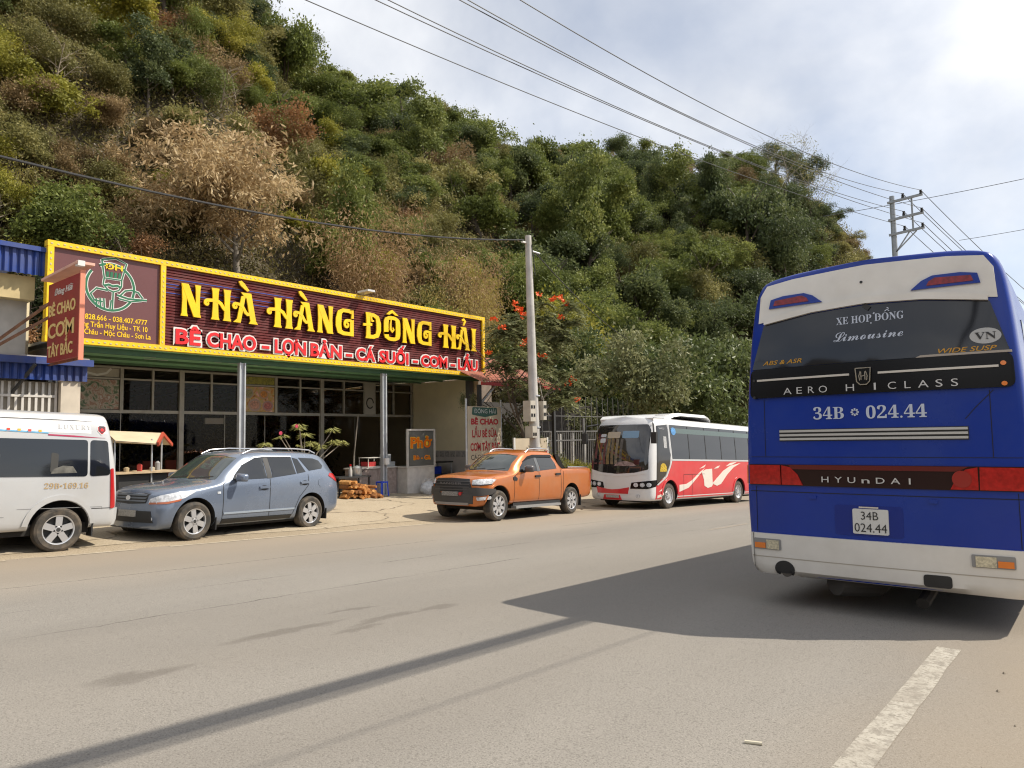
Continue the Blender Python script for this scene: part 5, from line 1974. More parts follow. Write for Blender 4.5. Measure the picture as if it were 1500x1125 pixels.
# rear window and black trim panel
M_COACHGL = mat('coach_rear_glass', (0.012, 0.014, 0.020), 0.06, spec=0.6, coat=0.0)
decal('rear_window', bv, bp([(-1.14, 2.43), (-1.01, 2.90), (-0.5, 2.965), (0, 2.985), (0.5, 2.965), (1.01, 2.90), (1.14, 2.43), (0, 2.43)]), 'B', M_COACHGL, bb, off=0.016, rows=8)
decal('trim_panel', bv, fillet(bp([(-1.165, 2.12), (-1.155, 2.425), (1.155, 2.425), (1.165, 2.12)]), 0.07, 4), 'B', M_BLKG, bb, off=0.03, rows=4)
seam('wiper', bv, bp([(0.0, 2.95), (0.03, 2.985)]), 'B', M_BLK, bb, wd=0.07, off=0.03)
for a, b in ((-1.08, -0.155), (0.10, 1.05)):
    decal('chrome_bar', bv, bp([(a, 2.297), (a, 2.317), (b, 2.317), (b, 2.297)]), 'B', mat('bar_silver', (0.62, 0.58, 0.52), 0.35, metal=0.5), bb, off=0.045, rows=1)
decal('window_ledge', bv, bp([(0.42, 2.425), (0.46, 2.445), (1.15, 2.445), (1.15, 2.425)]), 'B', mat('ledge_tan', (0.36, 0.32, 0.28), 0.5), bb, off=0.034, rows=1)
em = decal('emblem', bv, bp([(-0.095, 2.36), (0.04, 2.36), (0.03, 2.23), (0.005, 2.20), (-0.06, 2.20), (-0.085, 2.23)]), 'B', M_BLKG, bb, off=0.05, rows=3)
cst = caster(bv, 'B', 0.058)
mbq = MB()
for pth, w_ in (([(-0.095, 2.36), (0.04, 2.36), (0.03, 2.23), (0.0, 2.20), (-0.055, 2.20), (-0.085, 2.23), (-0.095, 2.36)], 0.01), ([(-0.058, 2.24), (-0.064, 2.285), (-0.05, 2.33)], 0.008), ([(0.004, 2.24), (0.010, 2.285), (-0.004, 2.33)], 0.008),
                ([(-0.045, 2.245), (-0.045, 2.325)], 0.008), ([(-0.010, 2.245), (-0.010, 2.325)], 0.008), ([(-0.045, 2.28), (-0.010, 2.29)], 0.008)):
    mbq.ribbon([(-u, z) for u, z in pth], w_, 0.0, 0.003, (cst(0.03, 2.28).x, 0, 0), (0, 1, 0), (0, 0, 1))
mbq.build('emblem_mark', M_CHROME, em)
for z in (2.33, 2.15):
    decal('marker_lamp', bv, bp(ellipse(1.085, z, 0.022, 0.02, 12)), 'B', M_LAMPO, bb, off=0.045, rows=2)
    decal('bolt_cap', bv, bp(ellipse(-1.115, z - 0.02, 0.015, 0.015, 8)), 'B', M_BLK, bb, off=0.04, rows=1)


def btext(name, s, u0, u1, z, H, m, off=0.02, **kw):
    """lettering on the tail, reading left to right for someone behind the coach."""
    v, f = text_geo(s, kw.get('offset', 0.0), kw.get('shear', 0.0), kw.get('space', 1.0))
    x0, x1 = v[:, 0].min(), v[:, 0].max()
    k = (u1 - u0) / (x1 - x0)
    cast = caster(bv, 'B', off)
    out_ = []
    for x, y in v:
        p = cast(-(u0 + (x - x0) * k), z + y * H)
        out_.append(p if p is not None else Vector((BR, 0, z)))
    mb_ = MB()
    mb_.add(out_, f)
    return mb_.build(name, m, bb)


btext('window_lettering', '𝐗𝐄 𝐇𝐎𝐏 𝐃𝐎𝐍𝐆', -0.265, 0.335, 2.815, 0.078, M_BGREY, 0.022)
# accents of HỢP ĐỒNG
mbq = MB()
for pth, w_ in (([(0.045, 2.80), (0.057, 2.80)], 0.012), ([(0.075, 2.885), (0.085, 2.90)], 0.012), ([(0.115, 2.855), (0.145, 2.855)], 0.01), ([(0.175, 2.90), (0.195, 2.915), (0.215, 2.90)], 0.009), ([(0.195, 2.935), (0.212, 2.922)], 0.009)):
    mbq.ribbon([(-u, z) for u, z in pth], w_, 0.0, 0.002, (caster(bv, 'B', 0.026)(0, 2.86).x, 0, 0), (0, 1, 0), (0, 0, 1))
mbq.build('accent_marks', M_BGREY, bb)
btext('window_script', '𝓛𝓲𝓶𝓸𝓾𝓼𝓲𝓷𝓮', -0.295, 0.325, 2.645, 0.105, M_BGREY, 0.022)
decal('oval_sticker', bv, bp(ellipse(0.965, 2.585, 0.118, 0.072, 28)), 'B', mat('sticker_grey', (0.42, 0.43, 0.44), 0.5), bb, off=0.021, rows=4)
btext('sticker_letters', '𝐕𝐍', 0.885, 1.045, 2.553, 0.068, M_BLK, 0.025)
M_GOLDT = mat('lettering_gold', srgb(190, 140, 40), 0.4)
btext('window_words', 'WIDE SUSP', 0.60, 1.045, 2.452, 0.045, M_GOLDT, 0.022, shear=0.3, offset=0.01)
btext('window_words', 'ABS & ASR', -1.02, -0.61, 2.468, 0.045, M_GOLDT, 0.022, shear=0.3, offset=0.01)
M_SILV = mat('lettering_silver', (0.58, 0.58, 0.58), 0.35, metal=0.4)
for s, a, b in (('A', -0.80, -0.715), ('E', -0.665, -0.61), ('R', -0.55, -0.49), ('O', -0.445, -0.365), ('H', -0.19, -0.115), ('I', 0.06, 0.078), ('C', 0.18, 0.25), ('L', 0.32, 0.37), ('A', 0.43, 0.515), ('S', 0.57, 0.625), ('S', 0.69, 0.745)):
    btext('trim_letter', s, a, b, 2.145, 0.072, M_SILV, 0.038, offset=-0.004)
btext('painted_number', '𝟑𝟒𝐁', -0.515, -0.225, 1.88, 0.125, M_BGREY, 0.006)
btext('painted_number', '𝟎𝟐𝟒.𝟒𝟒', -0.025, 0.485, 1.875, 0.125, M_BGREY, 0.006)
fw_ = MB()
cx_ = caster(bv, 'B', 0.006)(0.125, 1.94).x
for k in range(8):
    a_ = 2 * PI * k / 8
    fw_.prism([(0.125 + 0.036 * math.cos(a_ + q) * r_, 1.94 + 0.036 * math.sin(a_ + q) * r_) for q, r_ in ((-0.3, 0.45), (-0.28, 0.95), (0.0, 1.1), (0.28, 0.95), (0.3, 0.45))], -0.004, 0.0, (cx_, 0, 0), (0, 1, 0), (0, 0, 1))
fw_.build('painted_flower', M_BGREY, bb)
# vent slats
decal('vent_backing', bv, bp([(-0.865, 1.665), (-0.865, 1.785), (0.80, 1.785), (0.80, 1.665)]), 'B', M_BLK, bb, off=0.005, rows=2)
for z in (1.755, 1.715, 1.675):
    decal('vent_slat', bv, bp([(-0.86, z), (-0.86, z + 0.022), (0.795, z + 0.022), (0.795, z)]), 'B', mat('slat_silver', (0.50, 0.50, 0.49), 0.4, metal=0.4), bb, off=0.02, rows=1)
# tail lamp band
decal('lamp_band', bv, bp([(-1.20, 1.215), (-1.20, 1.428), (1.20, 1.428), (1.20, 1.215)]), 'B', mat('band_dark', (0.022, 0.008, 0.008), 0.2, spec=0.3), bb, off=0.012, rows=3)
decal('band_reflector', bv, bp([(-0.75, 1.38), (-0.78, 1.424), (0.78, 1.424), (0.70, 1.38)]), 'B', mat('band_dark_red', (0.12, 0.012, 0.012), 0.2), bb, off=0.018, rows=1)
M_TAILR = mat('tail_red', (0.40, 0.014, 0.012), 0.2, spec=0.3, coat=0.2, var=0.25, vscale=26)
for s in (-1, 1):
    f_ = lambda P_: [(-s * u, z) for u, z in P_]
    decal('tail_lamp', bv, f_([(-1.195, 1.222), (-1.195, 1.42), (-0.865, 1.42), (-0.86, 1.222)]), 'B', M_TAILR, bb, off=0.026, rows=3)
    decal('tail_lamp', bv, f_([(-0.85, 1.222), (-0.85, 1.42), (-0.76, 1.40), (-0.69, 1.33), (-0.64, 1.222)]), 'B', M_TAILR, bb, off=0.026, rows=3)
    decal('corner_lamp', bv, [(-5.97 + 0.0, 1.222), (-5.97, 1.42), (-5.80, 1.42), (-5.80, 1.222)], 'L' if s < 0 else 'R', M_LAMPO, bb, off=0.012, rows=2)
decal('lamp_ring', bv, bp(ellipse(0.73, 1.315, 0.075, 0.075, 22)), 'B', mat('tail_red_deep', (0.30, 0.015, 0.012), 0.2, coat=0.6), bb, off=0.034, rows=4)
for ch, u0, u1 in (('H', -0.452, -0.385), ('Y', -0.33, -0.26), ('U', -0.21, -0.14), ('n', -0.085, -0.015), ('D', 0.04, 0.115), ('A', 0.165, 0.245), ('I', 0.315, 0.33)):
    btext('tail_letter', ch, u0, u1, 1.258, 0.058, M_SILV, 0.03, offset=0.006)
# number plate; its recess is a flat panel, shade painted as darker blue
decal('plate_recess_shade', bv, fillet(bp([(-0.345, 0.76), (-0.345, 1.045), (0.25, 1.045), (0.25, 0.76)]), 0.03, 3), 'B', mat('coach_blue_shaded', (0.005, 0.022, 0.21), 0.3, spec=0.3, coat=0.2), bb, off=0.004, rows=3)
pl = decal('number_plate', bv, fillet(bp([(-0.18, 0.78), (-0.18, 1.015), (0.13, 1.015), (0.13, 0.78)]), 0.015, 3), 'B', M_PLATE, bb, off=0.022, rows=2)
btext('plate_text', '34B', -0.105, 0.045, 0.915, 0.08, M_BLK, 0.026, offset=-0.002)
btext('plate_text', '024.44', -0.165, 0.115, 0.80, 0.085, M_BLK, 0.026, offset=-0.002)
seam('plate_lamp', bv, bp([(-0.12, 1.03), (0.05, 1.03)]), 'B', M_CHROME, bb, wd=0.014, off=0.03)
seam('panel_gap', bv, bp([(-1.24, 1.15), (1.24, 1.15)]), 'B', M_SEAM, bb, wd=0.007)
seam('panel_gap', bv, bp([(-1.22, 1.505), (1.22, 1.505)]), 'B', M_SEAM, bb, wd=0.005)
for s in (-1, 1):
    seam('panel_gap', bv, [(s * 1.13, 0.73), (s * 1.13, 1.2)], 'B', M_SEAM, bb, wd=0.006)
for u in (-1.02, 0.97):
    seam('hatch_gap', bv, bp([(u, 1.51), (u, 2.10)]), 'B', M_SEAM, bb, wd=0.006)
for u in (-0.55, 0.5):
    decal('hatch_latch', bv, fillet(bp([(u - .035, 1.09), (u - .035, 1.125), (u + .035, 1.125), (u + .035, 1.09)]), .01, 2), 'B', M_BBLUE, bb, off=0.014, rows=1)
seam('panel_gap', bv, bp([(0.78, 1.85), (0.86, 1.95), (1.0, 2.1)]), 'B', M_SEAM, bb, wd=0.006)
# white bumper: wraps the tail and runs forward as a skirt
decal('bumper', bv, bp([(-1.235, 0.31), (-1.255, 0.72), (1.255, 0.72), (1.235, 0.31)]), 'B', M_BWHITE, bb, off=0.045, rows=8, skirt=0.06)
both(lambda s, k: decal('bumper_return', bv, [(-5.85, 0.32), (-5.85, 0.72), (-4.6, 0.72), (-4.6, 0.32)], s, M_BWHITE, bb, off=0.02, rows=3))
both(lambda s, k: decal('skirt', bv, [(-4.55, 0.34), (-4.55, 0.60), (5.2, 0.60), (5.2, 0.34)], s, M_BWHITE, bb, off=0.012, rows=2, dx_=0.4))
seam('bumper_crease', bv, bp([(-1.18, 0.485), (1.18, 0.485)]), 'B', mat('crease_grey', (0.40, 0.36, 0.30), 0.6), bb, wd=0.008, off=0.048)
for s in (-1, 1):
    seam('panel_gap', bv, [(s * 1.16, 0.32), (s * 1.16, 0.72)], 'B', M_SEAM, bb, wd=0.006, off=0.049)
for s, u0, u1 in ((-1, -1.155, -0.87), (1, 0.77, 1.085)):
    h = decal('bumper_lamp', bv, fillet(bp([(u0, 0.56), (u0, 0.668), (u1, 0.668), (u1, 0.56)]), 0.012, 2), 'B', mat('lamp_housing', (0.25, 0.25, 0.25), 0.4), bb, off=0.056, rows=2)
    if s < 0: oa, ob, ca, cb = u0 + 0.012, u0 + 0.125, u0 + 0.135, u1 - 0.02
    else: oa, ob, ca, cb = u1 - 0.125, u1 - 0.012, u0 + 0.03, u1 - 0.135
    decal('indicator_lens', bv, bp([(oa, 0.57), (oa, 0.625), (ob, 0.625), (ob, 0.57)]), 'B', M_LAMPO, h, off=0.062, rows=1)
    decal('clear_lens', bv, bp([(ca, 0.566), (ca, 0.656), (cb, 0.656), (cb, 0.566)]), 'B', mat('lens_cream', (0.55, 0.50, 0.36), 0.3, var=0.35, vscale=45), h, off=0.062, rows=1)
ex = decal('exhaust_opening', bv, bp(ellipse(-0.845, 0.375, 0.10, 0.085, 22)), 'B', M_BLK, bb, off=0.053, rows=4)
px_ = MB()
px_.tube([(BR - 0.05, 0.83, 0.35), (BR + 0.5, 0.80, 0.40)], 0.052, 14)
px_.build('exhaust_pipe', mat('exhaust_steel', (0.12, 0.11, 0.10), 0.5, metal=0.6), ex)
decal('tow_opening', bv, fillet(bp([(0.395, 0.35), (0.395, 0.46), (0.615, 0.46), (0.615, 0.35)]), 0.03, 3), 'B', M_BLK, bb, off=0.053, rows=2)
MB().tube([(BR + 0.15, 0.42, 0.27), (BR + 0.5, 0.15, 0.26), (BR + 1.2, 0.1, 0.3)], [0.13, 0.15, 0.12], 14).build('silencer', mat('silencer', (0.06, 0.055, 0.05), 0.7), bb)
MB().tube([(BR + 0.25, -0.32, 0.14), (BR + 0.45, -0.36, 0.24), (BR + 0.5, -0.36, 0.4)], 0.06, 10).build('tow_hook', mat('hook_dark', (0.05, 0.045, 0.04), 0.7), bb)
MB().span(BR + 0.5, 5.4, -1.0, 1.0, 0.32, 0.5).build('chassis', M_UNDER, bb)
MB().span(BR + 0.45, BR + 2.2, -0.85, 0.85, 0.24, 0.33).build('tail_shade_box', M_UNDER, bb)  # dark box added under the tail to deepen the shade there
both(lambda s, k: decal('side_windows', bv, [(-5.3, 1.75), (-5.1, 2.85), (5.2, 2.85), (5.3, 1.75)], s, M_CARGL, bb, off=0.008, rows=4, dx_=0.5))
for x in (3.2, -2.9):
    for s in (-1, 1):
        wheel(bb, x, s * 1.06, 0.5, 0.28, side=s, style='bus', dual=(x < 0))
for s in (-1, 1):
    h = MB()
    h.tube([(5.7, s * 1.1, 2.9), (6.15, s * 1.35, 2.85), (6.2, s * 1.42, 2.45)], 0.03, 8)
    mr_ = h.build('mirror_arm', M_BLK, bb)
    MB().box((6.18, s * 1.42, 2.3), (0.12, 0.2, 0.42)).build('mirror_head', M_BBLUE, mr_)
decal('windscreen', bv, [(-1.05, 1.2), (-1.0, 2.8), (1.0, 2.8), (1.05, 1.2)], 'F', M_CARGL, bb, off=0.01)
# ---------------------------------------------------------------- grey-blue estate car
M_SUV = mat('paint_slate_blue', srgb(112, 124, 143), 0.26, metal=0.35, coat=0.8, var=0.04, dirt=(0.30, 0.28, 0.25), dscale=0.8, damt=0.12)
HW = 0.86
suv = thing('grey_blue_suv', 'slate blue five-door car parked side-on in front of the restaurant', 'car', matrix=on_road((-12.23 - 12.67) / 2, (6.15 + 8.81) / 2, -80.64, lat=-HW + 0.02))


def sec(zb, a, b, c, d, e, f, g_, top):
    return [(0, zb), a, b, c, d, e, f, g_, (0, top)]


st = [([2.02, 2.0, 1.99, 1.98, 1.96, 1.95, 1.95, 1.96, 1.97], sec(.25, (.50, .25), (.60, .34), (.64, .55), (.63, .70), (.58, .78), (.46, .81), (.25, .825), .83)),
      ([1.99, 1.95, 1.92, 1.89, 1.87, 1.87, 1.89, 1.92, 1.93], sec(.22, (.62, .22), (.74, .34), (.77, .56), (.74, .73), (.68, .82), (.54, .855), (.28, .875), .88)),
      (1.70, sec(.22, (.68, .22), (.82, .36), (.85, .60), (.82, .80), (.74, .885), (.58, .92), (.30, .94), .945)),
      (1.30, sec(.22, (.72, .22), (.85, .36), (.865, .62), (.84, .85), (.76, .93), (.60, .97), (.32, .99), .995)),
      (.98, sec(.22, (.72, .22), (.85, .36), (.87, .62), (.85, .90), (.79, .97), (.63, 1.01), (.34, 1.03), 1.04)),
      ([.62, .62, .62, .62, .62, .60, .62, .66, .68], sec(.22, (.72, .22), (.85, .36), (.87, .64), (.855, .93), (.78, 1.10), (.66, 1.24), (.38, 1.28), 1.29)),
      ([.10, .10, .10, .10, .10, .12, .16, .22, .24], sec(.22, (.72, .22), (.85, .36), (.87, .66), (.86, .95), (.745, 1.28), (.615, 1.50), (.36, 1.545), 1.555)),
      (-.30, sec(.22, (.72, .22), (.85, .36), (.87, .66), (.86, .97), (.735, 1.32), (.60, 1.545), (.36, 1.59), 1.60)),
      (-1.05, sec(.22, (.72, .22), (.85, .36), (.87, .68), (.86, 1.0), (.73, 1.34), (.595, 1.55), (.35, 1.595), 1.605)),
      (-1.62, sec(.24, (.72, .24), (.85, .38), (.865, .70), (.85, 1.03), (.72, 1.33), (.59, 1.53), (.34, 1.565), 1.575)),
      ([-1.98, -1.98, -1.98, -1.98, -1.96, -1.92, -1.88, -1.86, -1.86], sec(.28, (.70, .28), (.83, .42), (.845, .72), (.82, 1.03), (.70, 1.26), (.58, 1.45), (.34, 1.50), 1.51)),
      ([-2.18, -2.18, -2.20, -2.20, -2.16, -2.10, -2.06, -2.04, -2.04], sec(.32, (.60, .32), (.76, .44), (.78, .70), (.76, .98), (.66, 1.16), (.54, 1.30), (.32, 1.36), 1.37)),
      ([-2.24, -2.25, -2.26, -2.26, -2.22, -2.17, -2.13, -2.11, -2.11], sec(.36, (.48, .36), (.64, .46), (.68, .68), (.66, .92), (.58, 1.07), (.46, 1.20), (.28, 1.26), 1.27))]
_, sv = make_body(loft(st, sub=5, ssub=4, bowf=0.07, bowb=0.05), 'body', M_SUV, suv, wells=((1.35, .34), (-1.36, .34)), m_dark=M_UNDER, well_r=0.405, half=0.88, depth=0.30)
for x in (1.35, -1.36):
    for s in (-1, 1):
        wheel(suv, x, s * 0.755, 0.335, 0.22, spokes=6, side=s)
P_ = suv
decal('windscreen', sv, [(-.70, 1.045), (-.60, 1.44), (-.3, 1.485), (0, 1.495), (.3, 1.485), (.60, 1.44), (.70, 1.045), (0, 1.06)], 'F', M_WSGL, P_, off=0.008, rows=8)
decal('rear_window', sv, [(-.55, 1.05), (-.48, 1.34), (.48, 1.34), (.55, 1.05)], 'B', M_CARGL, P_, off=0.008)
def suv_side(s, k):
    decal('front_window', sv, [(.60, 1.03), (.52, 1.13), (.30, 1.32), (.02, 1.44), (-.18, 1.455), (-.19, 1.055)], s, M_CARGL, P_, off=0.006)
    decal('rear_door_window', sv, [(-.33, 1.065), (-.32, 1.465), (-.92, 1.46), (-.94, 1.13)], s, M_CARGL, P_, off=0.006)
    decal('quarter_window', sv, [(-.97, 1.135), (-.95, 1.455), (-1.08, 1.43), (-1.21, 1.17)], s, M_CARGL, P_, off=0.006)
    decal('cargo_window', sv, [(-1.31, 1.19), (-1.12, 1.455), (-1.52, 1.445), (-1.68, 1.40), (-1.76, 1.29), (-1.70, 1.235)], s, M_CARGL, P_, off=0.006)
    decal('pillar_trim', sv, [(-.20, 1.05), (-.19, 1.46), (-.315, 1.465), (-.32, 1.06)], s, M_BLK, P_, off=0.007, rows=3)
    decal('rain_guard', sv, [(.45, 1.26), (.30, 1.36), (.02, 1.47), (-.18, 1.49), (-.92, 1.495), (-.92, 1.47), (-.18, 1.462), (.02, 1.442)], s, mat('guard_silver', (0.5, 0.54, 0.6), 0.3, metal=0.4), P_, off=0.022, rows=2)
    for path in ([(.80, .34), (.80, .96), (.66, 1.04)], [(-.265, .34), (-.265, 1.05)], [(.80, .335), (-.86, .325)], [(-.86, .33), (-1.02, .66), (-1.26, .90), (-1.26, 1.12)]):
        seam('door_gap', sv, path, s, M_SEAM, P_)
    for x in (-.12, -1.16):
        z = .865 if x > -1 else .935
        h = decal('door_handle', sv, fillet([(x - .12, z), (x - .12, z + .05), (x + .12, z + .045), (x + .12, z - .005)], .018), s, M_SUV, P_, off=0.03, rows=2)
        decal('handle_cup', sv, ellipse(x, z + .01, .09, .05, 16), s, M_BLK, h, off=0.004, rows=3)
    decal('side_lamp', sv, fillet([(.86, .795), (.86, .835), (.93, .835), (.93, .795)], .01), s, M_LAMPC, P_, off=0.008, rows=1)
    decal('rocker_trim', sv, [(.80, .25), (.80, .33), (-.84, .325), (-.84, .25)], s, M_BLK, P_, off=0.01, rows=2)
    decal('door_moulding', sv, [(.78, .42), (.78, .455), (-.90, .46), (-.90, .425)], s, mat('moulding_light', (0.36, 0.42, 0.5), 0.3, metal=0.3), P_, off=0.012, rows=1)
    rr_ = MB()
    rr_.tube([(.22, k * .60, 1.52), (.02, k * .60, 1.60), (-.4, k * .58, 1.635), (-1.1, k * .57, 1.64), (-1.5, k * .57, 1.62), (-1.68, k * .57, 1.555)], .015, 8)
    rr_.build('roof_rail', M_CHROME, P_, smooth=50)
    if s == 'L':
        decal('fuel_flap', sv, ellipse(-1.62, .945, .085, .085, 20), s, M_SUV, P_, off=0.006, rows=4)
    m_ = mirror_shell(.50, k * 1.0, 1.08, k, .24, .16, .10)
    mm = m_.build('mirror', M_SUV, P_, smooth=50, fix=True)
    mm.scale = (1, 1, 1)
    MB().bar((.52, k * .84, 1.03), (.50, k * .93, 1.04), .05, .05).build('mirror_stalk', M_BLK, mm)
    decal('headlamp', sv, [(-.56 * k if 0 else k * .40, .70)] and [(a * k, b) for a, b in [(.30, .66), (.32, .735), (.50, .80), (.80, .86), (1.02, .845), (.86, .745), (.60, .675)]], (50 * k, 1.98), M_LAMPC, P_, off=0.008, rows=4)
    decal('indicator', sv, [(a * k, b) for a, b in [(.31, .645), (.31, .675), (.60, .69), (.82, .735), (.80, .70), (.60, .655)]], (50 * k, 1.98), mat('indicator_amber_dim', (0.42, 0.12, 0.05), 0.25, coat=0.5), P_, off=0.010, rows=2)
    decal('fog_lamp', sv, [(a * k, b) for a, b in ellipse(.44, .40, .07, .045, 16)], (32 * k, 1.98), M_LAMPC, P_, off=0.008, rows=3)
    decal('tail_lamp', sv, [(a, b) for a, b in [(-1.86, 1.08), (-1.92, 1.14), (-2.16, 1.11), (-2.20, .95), (-2.10, .96)]], s, M_LAMPR, P_, off=0.010, rows=3)
both(suv_side)
g_ = decal('grille', sv, [(-.42, .66), (-.47, .82), (0, .835), (.47, .82), (.42, .66), (0, .64)], 'F', M_BLK, P_, off=0.01, rows=4)
for z in (.685, .735, .785):
    decal('grille_bar', sv, [(-.42, z), (-.43, z + .025), (.43, z + .025), (.42, z)], 'F', mat('grille_grey', (0.16, 0.18, 0.21), 0.35, metal=0.5), g_, off=0.022, rows=1)
decal('badge', sv, ellipse(0, .745, .065, .04, 18), 'F', M_CHROME, g_, off=0.035, rows=3)
decal('lower_intake', sv, [(-.62, .34), (-.56, .53), (.56, .53), (.62, .34)], 'F', M_BLK, P_, off=0.01, rows=3)
np_ = decal('number_plate', sv, [(-.24, .43), (-.24, .54), (.24, .54), (.24, .43)], 'F', mat('plate_dusty', (0.34, 0.33, 0.31), 0.6, var=0.3, vscale=40), P_, off=0.03, rows=1)
seam('bonnet_gap', sv, [(.72, .98), (.78, .80), (.66, .82)], (60, 1.98), M_SEAM, P_, wd=.008)
seam('wiper', sv, [(-.55, 1.06), (-.05, 1.10)], 'F', M_BLK, P_, wd=.02, off=0.015)
seam('wiper', sv, [(.05, 1.06), (.6, 1.10)], 'F', M_BLK, P_, wd=.02, off=0.015)
MB().span(-1.9, 1.7, -.7, .7, .18, .3).build('chassis', M_UNDER, P_)
for k in (-1, 1):
    MB().box((.93, k * .77, .27), (.02, .2, .22)).build('mud_flap', M_BLK, P_)
    MB().box((-1.79, k * .77, .29), (.02, .2, .22)).build('mud_flap', M_BLK, P_)

# ---------------------------------------------------------------- orange pickup
M_ORG = mat('paint_orange', srgb(190, 104, 36), 0.28, metal=0.35, coat=0.8, var=0.04, dirt=(0.42, 0.30, 0.2), dscale=1.5, damt=0.22)
pk = thing('orange_pickup', 'orange double-cab pickup truck parked between the restaurant and the red bus', 'pickup', matrix=on_road((-11.1 - 11.27) / 2, (12.97 + 16.19) / 2, -87.0, lat=-0.82))
P_ = pk
st = [([2.30, 2.30, 2.30, 2.30, 2.29, 2.27, 2.25, 2.24, 2.24], sec(.38, (.50, .38), (.60, .48), (.63, .70), (.62, .90), (.56, .99), (.44, 1.02), (.22, 1.035), 1.04)),
      ([2.26, 2.24, 2.21, 2.18, 2.16, 2.15, 2.16, 2.18, 2.18], sec(.36, (.62, .36), (.74, .48), (.77, .72), (.75, .93), (.68, 1.02), (.54, 1.055), (.28, 1.07), 1.075)),
      (1.95, sec(.36, (.68, .36), (.81, .50), (.835, .74), (.82, .97), (.73, 1.045), (.58, 1.08), (.30, 1.095), 1.10)),
      (1.45, sec(.36, (.70, .36), (.825, .50), (.845, .76), (.83, 1.01), (.74, 1.085), (.60, 1.125), (.30, 1.145), 1.15)),
      (1.12, sec(.36, (.70, .36), (.83, .50), (.845, .76), (.83, 1.06), (.76, 1.11), (.62, 1.15), (.32, 1.17), 1.175)),
      ([.74, .74, .74, .74, .74, .74, .76, .80, .82], sec(.36, (.70, .36), (.83, .50), (.845, .78), (.835, 1.08), (.755, 1.25), (.645, 1.38), (.36, 1.42), 1.43)),
      ([.28, .28, .28, .28, .28, .28, .30, .34, .36], sec(.36, (.70, .36), (.83, .50), (.845, .78), (.835, 1.10), (.72, 1.42), (.605, 1.62), (.36, 1.665), 1.675)),
      (-.20, sec(.36, (.70, .36), (.83, .50), (.845, .78), (.835, 1.12), (.71, 1.46), (.59, 1.675), (.35, 1.72), 1.73)),
      (-.80, sec(.36, (.70, .36), (.83, .50), (.845, .78), (.835, 1.14), (.705, 1.46), (.585, 1.665), (.35, 1.71), 1.72)),
      ([-1.08, -1.08, -1.08, -1.08, -1.08, -1.06, -1.04, -1.02, -1.02], sec(.36, (.70, .36), (.83, .50), (.845, .78), (.835, 1.15), (.71, 1.42), (.59, 1.60), (.35, 1.64), 1.65)),
      ([-1.22, -1.22, -1.22, -1.22, -1.22, -1.20, -1.18, -1.16, -1.16], sec(.36, (.70, .36), (.83, .50), (.845, .78), (.835, 1.15), (.74, 1.30), (.62, 1.42), (.36, 1.46), 1.47)),
      ([-1.30, -1.30, -1.30, -1.30, -1.30, -1.29, -1.27, -1.25, -1.25], sec(.36, (.70, .36), (.83, .50), (.845, .78), (.84, 1.14), (.81, 1.215), (.70, 1.235), (.36, 1.24), 1.24)),
      (-1.9, sec(.38, (.70, .38), (.83, .50), (.845, .78), (.84, 1.14), (.815, 1.225), (.70, 1.24), (.36, 1.245), 1.245)),
      (-2.72, sec(.44, (.70, .44), (.82, .54), (.835, .80), (.83, 1.14), (.805, 1.225), (.68, 1.24), (.36, 1.245), 1.245)),
      (-2.82, sec(.50, (.60, .50), (.74, .58), (.78, .80), (.78, 1.10), (.76, 1.195), (.66, 1.22), (.36, 1.225), 1.225))]
def bed(c): c.span(-2.74, -1.34, -0.72, 0.72, 0.85, 1.6)
_, kv = make_body(loft(st, sub=5, ssub=4, bowf=0.09, bowb=0.02), 'body', M_ORG, pk, wells=((1.60, .40), (-1.70, .40)), m_dark=M_UNDER, well_r=0.445, half=0.86, depth=0.32, cut=bed)
for x in (1.60, -1.70):
    for s in (-1, 1):
        wheel(pk, x, s * 0.735, 0.365, 0.24, spokes=8, side=s)
decal('windscreen', kv, [(-.66, 1.185), (-.59, 1.56), (-.3, 1.60), (0, 1.61), (.3, 1.60), (.59, 1.56), (.66, 1.185), (0, 1.20)], 'F', M_WSGL, P_, off=0.008, rows=8)
decal('rear_window', kv, [(-.52, 1.30), (-.48, 1.60), (.48, 1.60), (.52, 1.30)], 'B', M_CARGL, P_, off=0.008)
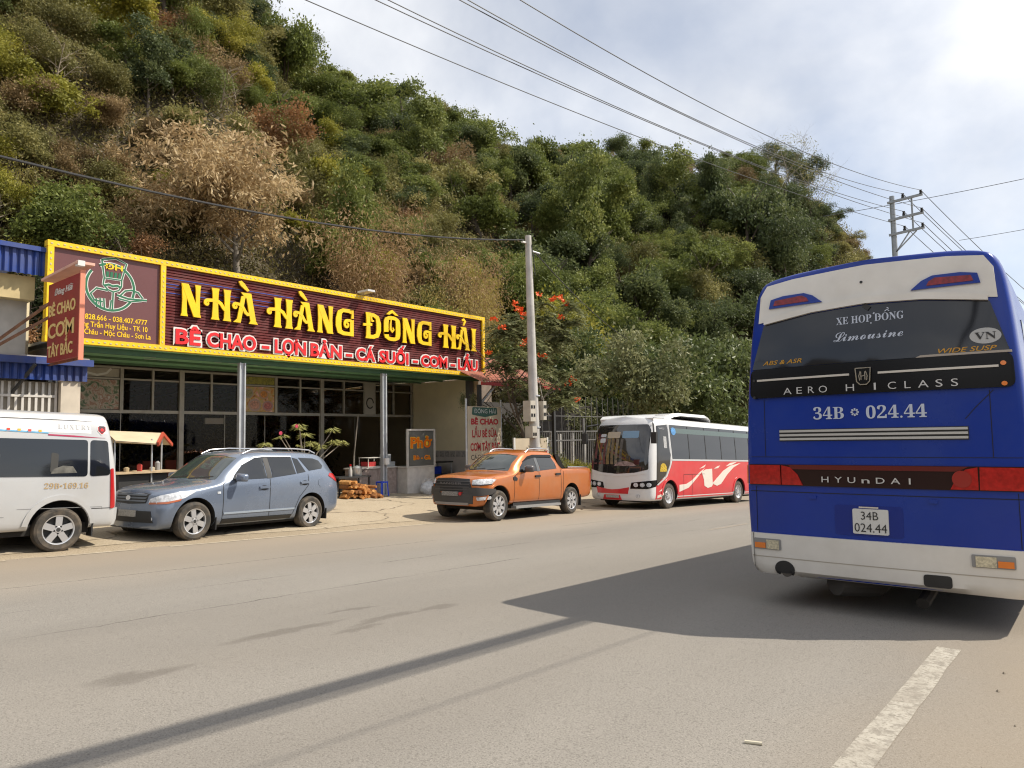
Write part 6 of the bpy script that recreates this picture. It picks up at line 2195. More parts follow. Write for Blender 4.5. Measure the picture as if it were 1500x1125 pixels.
def pk_side(s, k):
    decal('front_window', kv, [(.76, 1.15), (.66, 1.27), (.42, 1.44), (.18, 1.545), (-.02, 1.565), (-.02, 1.175)], s, M_CARGL, P_, off=0.006)
    decal('rear_door_window', kv, [(-.17, 1.185), (-.16, 1.575), (-.84, 1.575), (-.96, 1.38), (-.95, 1.235)], s, M_CARGL, P_, off=0.006)
    decal('pillar_trim', kv, [(-.03, 1.165), (-.03, 1.57), (-.155, 1.575), (-.155, 1.18)], s, mat('pillar_grey', (0.10, 0.11, 0.12), 0.5), P_, off=0.008, rows=3)
    decal('rain_guard', kv, [(.50, 1.41), (.22, 1.55), (.0, 1.59), (-.86, 1.60), (-.90, 1.545), (-.86, 1.53), (-.05, 1.53), (.2, 1.49)], s, M_BLKG, P_, off=0.025, rows=2)
    for path in ([(.98, .42), (.98, 1.05), (.78, 1.14)], [(-.10, .42), (-.10, 1.17)], [(.98, .415), (-1.16, .415)], [(-1.16, .42), (-1.16, .75), (-1.14, 1.20)], [(-1.27, .5), (-1.27, 1.16)]):
        seam('door_gap', kv, path, s, M_SEAM, P_)
    for x in (-.04 + .02, -.98):
        z = 1.02 if x > -.5 else 1.065
        decal('door_handle', kv, fillet([(x - .11, z), (x - .11, z + .055), (x + .11, z + .05), (x + .11, z - .005)], .02), s, M_BLK, P_, off=0.03, rows=2)
    decal('fender_vent', kv, fillet([(.88, .94), (.86, 1.0), (.96, 1.06), (1.04, 1.03), (1.02, .95)], .02), s, M_BLK, P_, off=0.012, rows=2)
    decal('wheel_arch_lip', kv, [(1.60 + .50 * math.cos(a_), .40 + .50 * math.sin(a_)) for a_ in np.linspace(.15, PI - .15, 16)] + [(1.60 + .455 * math.cos(a_), .40 + .455 * math.sin(a_)) for a_ in np.linspace(PI - .15, .15, 16)], s, M_ORG, P_, off=0.02, rows=2)
    m_ = mirror_shell(.52, k * .98, 1.24, k, .24, .19, .11)
    mm = m_.build('mirror', mat('mirror_grey', (0.10, 0.09, 0.09), 0.3, coat=0.5), P_, smooth=50, fix=True)
    MB().bar((.56, k * .83, 1.16), (.54, k * .92, 1.20), .06, .06).build('mirror_stalk', M_BLK, mm)
    rr_ = MB()
    rr_.tube([(.18, k * .58, 1.65), (.05, k * .58, 1.73), (-.25, k * .57, 1.755), (-.8, k * .57, 1.75), (-.95, k * .57, 1.70)], .017, 8)
    rr_.build('roof_rail', M_CHROME, P_, smooth=50)
    stp = MB()
    stp.span(.98, -1.05, k * .74, k * .90, .27, .33)
    stp.build('side_step', mat('step_grey', (0.35, 0.35, 0.35), 0.45, metal=0.5), P_)
    MB().span(.98, -1.16, k * .66, k * .80, .33, .40).build('sill', M_BLK, P_)
    decal('headlamp', kv, [(a * k, b) for a, b in [(.42, .87), (.44, .975), (.62, 1.0), (.90, 1.005), (1.02, .985), (.90, .885), (.62, .86)]], (42 * k, 2.30), M_LAMPC, P_, off=0.008, rows=3)
    decal('headlamp_trim', kv, [(a * k, b) for a, b in [(.42, .845), (.42, .875), (.62, .87), (.92, .89), (.90, .865), (.62, .845)]], (42 * k, 2.30), M_BLK, P_, off=0.01, rows=1)
    decal('bumper_corner', kv, [(a * k, b) for a, b in [(.20, .62), (.20, .80), (.50, .80), (.98, .77), (1.02, .72), (.90, .64), (.55, .60)]], (45 * k, 2.30), mat('bumper_charcoal', (0.05, 0.047, 0.045), 0.55, var=0.15), P_, off=0.03, rows=3)
    fg = decal('fog_lamp', kv, [(a * k, b) for a, b in [(.52, .50), (.50, .575), (.86, .60), (.90, .53)]], (45 * k, 2.30), M_LAMPC, P_, off=0.02, rows=2)
    decal('tail_lamp', kv, [(-2.70, .85), (-2.70, 1.12), (-2.81, 1.12), (-2.81, .85)], s, M_LAMPR, P_, off=0.008, rows=2)
    # sail panel of the sports bar behind the cab
    spb = MB()
    spb.prism([(-1.06, 1.60), (-1.28, 1.24), (-1.62, 1.24), (-1.52, 1.30), (-1.20, 1.62)], -k * .66 - .03, -k * .66 + .03, (0, 0, 0), (1, 0, 0), (0, 0, 1))
    spb.build('sports_bar', M_BLKG, P_)
    MB().tube([(-1.62, k * .74, 1.27), (-2.7, k * .74, 1.27)], .022, 8).build('bed_rail', M_CHROME, P_)
both(pk_side)
gr_ = decal('grille', kv, [(-.55, .70), (-.58, .78), (-.50, 1.0), (0, 1.02), (.50, 1.0), (.58, .78), (.55, .70), (0, .68)], 'F', M_BLK, P_, off=0.02, rows=5)
M_GRL = mat('grille_charcoal', (0.07, 0.065, 0.065), 0.5)
for z in (.735, .80, .865, .93):
    decal('grille_bar', kv, [(-.52, z), (-.52, z + .022), (.52, z + .022), (.52, z)], 'F', M_GRL, gr_, off=0.034, rows=1)
surf_text('grille_letters', kv, 'RANGER', -.34, .34, .865, .055, 'F', mat('letter_dim', (0.16, 0.15, 0.15), 0.4), gr_, off=0.045)
decal('front_bumper', kv, [(-.60, .42), (-.62, .66), (.62, .66), (.60, .42)], 'F', mat('bumper_charcoal', (0.05, 0.047, 0.045), 0.55), P_, off=0.035, rows=3)
decal('skid_plate', kv, [(-.50, .39), (-.52, .45), (.52, .45), (.50, .39)], 'F', mat('skid_grey', (0.28, 0.26, 0.25), 0.5, metal=0.3), P_, off=0.05, rows=1)
np_ = decal('number_plate', kv, [(-.25, .60), (-.25, .70), (.25, .70), (.25, .60)], 'F', mat('plate_grey', (0.22, 0.21, 0.20), 0.6, var=0.5, vscale=55), P_, off=0.055, rows=1)
decal('plate_sticker', kv, ellipse(.31, .655, .035, .04, 14), 'F', mat('sticker_red', (0.5, 0.03, 0.03), 0.5), P_, off=0.06, rows=2)
seam('bonnet_gap', kv, [(.66, 1.07), (.80, .99), (.95, 1.03)], (50, 2.30), M_SEAM, P_, wd=.008)
seam('bonnet_crease', kv, [(-.25, 1.06), (-.3, 1.165)], 'F', M_SEAM, P_, wd=.006)
seam('wiper', kv, [(-.55, 1.20), (-.05, 1.24)], 'F', M_BLK, P_, wd=.02, off=0.015)
seam('wiper', kv, [(.05, 1.20), (.55, 1.24)], 'F', M_BLK, P_, wd=.02, off=0.015)
MB().span(-2.5, 1.9, -.66, .66, .26, .4).build('chassis', M_UNDER, P_)
for k in (-1, 1):
    MB().box((-2.17, k * .74, .36), (.02, .22, .30)).build('mud_flap', M_BLK, P_)
MB().span(-1.35, -1.37, -.7, .7, .86, 1.22).build('bed_front', M_ORG, P_)

# ---------------------------------------------------------------- silver-white minibus at the left edge
M_VAN = mat('van_silver_white', (0.52, 0.53, 0.54), 0.32, metal=0.15, coat=0.5, var=0.03, dirt=(0.44, 0.40, 0.34), dscale=0.9, damt=0.4)
vn = thing('silver_minibus', 'silver white minibus with its rear end in view at the left edge', 'minibus', matrix=on_road(-12.21, 4.04 - 1.875, -90, lat=-0.93))
P_ = vn


def vs_(k=0.0, dz=0.0, top=0.0):
    b_ = [(0, .34), (.86, .34), (.93, .42), (.955, .75), (.955, 1.1), (.91, 1.60), (.86, 1.93), (.80, 2.07), (.5, 2.13), (0, 2.15)]
    return [(max(0, y - k), z + (dz if z < .5 else 0) - (top * (z - 1.2) / .9 if z > 1.2 else 0)) for y, z in b_]


rx_ = [0, 0, 0, 0, .02, .09, .15, .19, .21, .21]
st = [(2.75, [(0, .4), (.6, .4), (.68, .5), (.70, .65), (.70, .8), (.66, .9), (.6, .96), (.5, 1.0), (.3, 1.02), (0, 1.03)]),
      (2.55, [(0, .34), (.75, .34), (.86, .45), (.88, .7), (.88, .9), (.82, 1.02), (.75, 1.08), (.62, 1.12), (.4, 1.15), (0, 1.16)]),
      (2.0, [(0, .34), (.84, .34), (.92, .42), (.945, .75), (.94, 1.05), (.87, 1.25), (.8, 1.38), (.7, 1.46), (.4, 1.5), (0, 1.51)]),
      (1.2, [(0, .34), (.86, .34), (.93, .42), (.955, .75), (.955, 1.1), (.9, 1.58), (.84, 1.88), (.76, 2.0), (.45, 2.06), (0, 2.07)]),
      (.7, vs_()), (-1.6, vs_()), ([-2.35 + q * .5 for q in rx_], vs_()),
      ([-2.60 + q for q in rx_], vs_(.02)), ([-2.67 + q for q in rx_], vs_(.06, .01)), ([-2.70 + q for q in rx_], vs_(.13, .03, .04))]
_, vv = make_body(loft(st, sub=4, ssub=4, bowf=0.05, bowb=0.03), 'body', M_VAN, vn, wells=((1.875, .36), (-1.875, .36)), m_dark=M_UNDER, well_r=0.415, half=0.965, depth=0.33, smooth=35)
for x in (1.875, -1.875):
    for s in (-1, 1):
        wheel(vn, x, s * 0.83, 0.335, 0.21, spokes=5, side=s)
def van_side(s, k):
    decal('side_window', vv, fillet([(1.0, 1.14), (.85, 1.69), (-2.20, 1.70), (-2.21, 1.135)], .05), s, M_CARGL, P_, off=0.007, rows=6, dx_=.2)
    decal('rear_side_window', vv, fillet([(-2.245, 1.135), (-2.24, 1.70), (-2.50, 1.695), (-2.545, 1.15)], .05), s, M_CARGL, P_, off=0.007)
    decal('tail_lamp', vv, fillet([(-2.58, .62), (-2.545, 1.25), (-2.60, 1.26), (-2.655, .64)], .02), s, M_LAMPR, P_, off=0.014, rows=4)
    for path in ([(-2.45, .62), (-2.45, .66), (-1.3, .665)], [(-1.15, .56), (-.0, .56)], [(-2.3, 2.02), (-.5, 2.02)]):
        seam('panel_gap', vv, path, s, mat('gap_grey', (0.25, 0.25, 0.25), 0.7), P_, wd=.008)
    seam('bumper_gap', vv, [(-2.30, .635), (-2.66, .635)], s, M_SEAM, P_, wd=.010)
    seam('bumper_gap', vv, [(-2.31, .36), (-2.30, .635)], s, M_SEAM, P_, wd=.008)
    decal('arch_flare', vv, [(-1.875 + .50 * math.cos(a_), .36 + .50 * math.sin(a_)) for a_ in np.linspace(.1, PI - .1, 16)] + [(-1.875 + .425 * math.cos(a_), .36 + .425 * math.sin(a_)) for a_ in np.linspace(PI - .1, .1, 16)], s, M_VAN, P_, off=0.022, rows=2)
    decal('white_top', vv, [(-2.50, 1.80), (-2.46, 2.0), (.6, 2.0), (.6, 1.80)], s, mat('van_white', (0.72, 0.72, 0.72), 0.3, coat=0.4), P_, off=0.003, rows=3, dx_=.3)
    decal('roof_gutter', vv, [(-2.48, 2.005), (-2.48, 2.025), (.6, 2.025), (.6, 2.005)], s, M_VAN, P_, off=0.02, rows=1, dx_=.3)
    decal('red_stripe', vv, [(-2.46, 1.735), (-2.0, 1.765), (-1.65, 1.775), (-1.65, 1.755), (-2.0, 1.742)], s, mat('stripe_magenta', srgb(170, 40, 80), 0.4), P_, off=0.006, rows=1)
    MB().box((-2.34, k * .83, .36), (.02, .2, .3)).build('mud_flap', M_BLK, P_)
both(van_side)
for i in range(9):   # dashed blue and yellow pattern along the roof band
    x = -1.58 + i * .135
    decal('band_dash', vv, [(x - .075, 1.782 + .004 * i), (x - .07, 1.802 + .004 * i), (x + .07, 1.815 + .004 * i), (x + .075, 1.79 + .004 * i)], 'L', mat('dash_blue', srgb(110, 170, 205), 0.4), P_, off=0.006, rows=1)
    decal('band_dot', vv, [(x + .02, 1.80 + .004 * i), (x + .02, 1.835 + .004 * i), (x + .06, 1.835 + .004 * i), (x + .06, 1.80 + .004 * i)], 'L', mat('dot_red', srgb(214, 70, 50), 0.4) if i % 2 else mat('dot_yellow', srgb(230, 170, 60), 0.4), P_, off=0.008, rows=1)


def ltext(name, bvh, s, a, b, z, H, m, parent, off=0.006, **kw):
    """lettering on a left flank: reads from the nose (picture left) to the tail."""
    v, f = text_geo(s, kw.get('offset', 0.0), kw.get('shear', 0.0), kw.get('space', 1.0))
    x0, x1 = v[:, 0].min(), v[:, 0].max()
    k = (b - a) / (x1 - x0)
    cast = caster(bvh, 'L', off)
    mb_ = MB()
    mb_.add([cast(a + (x - x0) * k, z + y * H) or Vector((a, .95, z)) for x, y in v], f)
    return mb_.build(name, m, parent)


ltext('roof_lettering', vv, '𝐋𝐔𝐗𝐔𝐑𝐘', -1.78, -2.24, 1.86, .072, mat('lettering_grey', (0.42, 0.42, 0.42), 0.4, metal=0.3), P_, space=1.35)
ltext('painted_number', vv, '𝟐𝟗𝐁•𝟏𝟔𝟗.𝟏𝟔', -1.63, -2.23, .955, .085, mat('lettering_tan', srgb(176, 150, 110), 0.5), P_)
bd = decal('badge', vv, fillet([(-2.335, 1.925), (-2.335, 1.85), (-2.40, 1.775), (-2.475, 1.85), (-2.475, 1.925)], .01), 'L', mat('badge_white', (0.7, 0.7, 0.7), 0.4), P_, off=0.006, rows=3)
decal('badge_ring', vv, [(-2.347, 1.915), (-2.347, 1.85), (-2.405, 1.79), (-2.463, 1.85), (-2.463, 1.915)], 'L', M_LAMPR, bd, off=0.008, rows=3)
decal('badge_core', vv, [(-2.362, 1.925), (-2.362, 1.855), (-2.405, 1.81), (-2.448, 1.855), (-2.448, 1.925)], 'L', mat('badge_dark', (0.05, 0.03, 0.04), 0.4), bd, off=0.010, rows=3)
decal('badge_mark', vv, ellipse(-2.405, 1.865, .026, .026, 12), 'L', M_RED, bd, off=0.012, rows=2)
decal('rear_window', vv, [(-.7, 1.25), (-.62, 1.80), (.62, 1.80), (.7, 1.25)], 'B', M_CARGL, P_, off=0.008)
decal('windscreen', vv, [(-.78, 1.16), (-.7, 1.9), (.7, 1.9), (.78, 1.16)], 'F', M_CARGL, P_, off=0.008)
decal('rear_bumper', vv, [(-.88, .36), (-.90, .63), (.90, .63), (.88, .36)], 'B', M_VAN, P_, off=0.03, rows=3)
MB().span(-2.4, 2.4, -.8, .8, .26, .42).build('chassis', M_UNDER, P_)
# things seen through the tinted glass: seat backs and folded cloth
for x in (-.2, -1.0, -1.75):
    decal('seat_back', vv, fillet([(x - .04, 1.2), (x - .05, 1.48), (x + .05, 1.5), (x + .06, 1.2)], .03), 'L', mat('seat_shadow', (0.05, 0.048, 0.043), 0.4), P_, off=0.009, rows=3)
decal('folded_cloth', vv, [(-1.70, 1.18), (-1.74, 1.25), (-1.86, 1.30), (-2.0, 1.29), (-2.06, 1.19)], 'L', mat('cloth_shadow', (0.12, 0.115, 0.10), 0.6, var=0.4, vscale=14), P_, off=0.0095, rows=3)

# ---------------------------------------------------------------- red and white bus
M_RBUS = mat('bus_red', srgb(206, 32, 46), 0.28, coat=0.6, var=0.05, dirt=(0.40, 0.22, 0.18), dscale=1.1, damt=0.22)
M_RWHT = mat('bus_white', (0.72, 0.72, 0.72), 0.28, coat=0.6, var=0.03, dirt=(0.5, 0.46, 0.4), dscale=1, damt=0.2)
rbus = thing('red_white_bus', 'small red and white bus facing the camera behind the orange pickup', 'bus', matrix=on_road((-10.29 - 10.06) / 2, (20.19 + 25.14) / 2, -92.69, lat=-1.13))
P_ = rbus


def rs_(k=0.0, front=0):
    b_ = [(0, .26), (1.05, .26), (1.13, .36), (1.15, .8), (1.15, 1.45), (1.11, 2.1), (1.06, 2.58), (.97, 2.76), (.6, 2.84), (0, 2.87)]
    return [(max(0, y - k), z) for y, z in b_]


fx = [0, 0, .02, .03, 0, -.14, -.30, -.42, -.46, -.48]
st = [([3.58 + q for q in fx], rs_(.20)), ([3.52 + q for q in fx], rs_(.10)), ([3.40 + q for q in fx], rs_(.03)), ([3.05 + q * .6 for q in fx], rs_()), (2.3, rs_()), (0, rs_()), (-4.1, rs_()), (-4.4, rs_(.05)), (-4.5, rs_(.15))]
_, rv = make_body(loft(st, sub=4, ssub=4, bowf=0.10, bowb=0.05), 'body', M_RWHT, rbus, wells=((2.46, .42), (-2.48, .42)), m_dark=M_UNDER, well_r=0.47, half=1.16, depth=0.4, smooth=40)
for x in (2.46, -2.48):
    for s in (-1, 1):
        wheel(rbus, x, s * 1.0, 0.40, 0.22, side=s, style='bus', dual=(x < 0))
decal('windscreen', rv, fillet([(-1.04, 1.20), (-1.0, 2.40), (-.9, 2.58), (.9, 2.58), (1.0, 2.40), (1.04, 1.20), (.6, 1.10), (0, 1.06), (-.6, 1.10)], .05), 'F', mat('bus_screen', (0.02, 0.018, 0.018), 0.05, spec=0.8, coat=0.4), P_, off=0.01, rows=10)
decal('bottom_sheet', rv, [(-1.0, 1.075), (-.4, 1.0), (0, .985), (.4, 1.0), (1.0, 1.075), (1.0, 1.14), (.6, 1.09), (0, 1.05), (-.6, 1.09), (-1.0, 1.14)], 'F', M_RWHT, P_, off=0.012, rows=1)
# what shows behind the screen
for u0, u1, z0, z1, c_, nm in ((-.46, .02, 2.16, 2.36, (0.42, 0.36, 0.27), 'sun_visor'), (.10, .66, 2.16, 2.38, (0.18, 0.30, 0.42), 'sun_visor'), (-.74, -.52, 2.2, 2.30, (0.5, 0.52, 0.55), 'windscreen_paper'), (-.74, -.52, 2.02, 2.16, (0.55, 0.56, 0.56), 'windscreen_paper')):
    decal(nm, rv, fillet([(u0, z0), (u0, z1), (u1, z1), (u1, z0)], .04), 'F', mat('%s_%d' % (nm, int(u0 * 100)), c_, 0.4), P_, off=0.014, rows=2)
for i, (u, c_) in enumerate(((-.85, (.10, .03, .03)), (-.66, (.16, .05, .035)), (-.50, (.10, .03, .03)), (-.36, (.19, .13, .05)), (-.2, (.15, .11, .06)), (-.04, (.17, .14, .10)), (.12, (.10, .09, .08)))):
    decal('curtain_fold', rv, [(u - .05, 1.35), (u - .06, 2.14), (u + .04, 2.14), (u + .07, 1.35)], 'F', mat('curtain_%d' % i, c_, 0.5, var=0.5, vscale=10), P_, off=0.012, rows=3)
decal('screen_bar', rv, [(-1.0, 2.3), (-.97, 2.34), (-.55, 1.5), (-.58, 1.46)], 'F', mat('bar_ochre', (0.22, 0.16, 0.05), 0.5), P_, off=0.0155, rows=2)
decal('dash_items', rv, [(-.1, 1.30), (0, 1.40), (.3, 1.46), (.55, 1.40), (.7, 1.30)], 'F', mat('dash_clutter', (0.24, 0.17, 0.16), 0.5, var=0.6, vscale=16), P_, off=0.013, rows=2)
decal('red_smile', rv, [(-.78, .66), (-.74, .46), (.40, .46), (.44, .66), (.1, .60), (-.17, .58), (-.45, .60)], 'F', M_RBUS, P_, off=0.012, rows=3)
ph = decal('plate_holder', rv, [(-.52, .27), (-.46, .42), (.12, .42), (.18, .27)], 'F', M_RBUS, P_, off=0.03, rows=2)
decal('number_plate', rv, [(-.38, .33), (-.38, .41), (.10, .41), (.10, .33)], 'F', mat('plate_grey2', (0.4, 0.39, 0.36), 0.6, var=0.4, vscale=50), ph, off=0.045, rows=1)
def rbus_side(s, k):
    decal('headlamp', rv, [(a * k, b) for a, b in [(.42, .62), (.46, .80), (.95, .86), (1.32, .90), (1.28, .72), (.95, .62)]], (25 * k, 3.66), M_BLKG, P_, off=0.012, rows=3)
    for u in (.60, .80, 1.0):
        decal('headlamp_lens', rv, [(a * k, b) for a, b in ellipse(u, .735 + .02 * (u - .6), .075, .065, 16)], (25 * k, 3.66), M_LAMPC, P_, off=0.02, rows=3)
    decal('fog_lamp', rv, [(a * k, b) for a, b in ellipse(.66, .40, .07, .065, 16)], (25 * k, 3.66), M_LAMPC, P_, off=0.012, rows=3)
    decal('side_glass', rv, fillet([(2.30, 1.52), (2.36, 2.60), (-4.2, 2.60), (-4.2, 1.52)], .05), s, M_CARGL, P_, off=0.008, rows=5, dx_=.4)
    for x in (1.2, .05, -1.1, -2.25, -3.4):
        decal('window_post', rv, [(x - .02, 1.54), (x - .02, 2.58), (x + .02, 2.58), (x + .02, 1.54)], s, M_BLK, P_, off=0.014, rows=3)
    decal('top_light', rv, [(2.2, 2.34), (2.2, 2.50), (-4.1, 2.50), (-4.1, 2.34)], s, mat('toplight_green', (0.08, 0.12, 0.11), 0.15, coat=0.4), P_, off=0.011, rows=2, dx_=.4)
    decal('red_flank', rv, [(2.76, .93), (2.62, 1.0), (2.40, 1.30), (2.30, 1.49), (-4.3, 1.49), (-4.3, .31)] + [(-2.48 + .50 * math.cos(a_), .42 + .50 * math.sin(a_)) for a_ in np.linspace(PI + .22, -.22, 22)] + [(2.46 + .50 * math.cos(a_), .42 + .50 * math.sin(a_)) for a_ in np.linspace(PI + .22, .95, 18)], s, M_RBUS, P_, off=0.006, rows=8, dx_=.05)
    decal('belt_strip', rv, [(2.34, 1.475), (2.34, 1.525), (-4.3, 1.525), (-4.3, 1.475)], s, mat('belt_silver', (0.62, 0.62, 0.62), 0.3, metal=0.3), P_, off=0.012, rows=1, dx_=.3)
    decal('nose_red', rv, [(3.30, .31), (3.28, .72), (2.95, .92), (2.78, .92)] + [(2.46 + .50 * math.cos(a_), .42 + .50 * math.sin(a_)) for a_ in np.linspace(.88, -.22, 12)], s, M_RBUS, P_, off=0.007, rows=4)
both(rbus_side)
# re-cut the arches through the red panel: dark arch lips
for x in (2.46, -2.48):
    for s, k in (('L', 1), ('R', -1)):
        decal('arch_lip', rv, [(x + .54 * math.cos(a_), .42 + .54 * math.sin(a_)) for a_ in np.linspace(.02, PI - .02, 18)] + [(x + .465 * math.cos(a_), .42 + .465 * math.sin(a_)) for a_ in np.linspace(PI - .02, .02, 18)], s, M_RBUS, P_, off=0.022, rows=2)
dr = decal('door', rv, fillet([(3.10, 2.54), (3.22, 1.6), (3.26, .78), (2.78, 1.0), (2.50, 1.35), (2.42, 1.75), (2.46, 2.60)], .04), 'L', mat('door_glass', (0.02, 0.02, 0.021), 0.08, coat=0.4), P_, off=0.014, rows=8)
decal('door_frame', rv, [(2.52, 2.62), (2.46, 2.62), (2.40, 1.75), (2.47, 1.32), (2.74, .98), (3.10, .80), (3.10, .74), (2.72, .92), (2.43, 1.28), (2.33, 1.75), (2.40, 2.62)] and [(2.50, 2.60), (2.45, 2.62), (2.36, 1.70), (2.40, 1.60), (2.46, 1.75)], 'L', mat('belt_silver', (0.62, 0.62, 0.62), 0.3), dr, off=0.018, rows=4)
seam('door_trim', rv, [(2.44, 2.60), (2.385, 1.75), (2.46, 1.34), (2.74, .97), (3.24, .74)], 'L', mat('belt_silver', (0.62, 0.62, 0.62), 0.3), dr, wd=.05, off=0.02)
decal('door_notice', rv, [(2.62, 1.86), (2.62, 2.22), (2.80, 2.22), (2.80, 1.86)], 'L', mat('notice_grey', (0.4, 0.4, 0.4), 0.5, var=0.3, vscale=20), dr, off=0.02, rows=2)
decal('door_sticker', rv, [(2.68, 1.14), (2.70, 1.28), (2.80, 1.38), (2.92, 1.40), (3.04, 1.34), (3.10, 1.14)][::-1], 'L', mat('sticker_gold', srgb(190, 160, 40), 0.5, var=0.6, vscale=26), dr, off=0.021, rows=2)
ltext('door_lettering', rv, 'SAMCO', 3.02, 2.70, 2.44, .05, M_SILV, dr, off=0.02)
decal('round_sticker', rv, ellipse(2.14, 2.40, .15, .12, 18), 'L', mat('sticker_blue', srgb(90, 150, 205), 0.5, var=0.3, vscale=12), P_, off=0.017, rows=3)
# white swooshes on the red flank
M_SW = mat('swoosh_cream', (0.72, 0.66, 0.58), 0.4)
for P2 in ([(1.90, .72), (1.45, .74), (1.05, .86), (.55, 1.10), (.18, 1.24), (.45, 1.08), (.85, .86), (1.30, .62), (1.90, .50)],
           [(.40, 1.12), (.10, 1.20), (-.35, 1.22), (-.15, 1.12), (.08, .84), (-.45, .74), (-.30, .62), (-.02, .58), (.22, .66), (.25, .86)],
           [(-.35, .72), (-.8, .95), (-1.2, 1.15), (-1.75, 1.32), (-2.6, 1.42), (-2.0, 1.26), (-1.5, 1.02), (-1.0, .70), (-.7, .64)],
           [(.55, 1.22), (.30, 1.30), (.10, 1.36), (.22, 1.27)], [(-.5, 1.22), (-.75, 1.30), (-.95, 1.33), (-.8, 1.24)], [(-1.4, 1.30), (-1.75, 1.42), (-2.3, 1.46), (-1.9, 1.36)],
           [(3.22, .42), (3.0, .46), (2.86, .50), (2.84, .44), (3.0, .38), (3.22, .34)], [(3.15, .54), (3.0, .60), (2.84, .72), (2.95, .56)]):
    xs2 = [p[0] for p in P2]
    cx2 = sum(xs2) / len(xs2); cz2 = sum(p[1] for p in P2) / len(P2)
    decal('swoosh', rv, P2, 'L', M_SW, P_, off=0.011, rows=3, dx_=.04)
for path in ([(1.62, .34), (1.62, 1.04)], [(1.05, .36), (1.05, 1.05)], [(1.62, 1.04), (.2, 1.05)]):
    seam('hatch_gap', rv, path, 'L', mat('gap_dark_red', (0.12, 0.015, 0.02), 0.6), P_, wd=.012, off=0.012)
ac = MB()
for x, w_, z in ((1.9, .70, 2.84), (1.6, .80, 2.99), (1.2, .86, 3.04), (-.6, .86, 3.06), (-1.0, .80, 3.0), (-1.2, .70, 2.84)):
    ac.v += [(x, -w_, z - .10), (x, -w_ * .9, z), (x, w_ * .9, z), (x, w_, z - .10)]
for i in range(5):
    for j in range(3):
        a = i * 4 + j
        ac.f.append((a, a + 1, a + 5, a + 4)); ac.mi.append(0)
ac.f += [(0, 1, 2, 3), (20, 21, 22, 23)]; ac.mi += [0, 0]
for i in range(5):
    ac.f += [(i * 4, i * 4 + 4, i * 4 + 7, i * 4 + 3)]; ac.mi.append(0)
ac.build('roof_unit', M_RWHT, P_, smooth=40, fix=True)
lip = MB()
lip.grid([[(x, y, z) for y in np.linspace(-.98, .98, 9)] for x, z in ((3.10, 2.66), (3.16, 2.78), (3.02, 2.88), (2.6, 2.93), (2.1, 2.90))])
lip.build('roof_visor', M_RWHT, P_, smooth=50)
for k in (-1, 1):
    h = MB()
    h.tube([(3.2, k * 1.0, 2.62), (3.55, k * 1.22, 2.55), (3.62, k * 1.28, 2.3)], .025, 8)
    mr_ = h.build('mirror_arm', M_BLK, P_)
    MB().box((3.60, k * 1.28, 2.15), (.10, .18, .34)).build('mirror_head', M_BLK, mr_)
MB().span(-4.2, 3.2, -.95, .95, .2, .34).build('chassis', M_UNDER, P_)
# ================================================================== STREET FURNITURE AND SMALL THINGS
M_CONC = mat('pole_concrete', (0.50, 0.48, 0.45), 0.85, var=0.14, vscale=3, bump=0.25, bscale=30, dirt=(0.3, 0.27, 0.23), dscale=2, damt=0.5)
M_CABLE = mat('cable_black', (0.02, 0.02, 0.022), 0.6)
M_WIRE = mat('wire_grey', (0.10, 0.105, 0.11), 0.5, metal=0.3)

# ---- concrete pole by the pickup
PX, PY = -13.75, 17.95
pz = gz(PX, PY)
cp = thing('concrete_pole', 'tapering grey concrete pole behind the orange pickup', 'utility pole', (PX, PY, pz))
MB().tube([(PX, PY, pz - 0.3), (PX, PY - 0.05, pz + 3), (PX + 0.02, PY - 0.19, pz + 8.55)], [0.18, 0.155, 0.10], 18).build('shaft', M_CONC, cp, smooth=40)
MB().bar((PX - 0.02, PY - 0.45, 7.66), (PX + 0.0, PY - 0.05, 7.68), 0.07, 0.05).build('cable_clamp', M_WHITE, cp)
MB().tube([(PX + 0.1, PY - 0.1, 7.4), (PX + 0.14, PY + 0.25, 7.38)], 0.03, 8).build('cable_clamp', M_STEEL, cp)
MB().tube([(PX + .12, PY - .15, 7.6), (PX + .17, PY - .12, 7.2), (PX + .19, PY - .08, 6.6)], 0.014, 6).build('ground_strap', M_CABLE, cp)
for z in (2.75, 1.75, 1.1):
    MB().lathe([(0.14, -0.02), (0.185, -0.02), (0.185, 0.02), (0.14, 0.02)], 16, (PX, PY, z), (0, 0, 1), (1, 0, 0), close=True).build('steel_band', M_STEEL, cp)
M_METER = mat('meter_box_cream', (0.46, 0.42, 0.35), 0.6, var=0.1, vscale=4)
for (x, y, z0, z1, wd, lab) in ((PX + .02, PY - .31, 1.93, 2.58, .26, 'upper cream meter box on the left of the concrete pole'), (PX + .04, PY - .27, 1.42, 1.78, .22, 'lower cream meter box on the concrete pole'), (PX + .05, PY + .27, 1.98, 2.58, .16, 'narrow meter box on the right side of the concrete pole')):
    b_ = thing('meter_box', lab, 'meter box', (x, y, z0))
    MB().span(x - .14, x + .16, y - wd / 2, y + wd / 2, z0, z1).build('case', M_METER, b_)
    n_ = 0
    for i in range(2):
        for j in range(2 if z1 - z0 > .5 else 1):
            zz = z0 + (z1 - z0) * (.30 + .40 * j)
            MB().box((x + .165, y + (i - .5) * wd * .48, zz), (.012, wd * .28, .10)).build('meter_window', M_BLKG, b_)
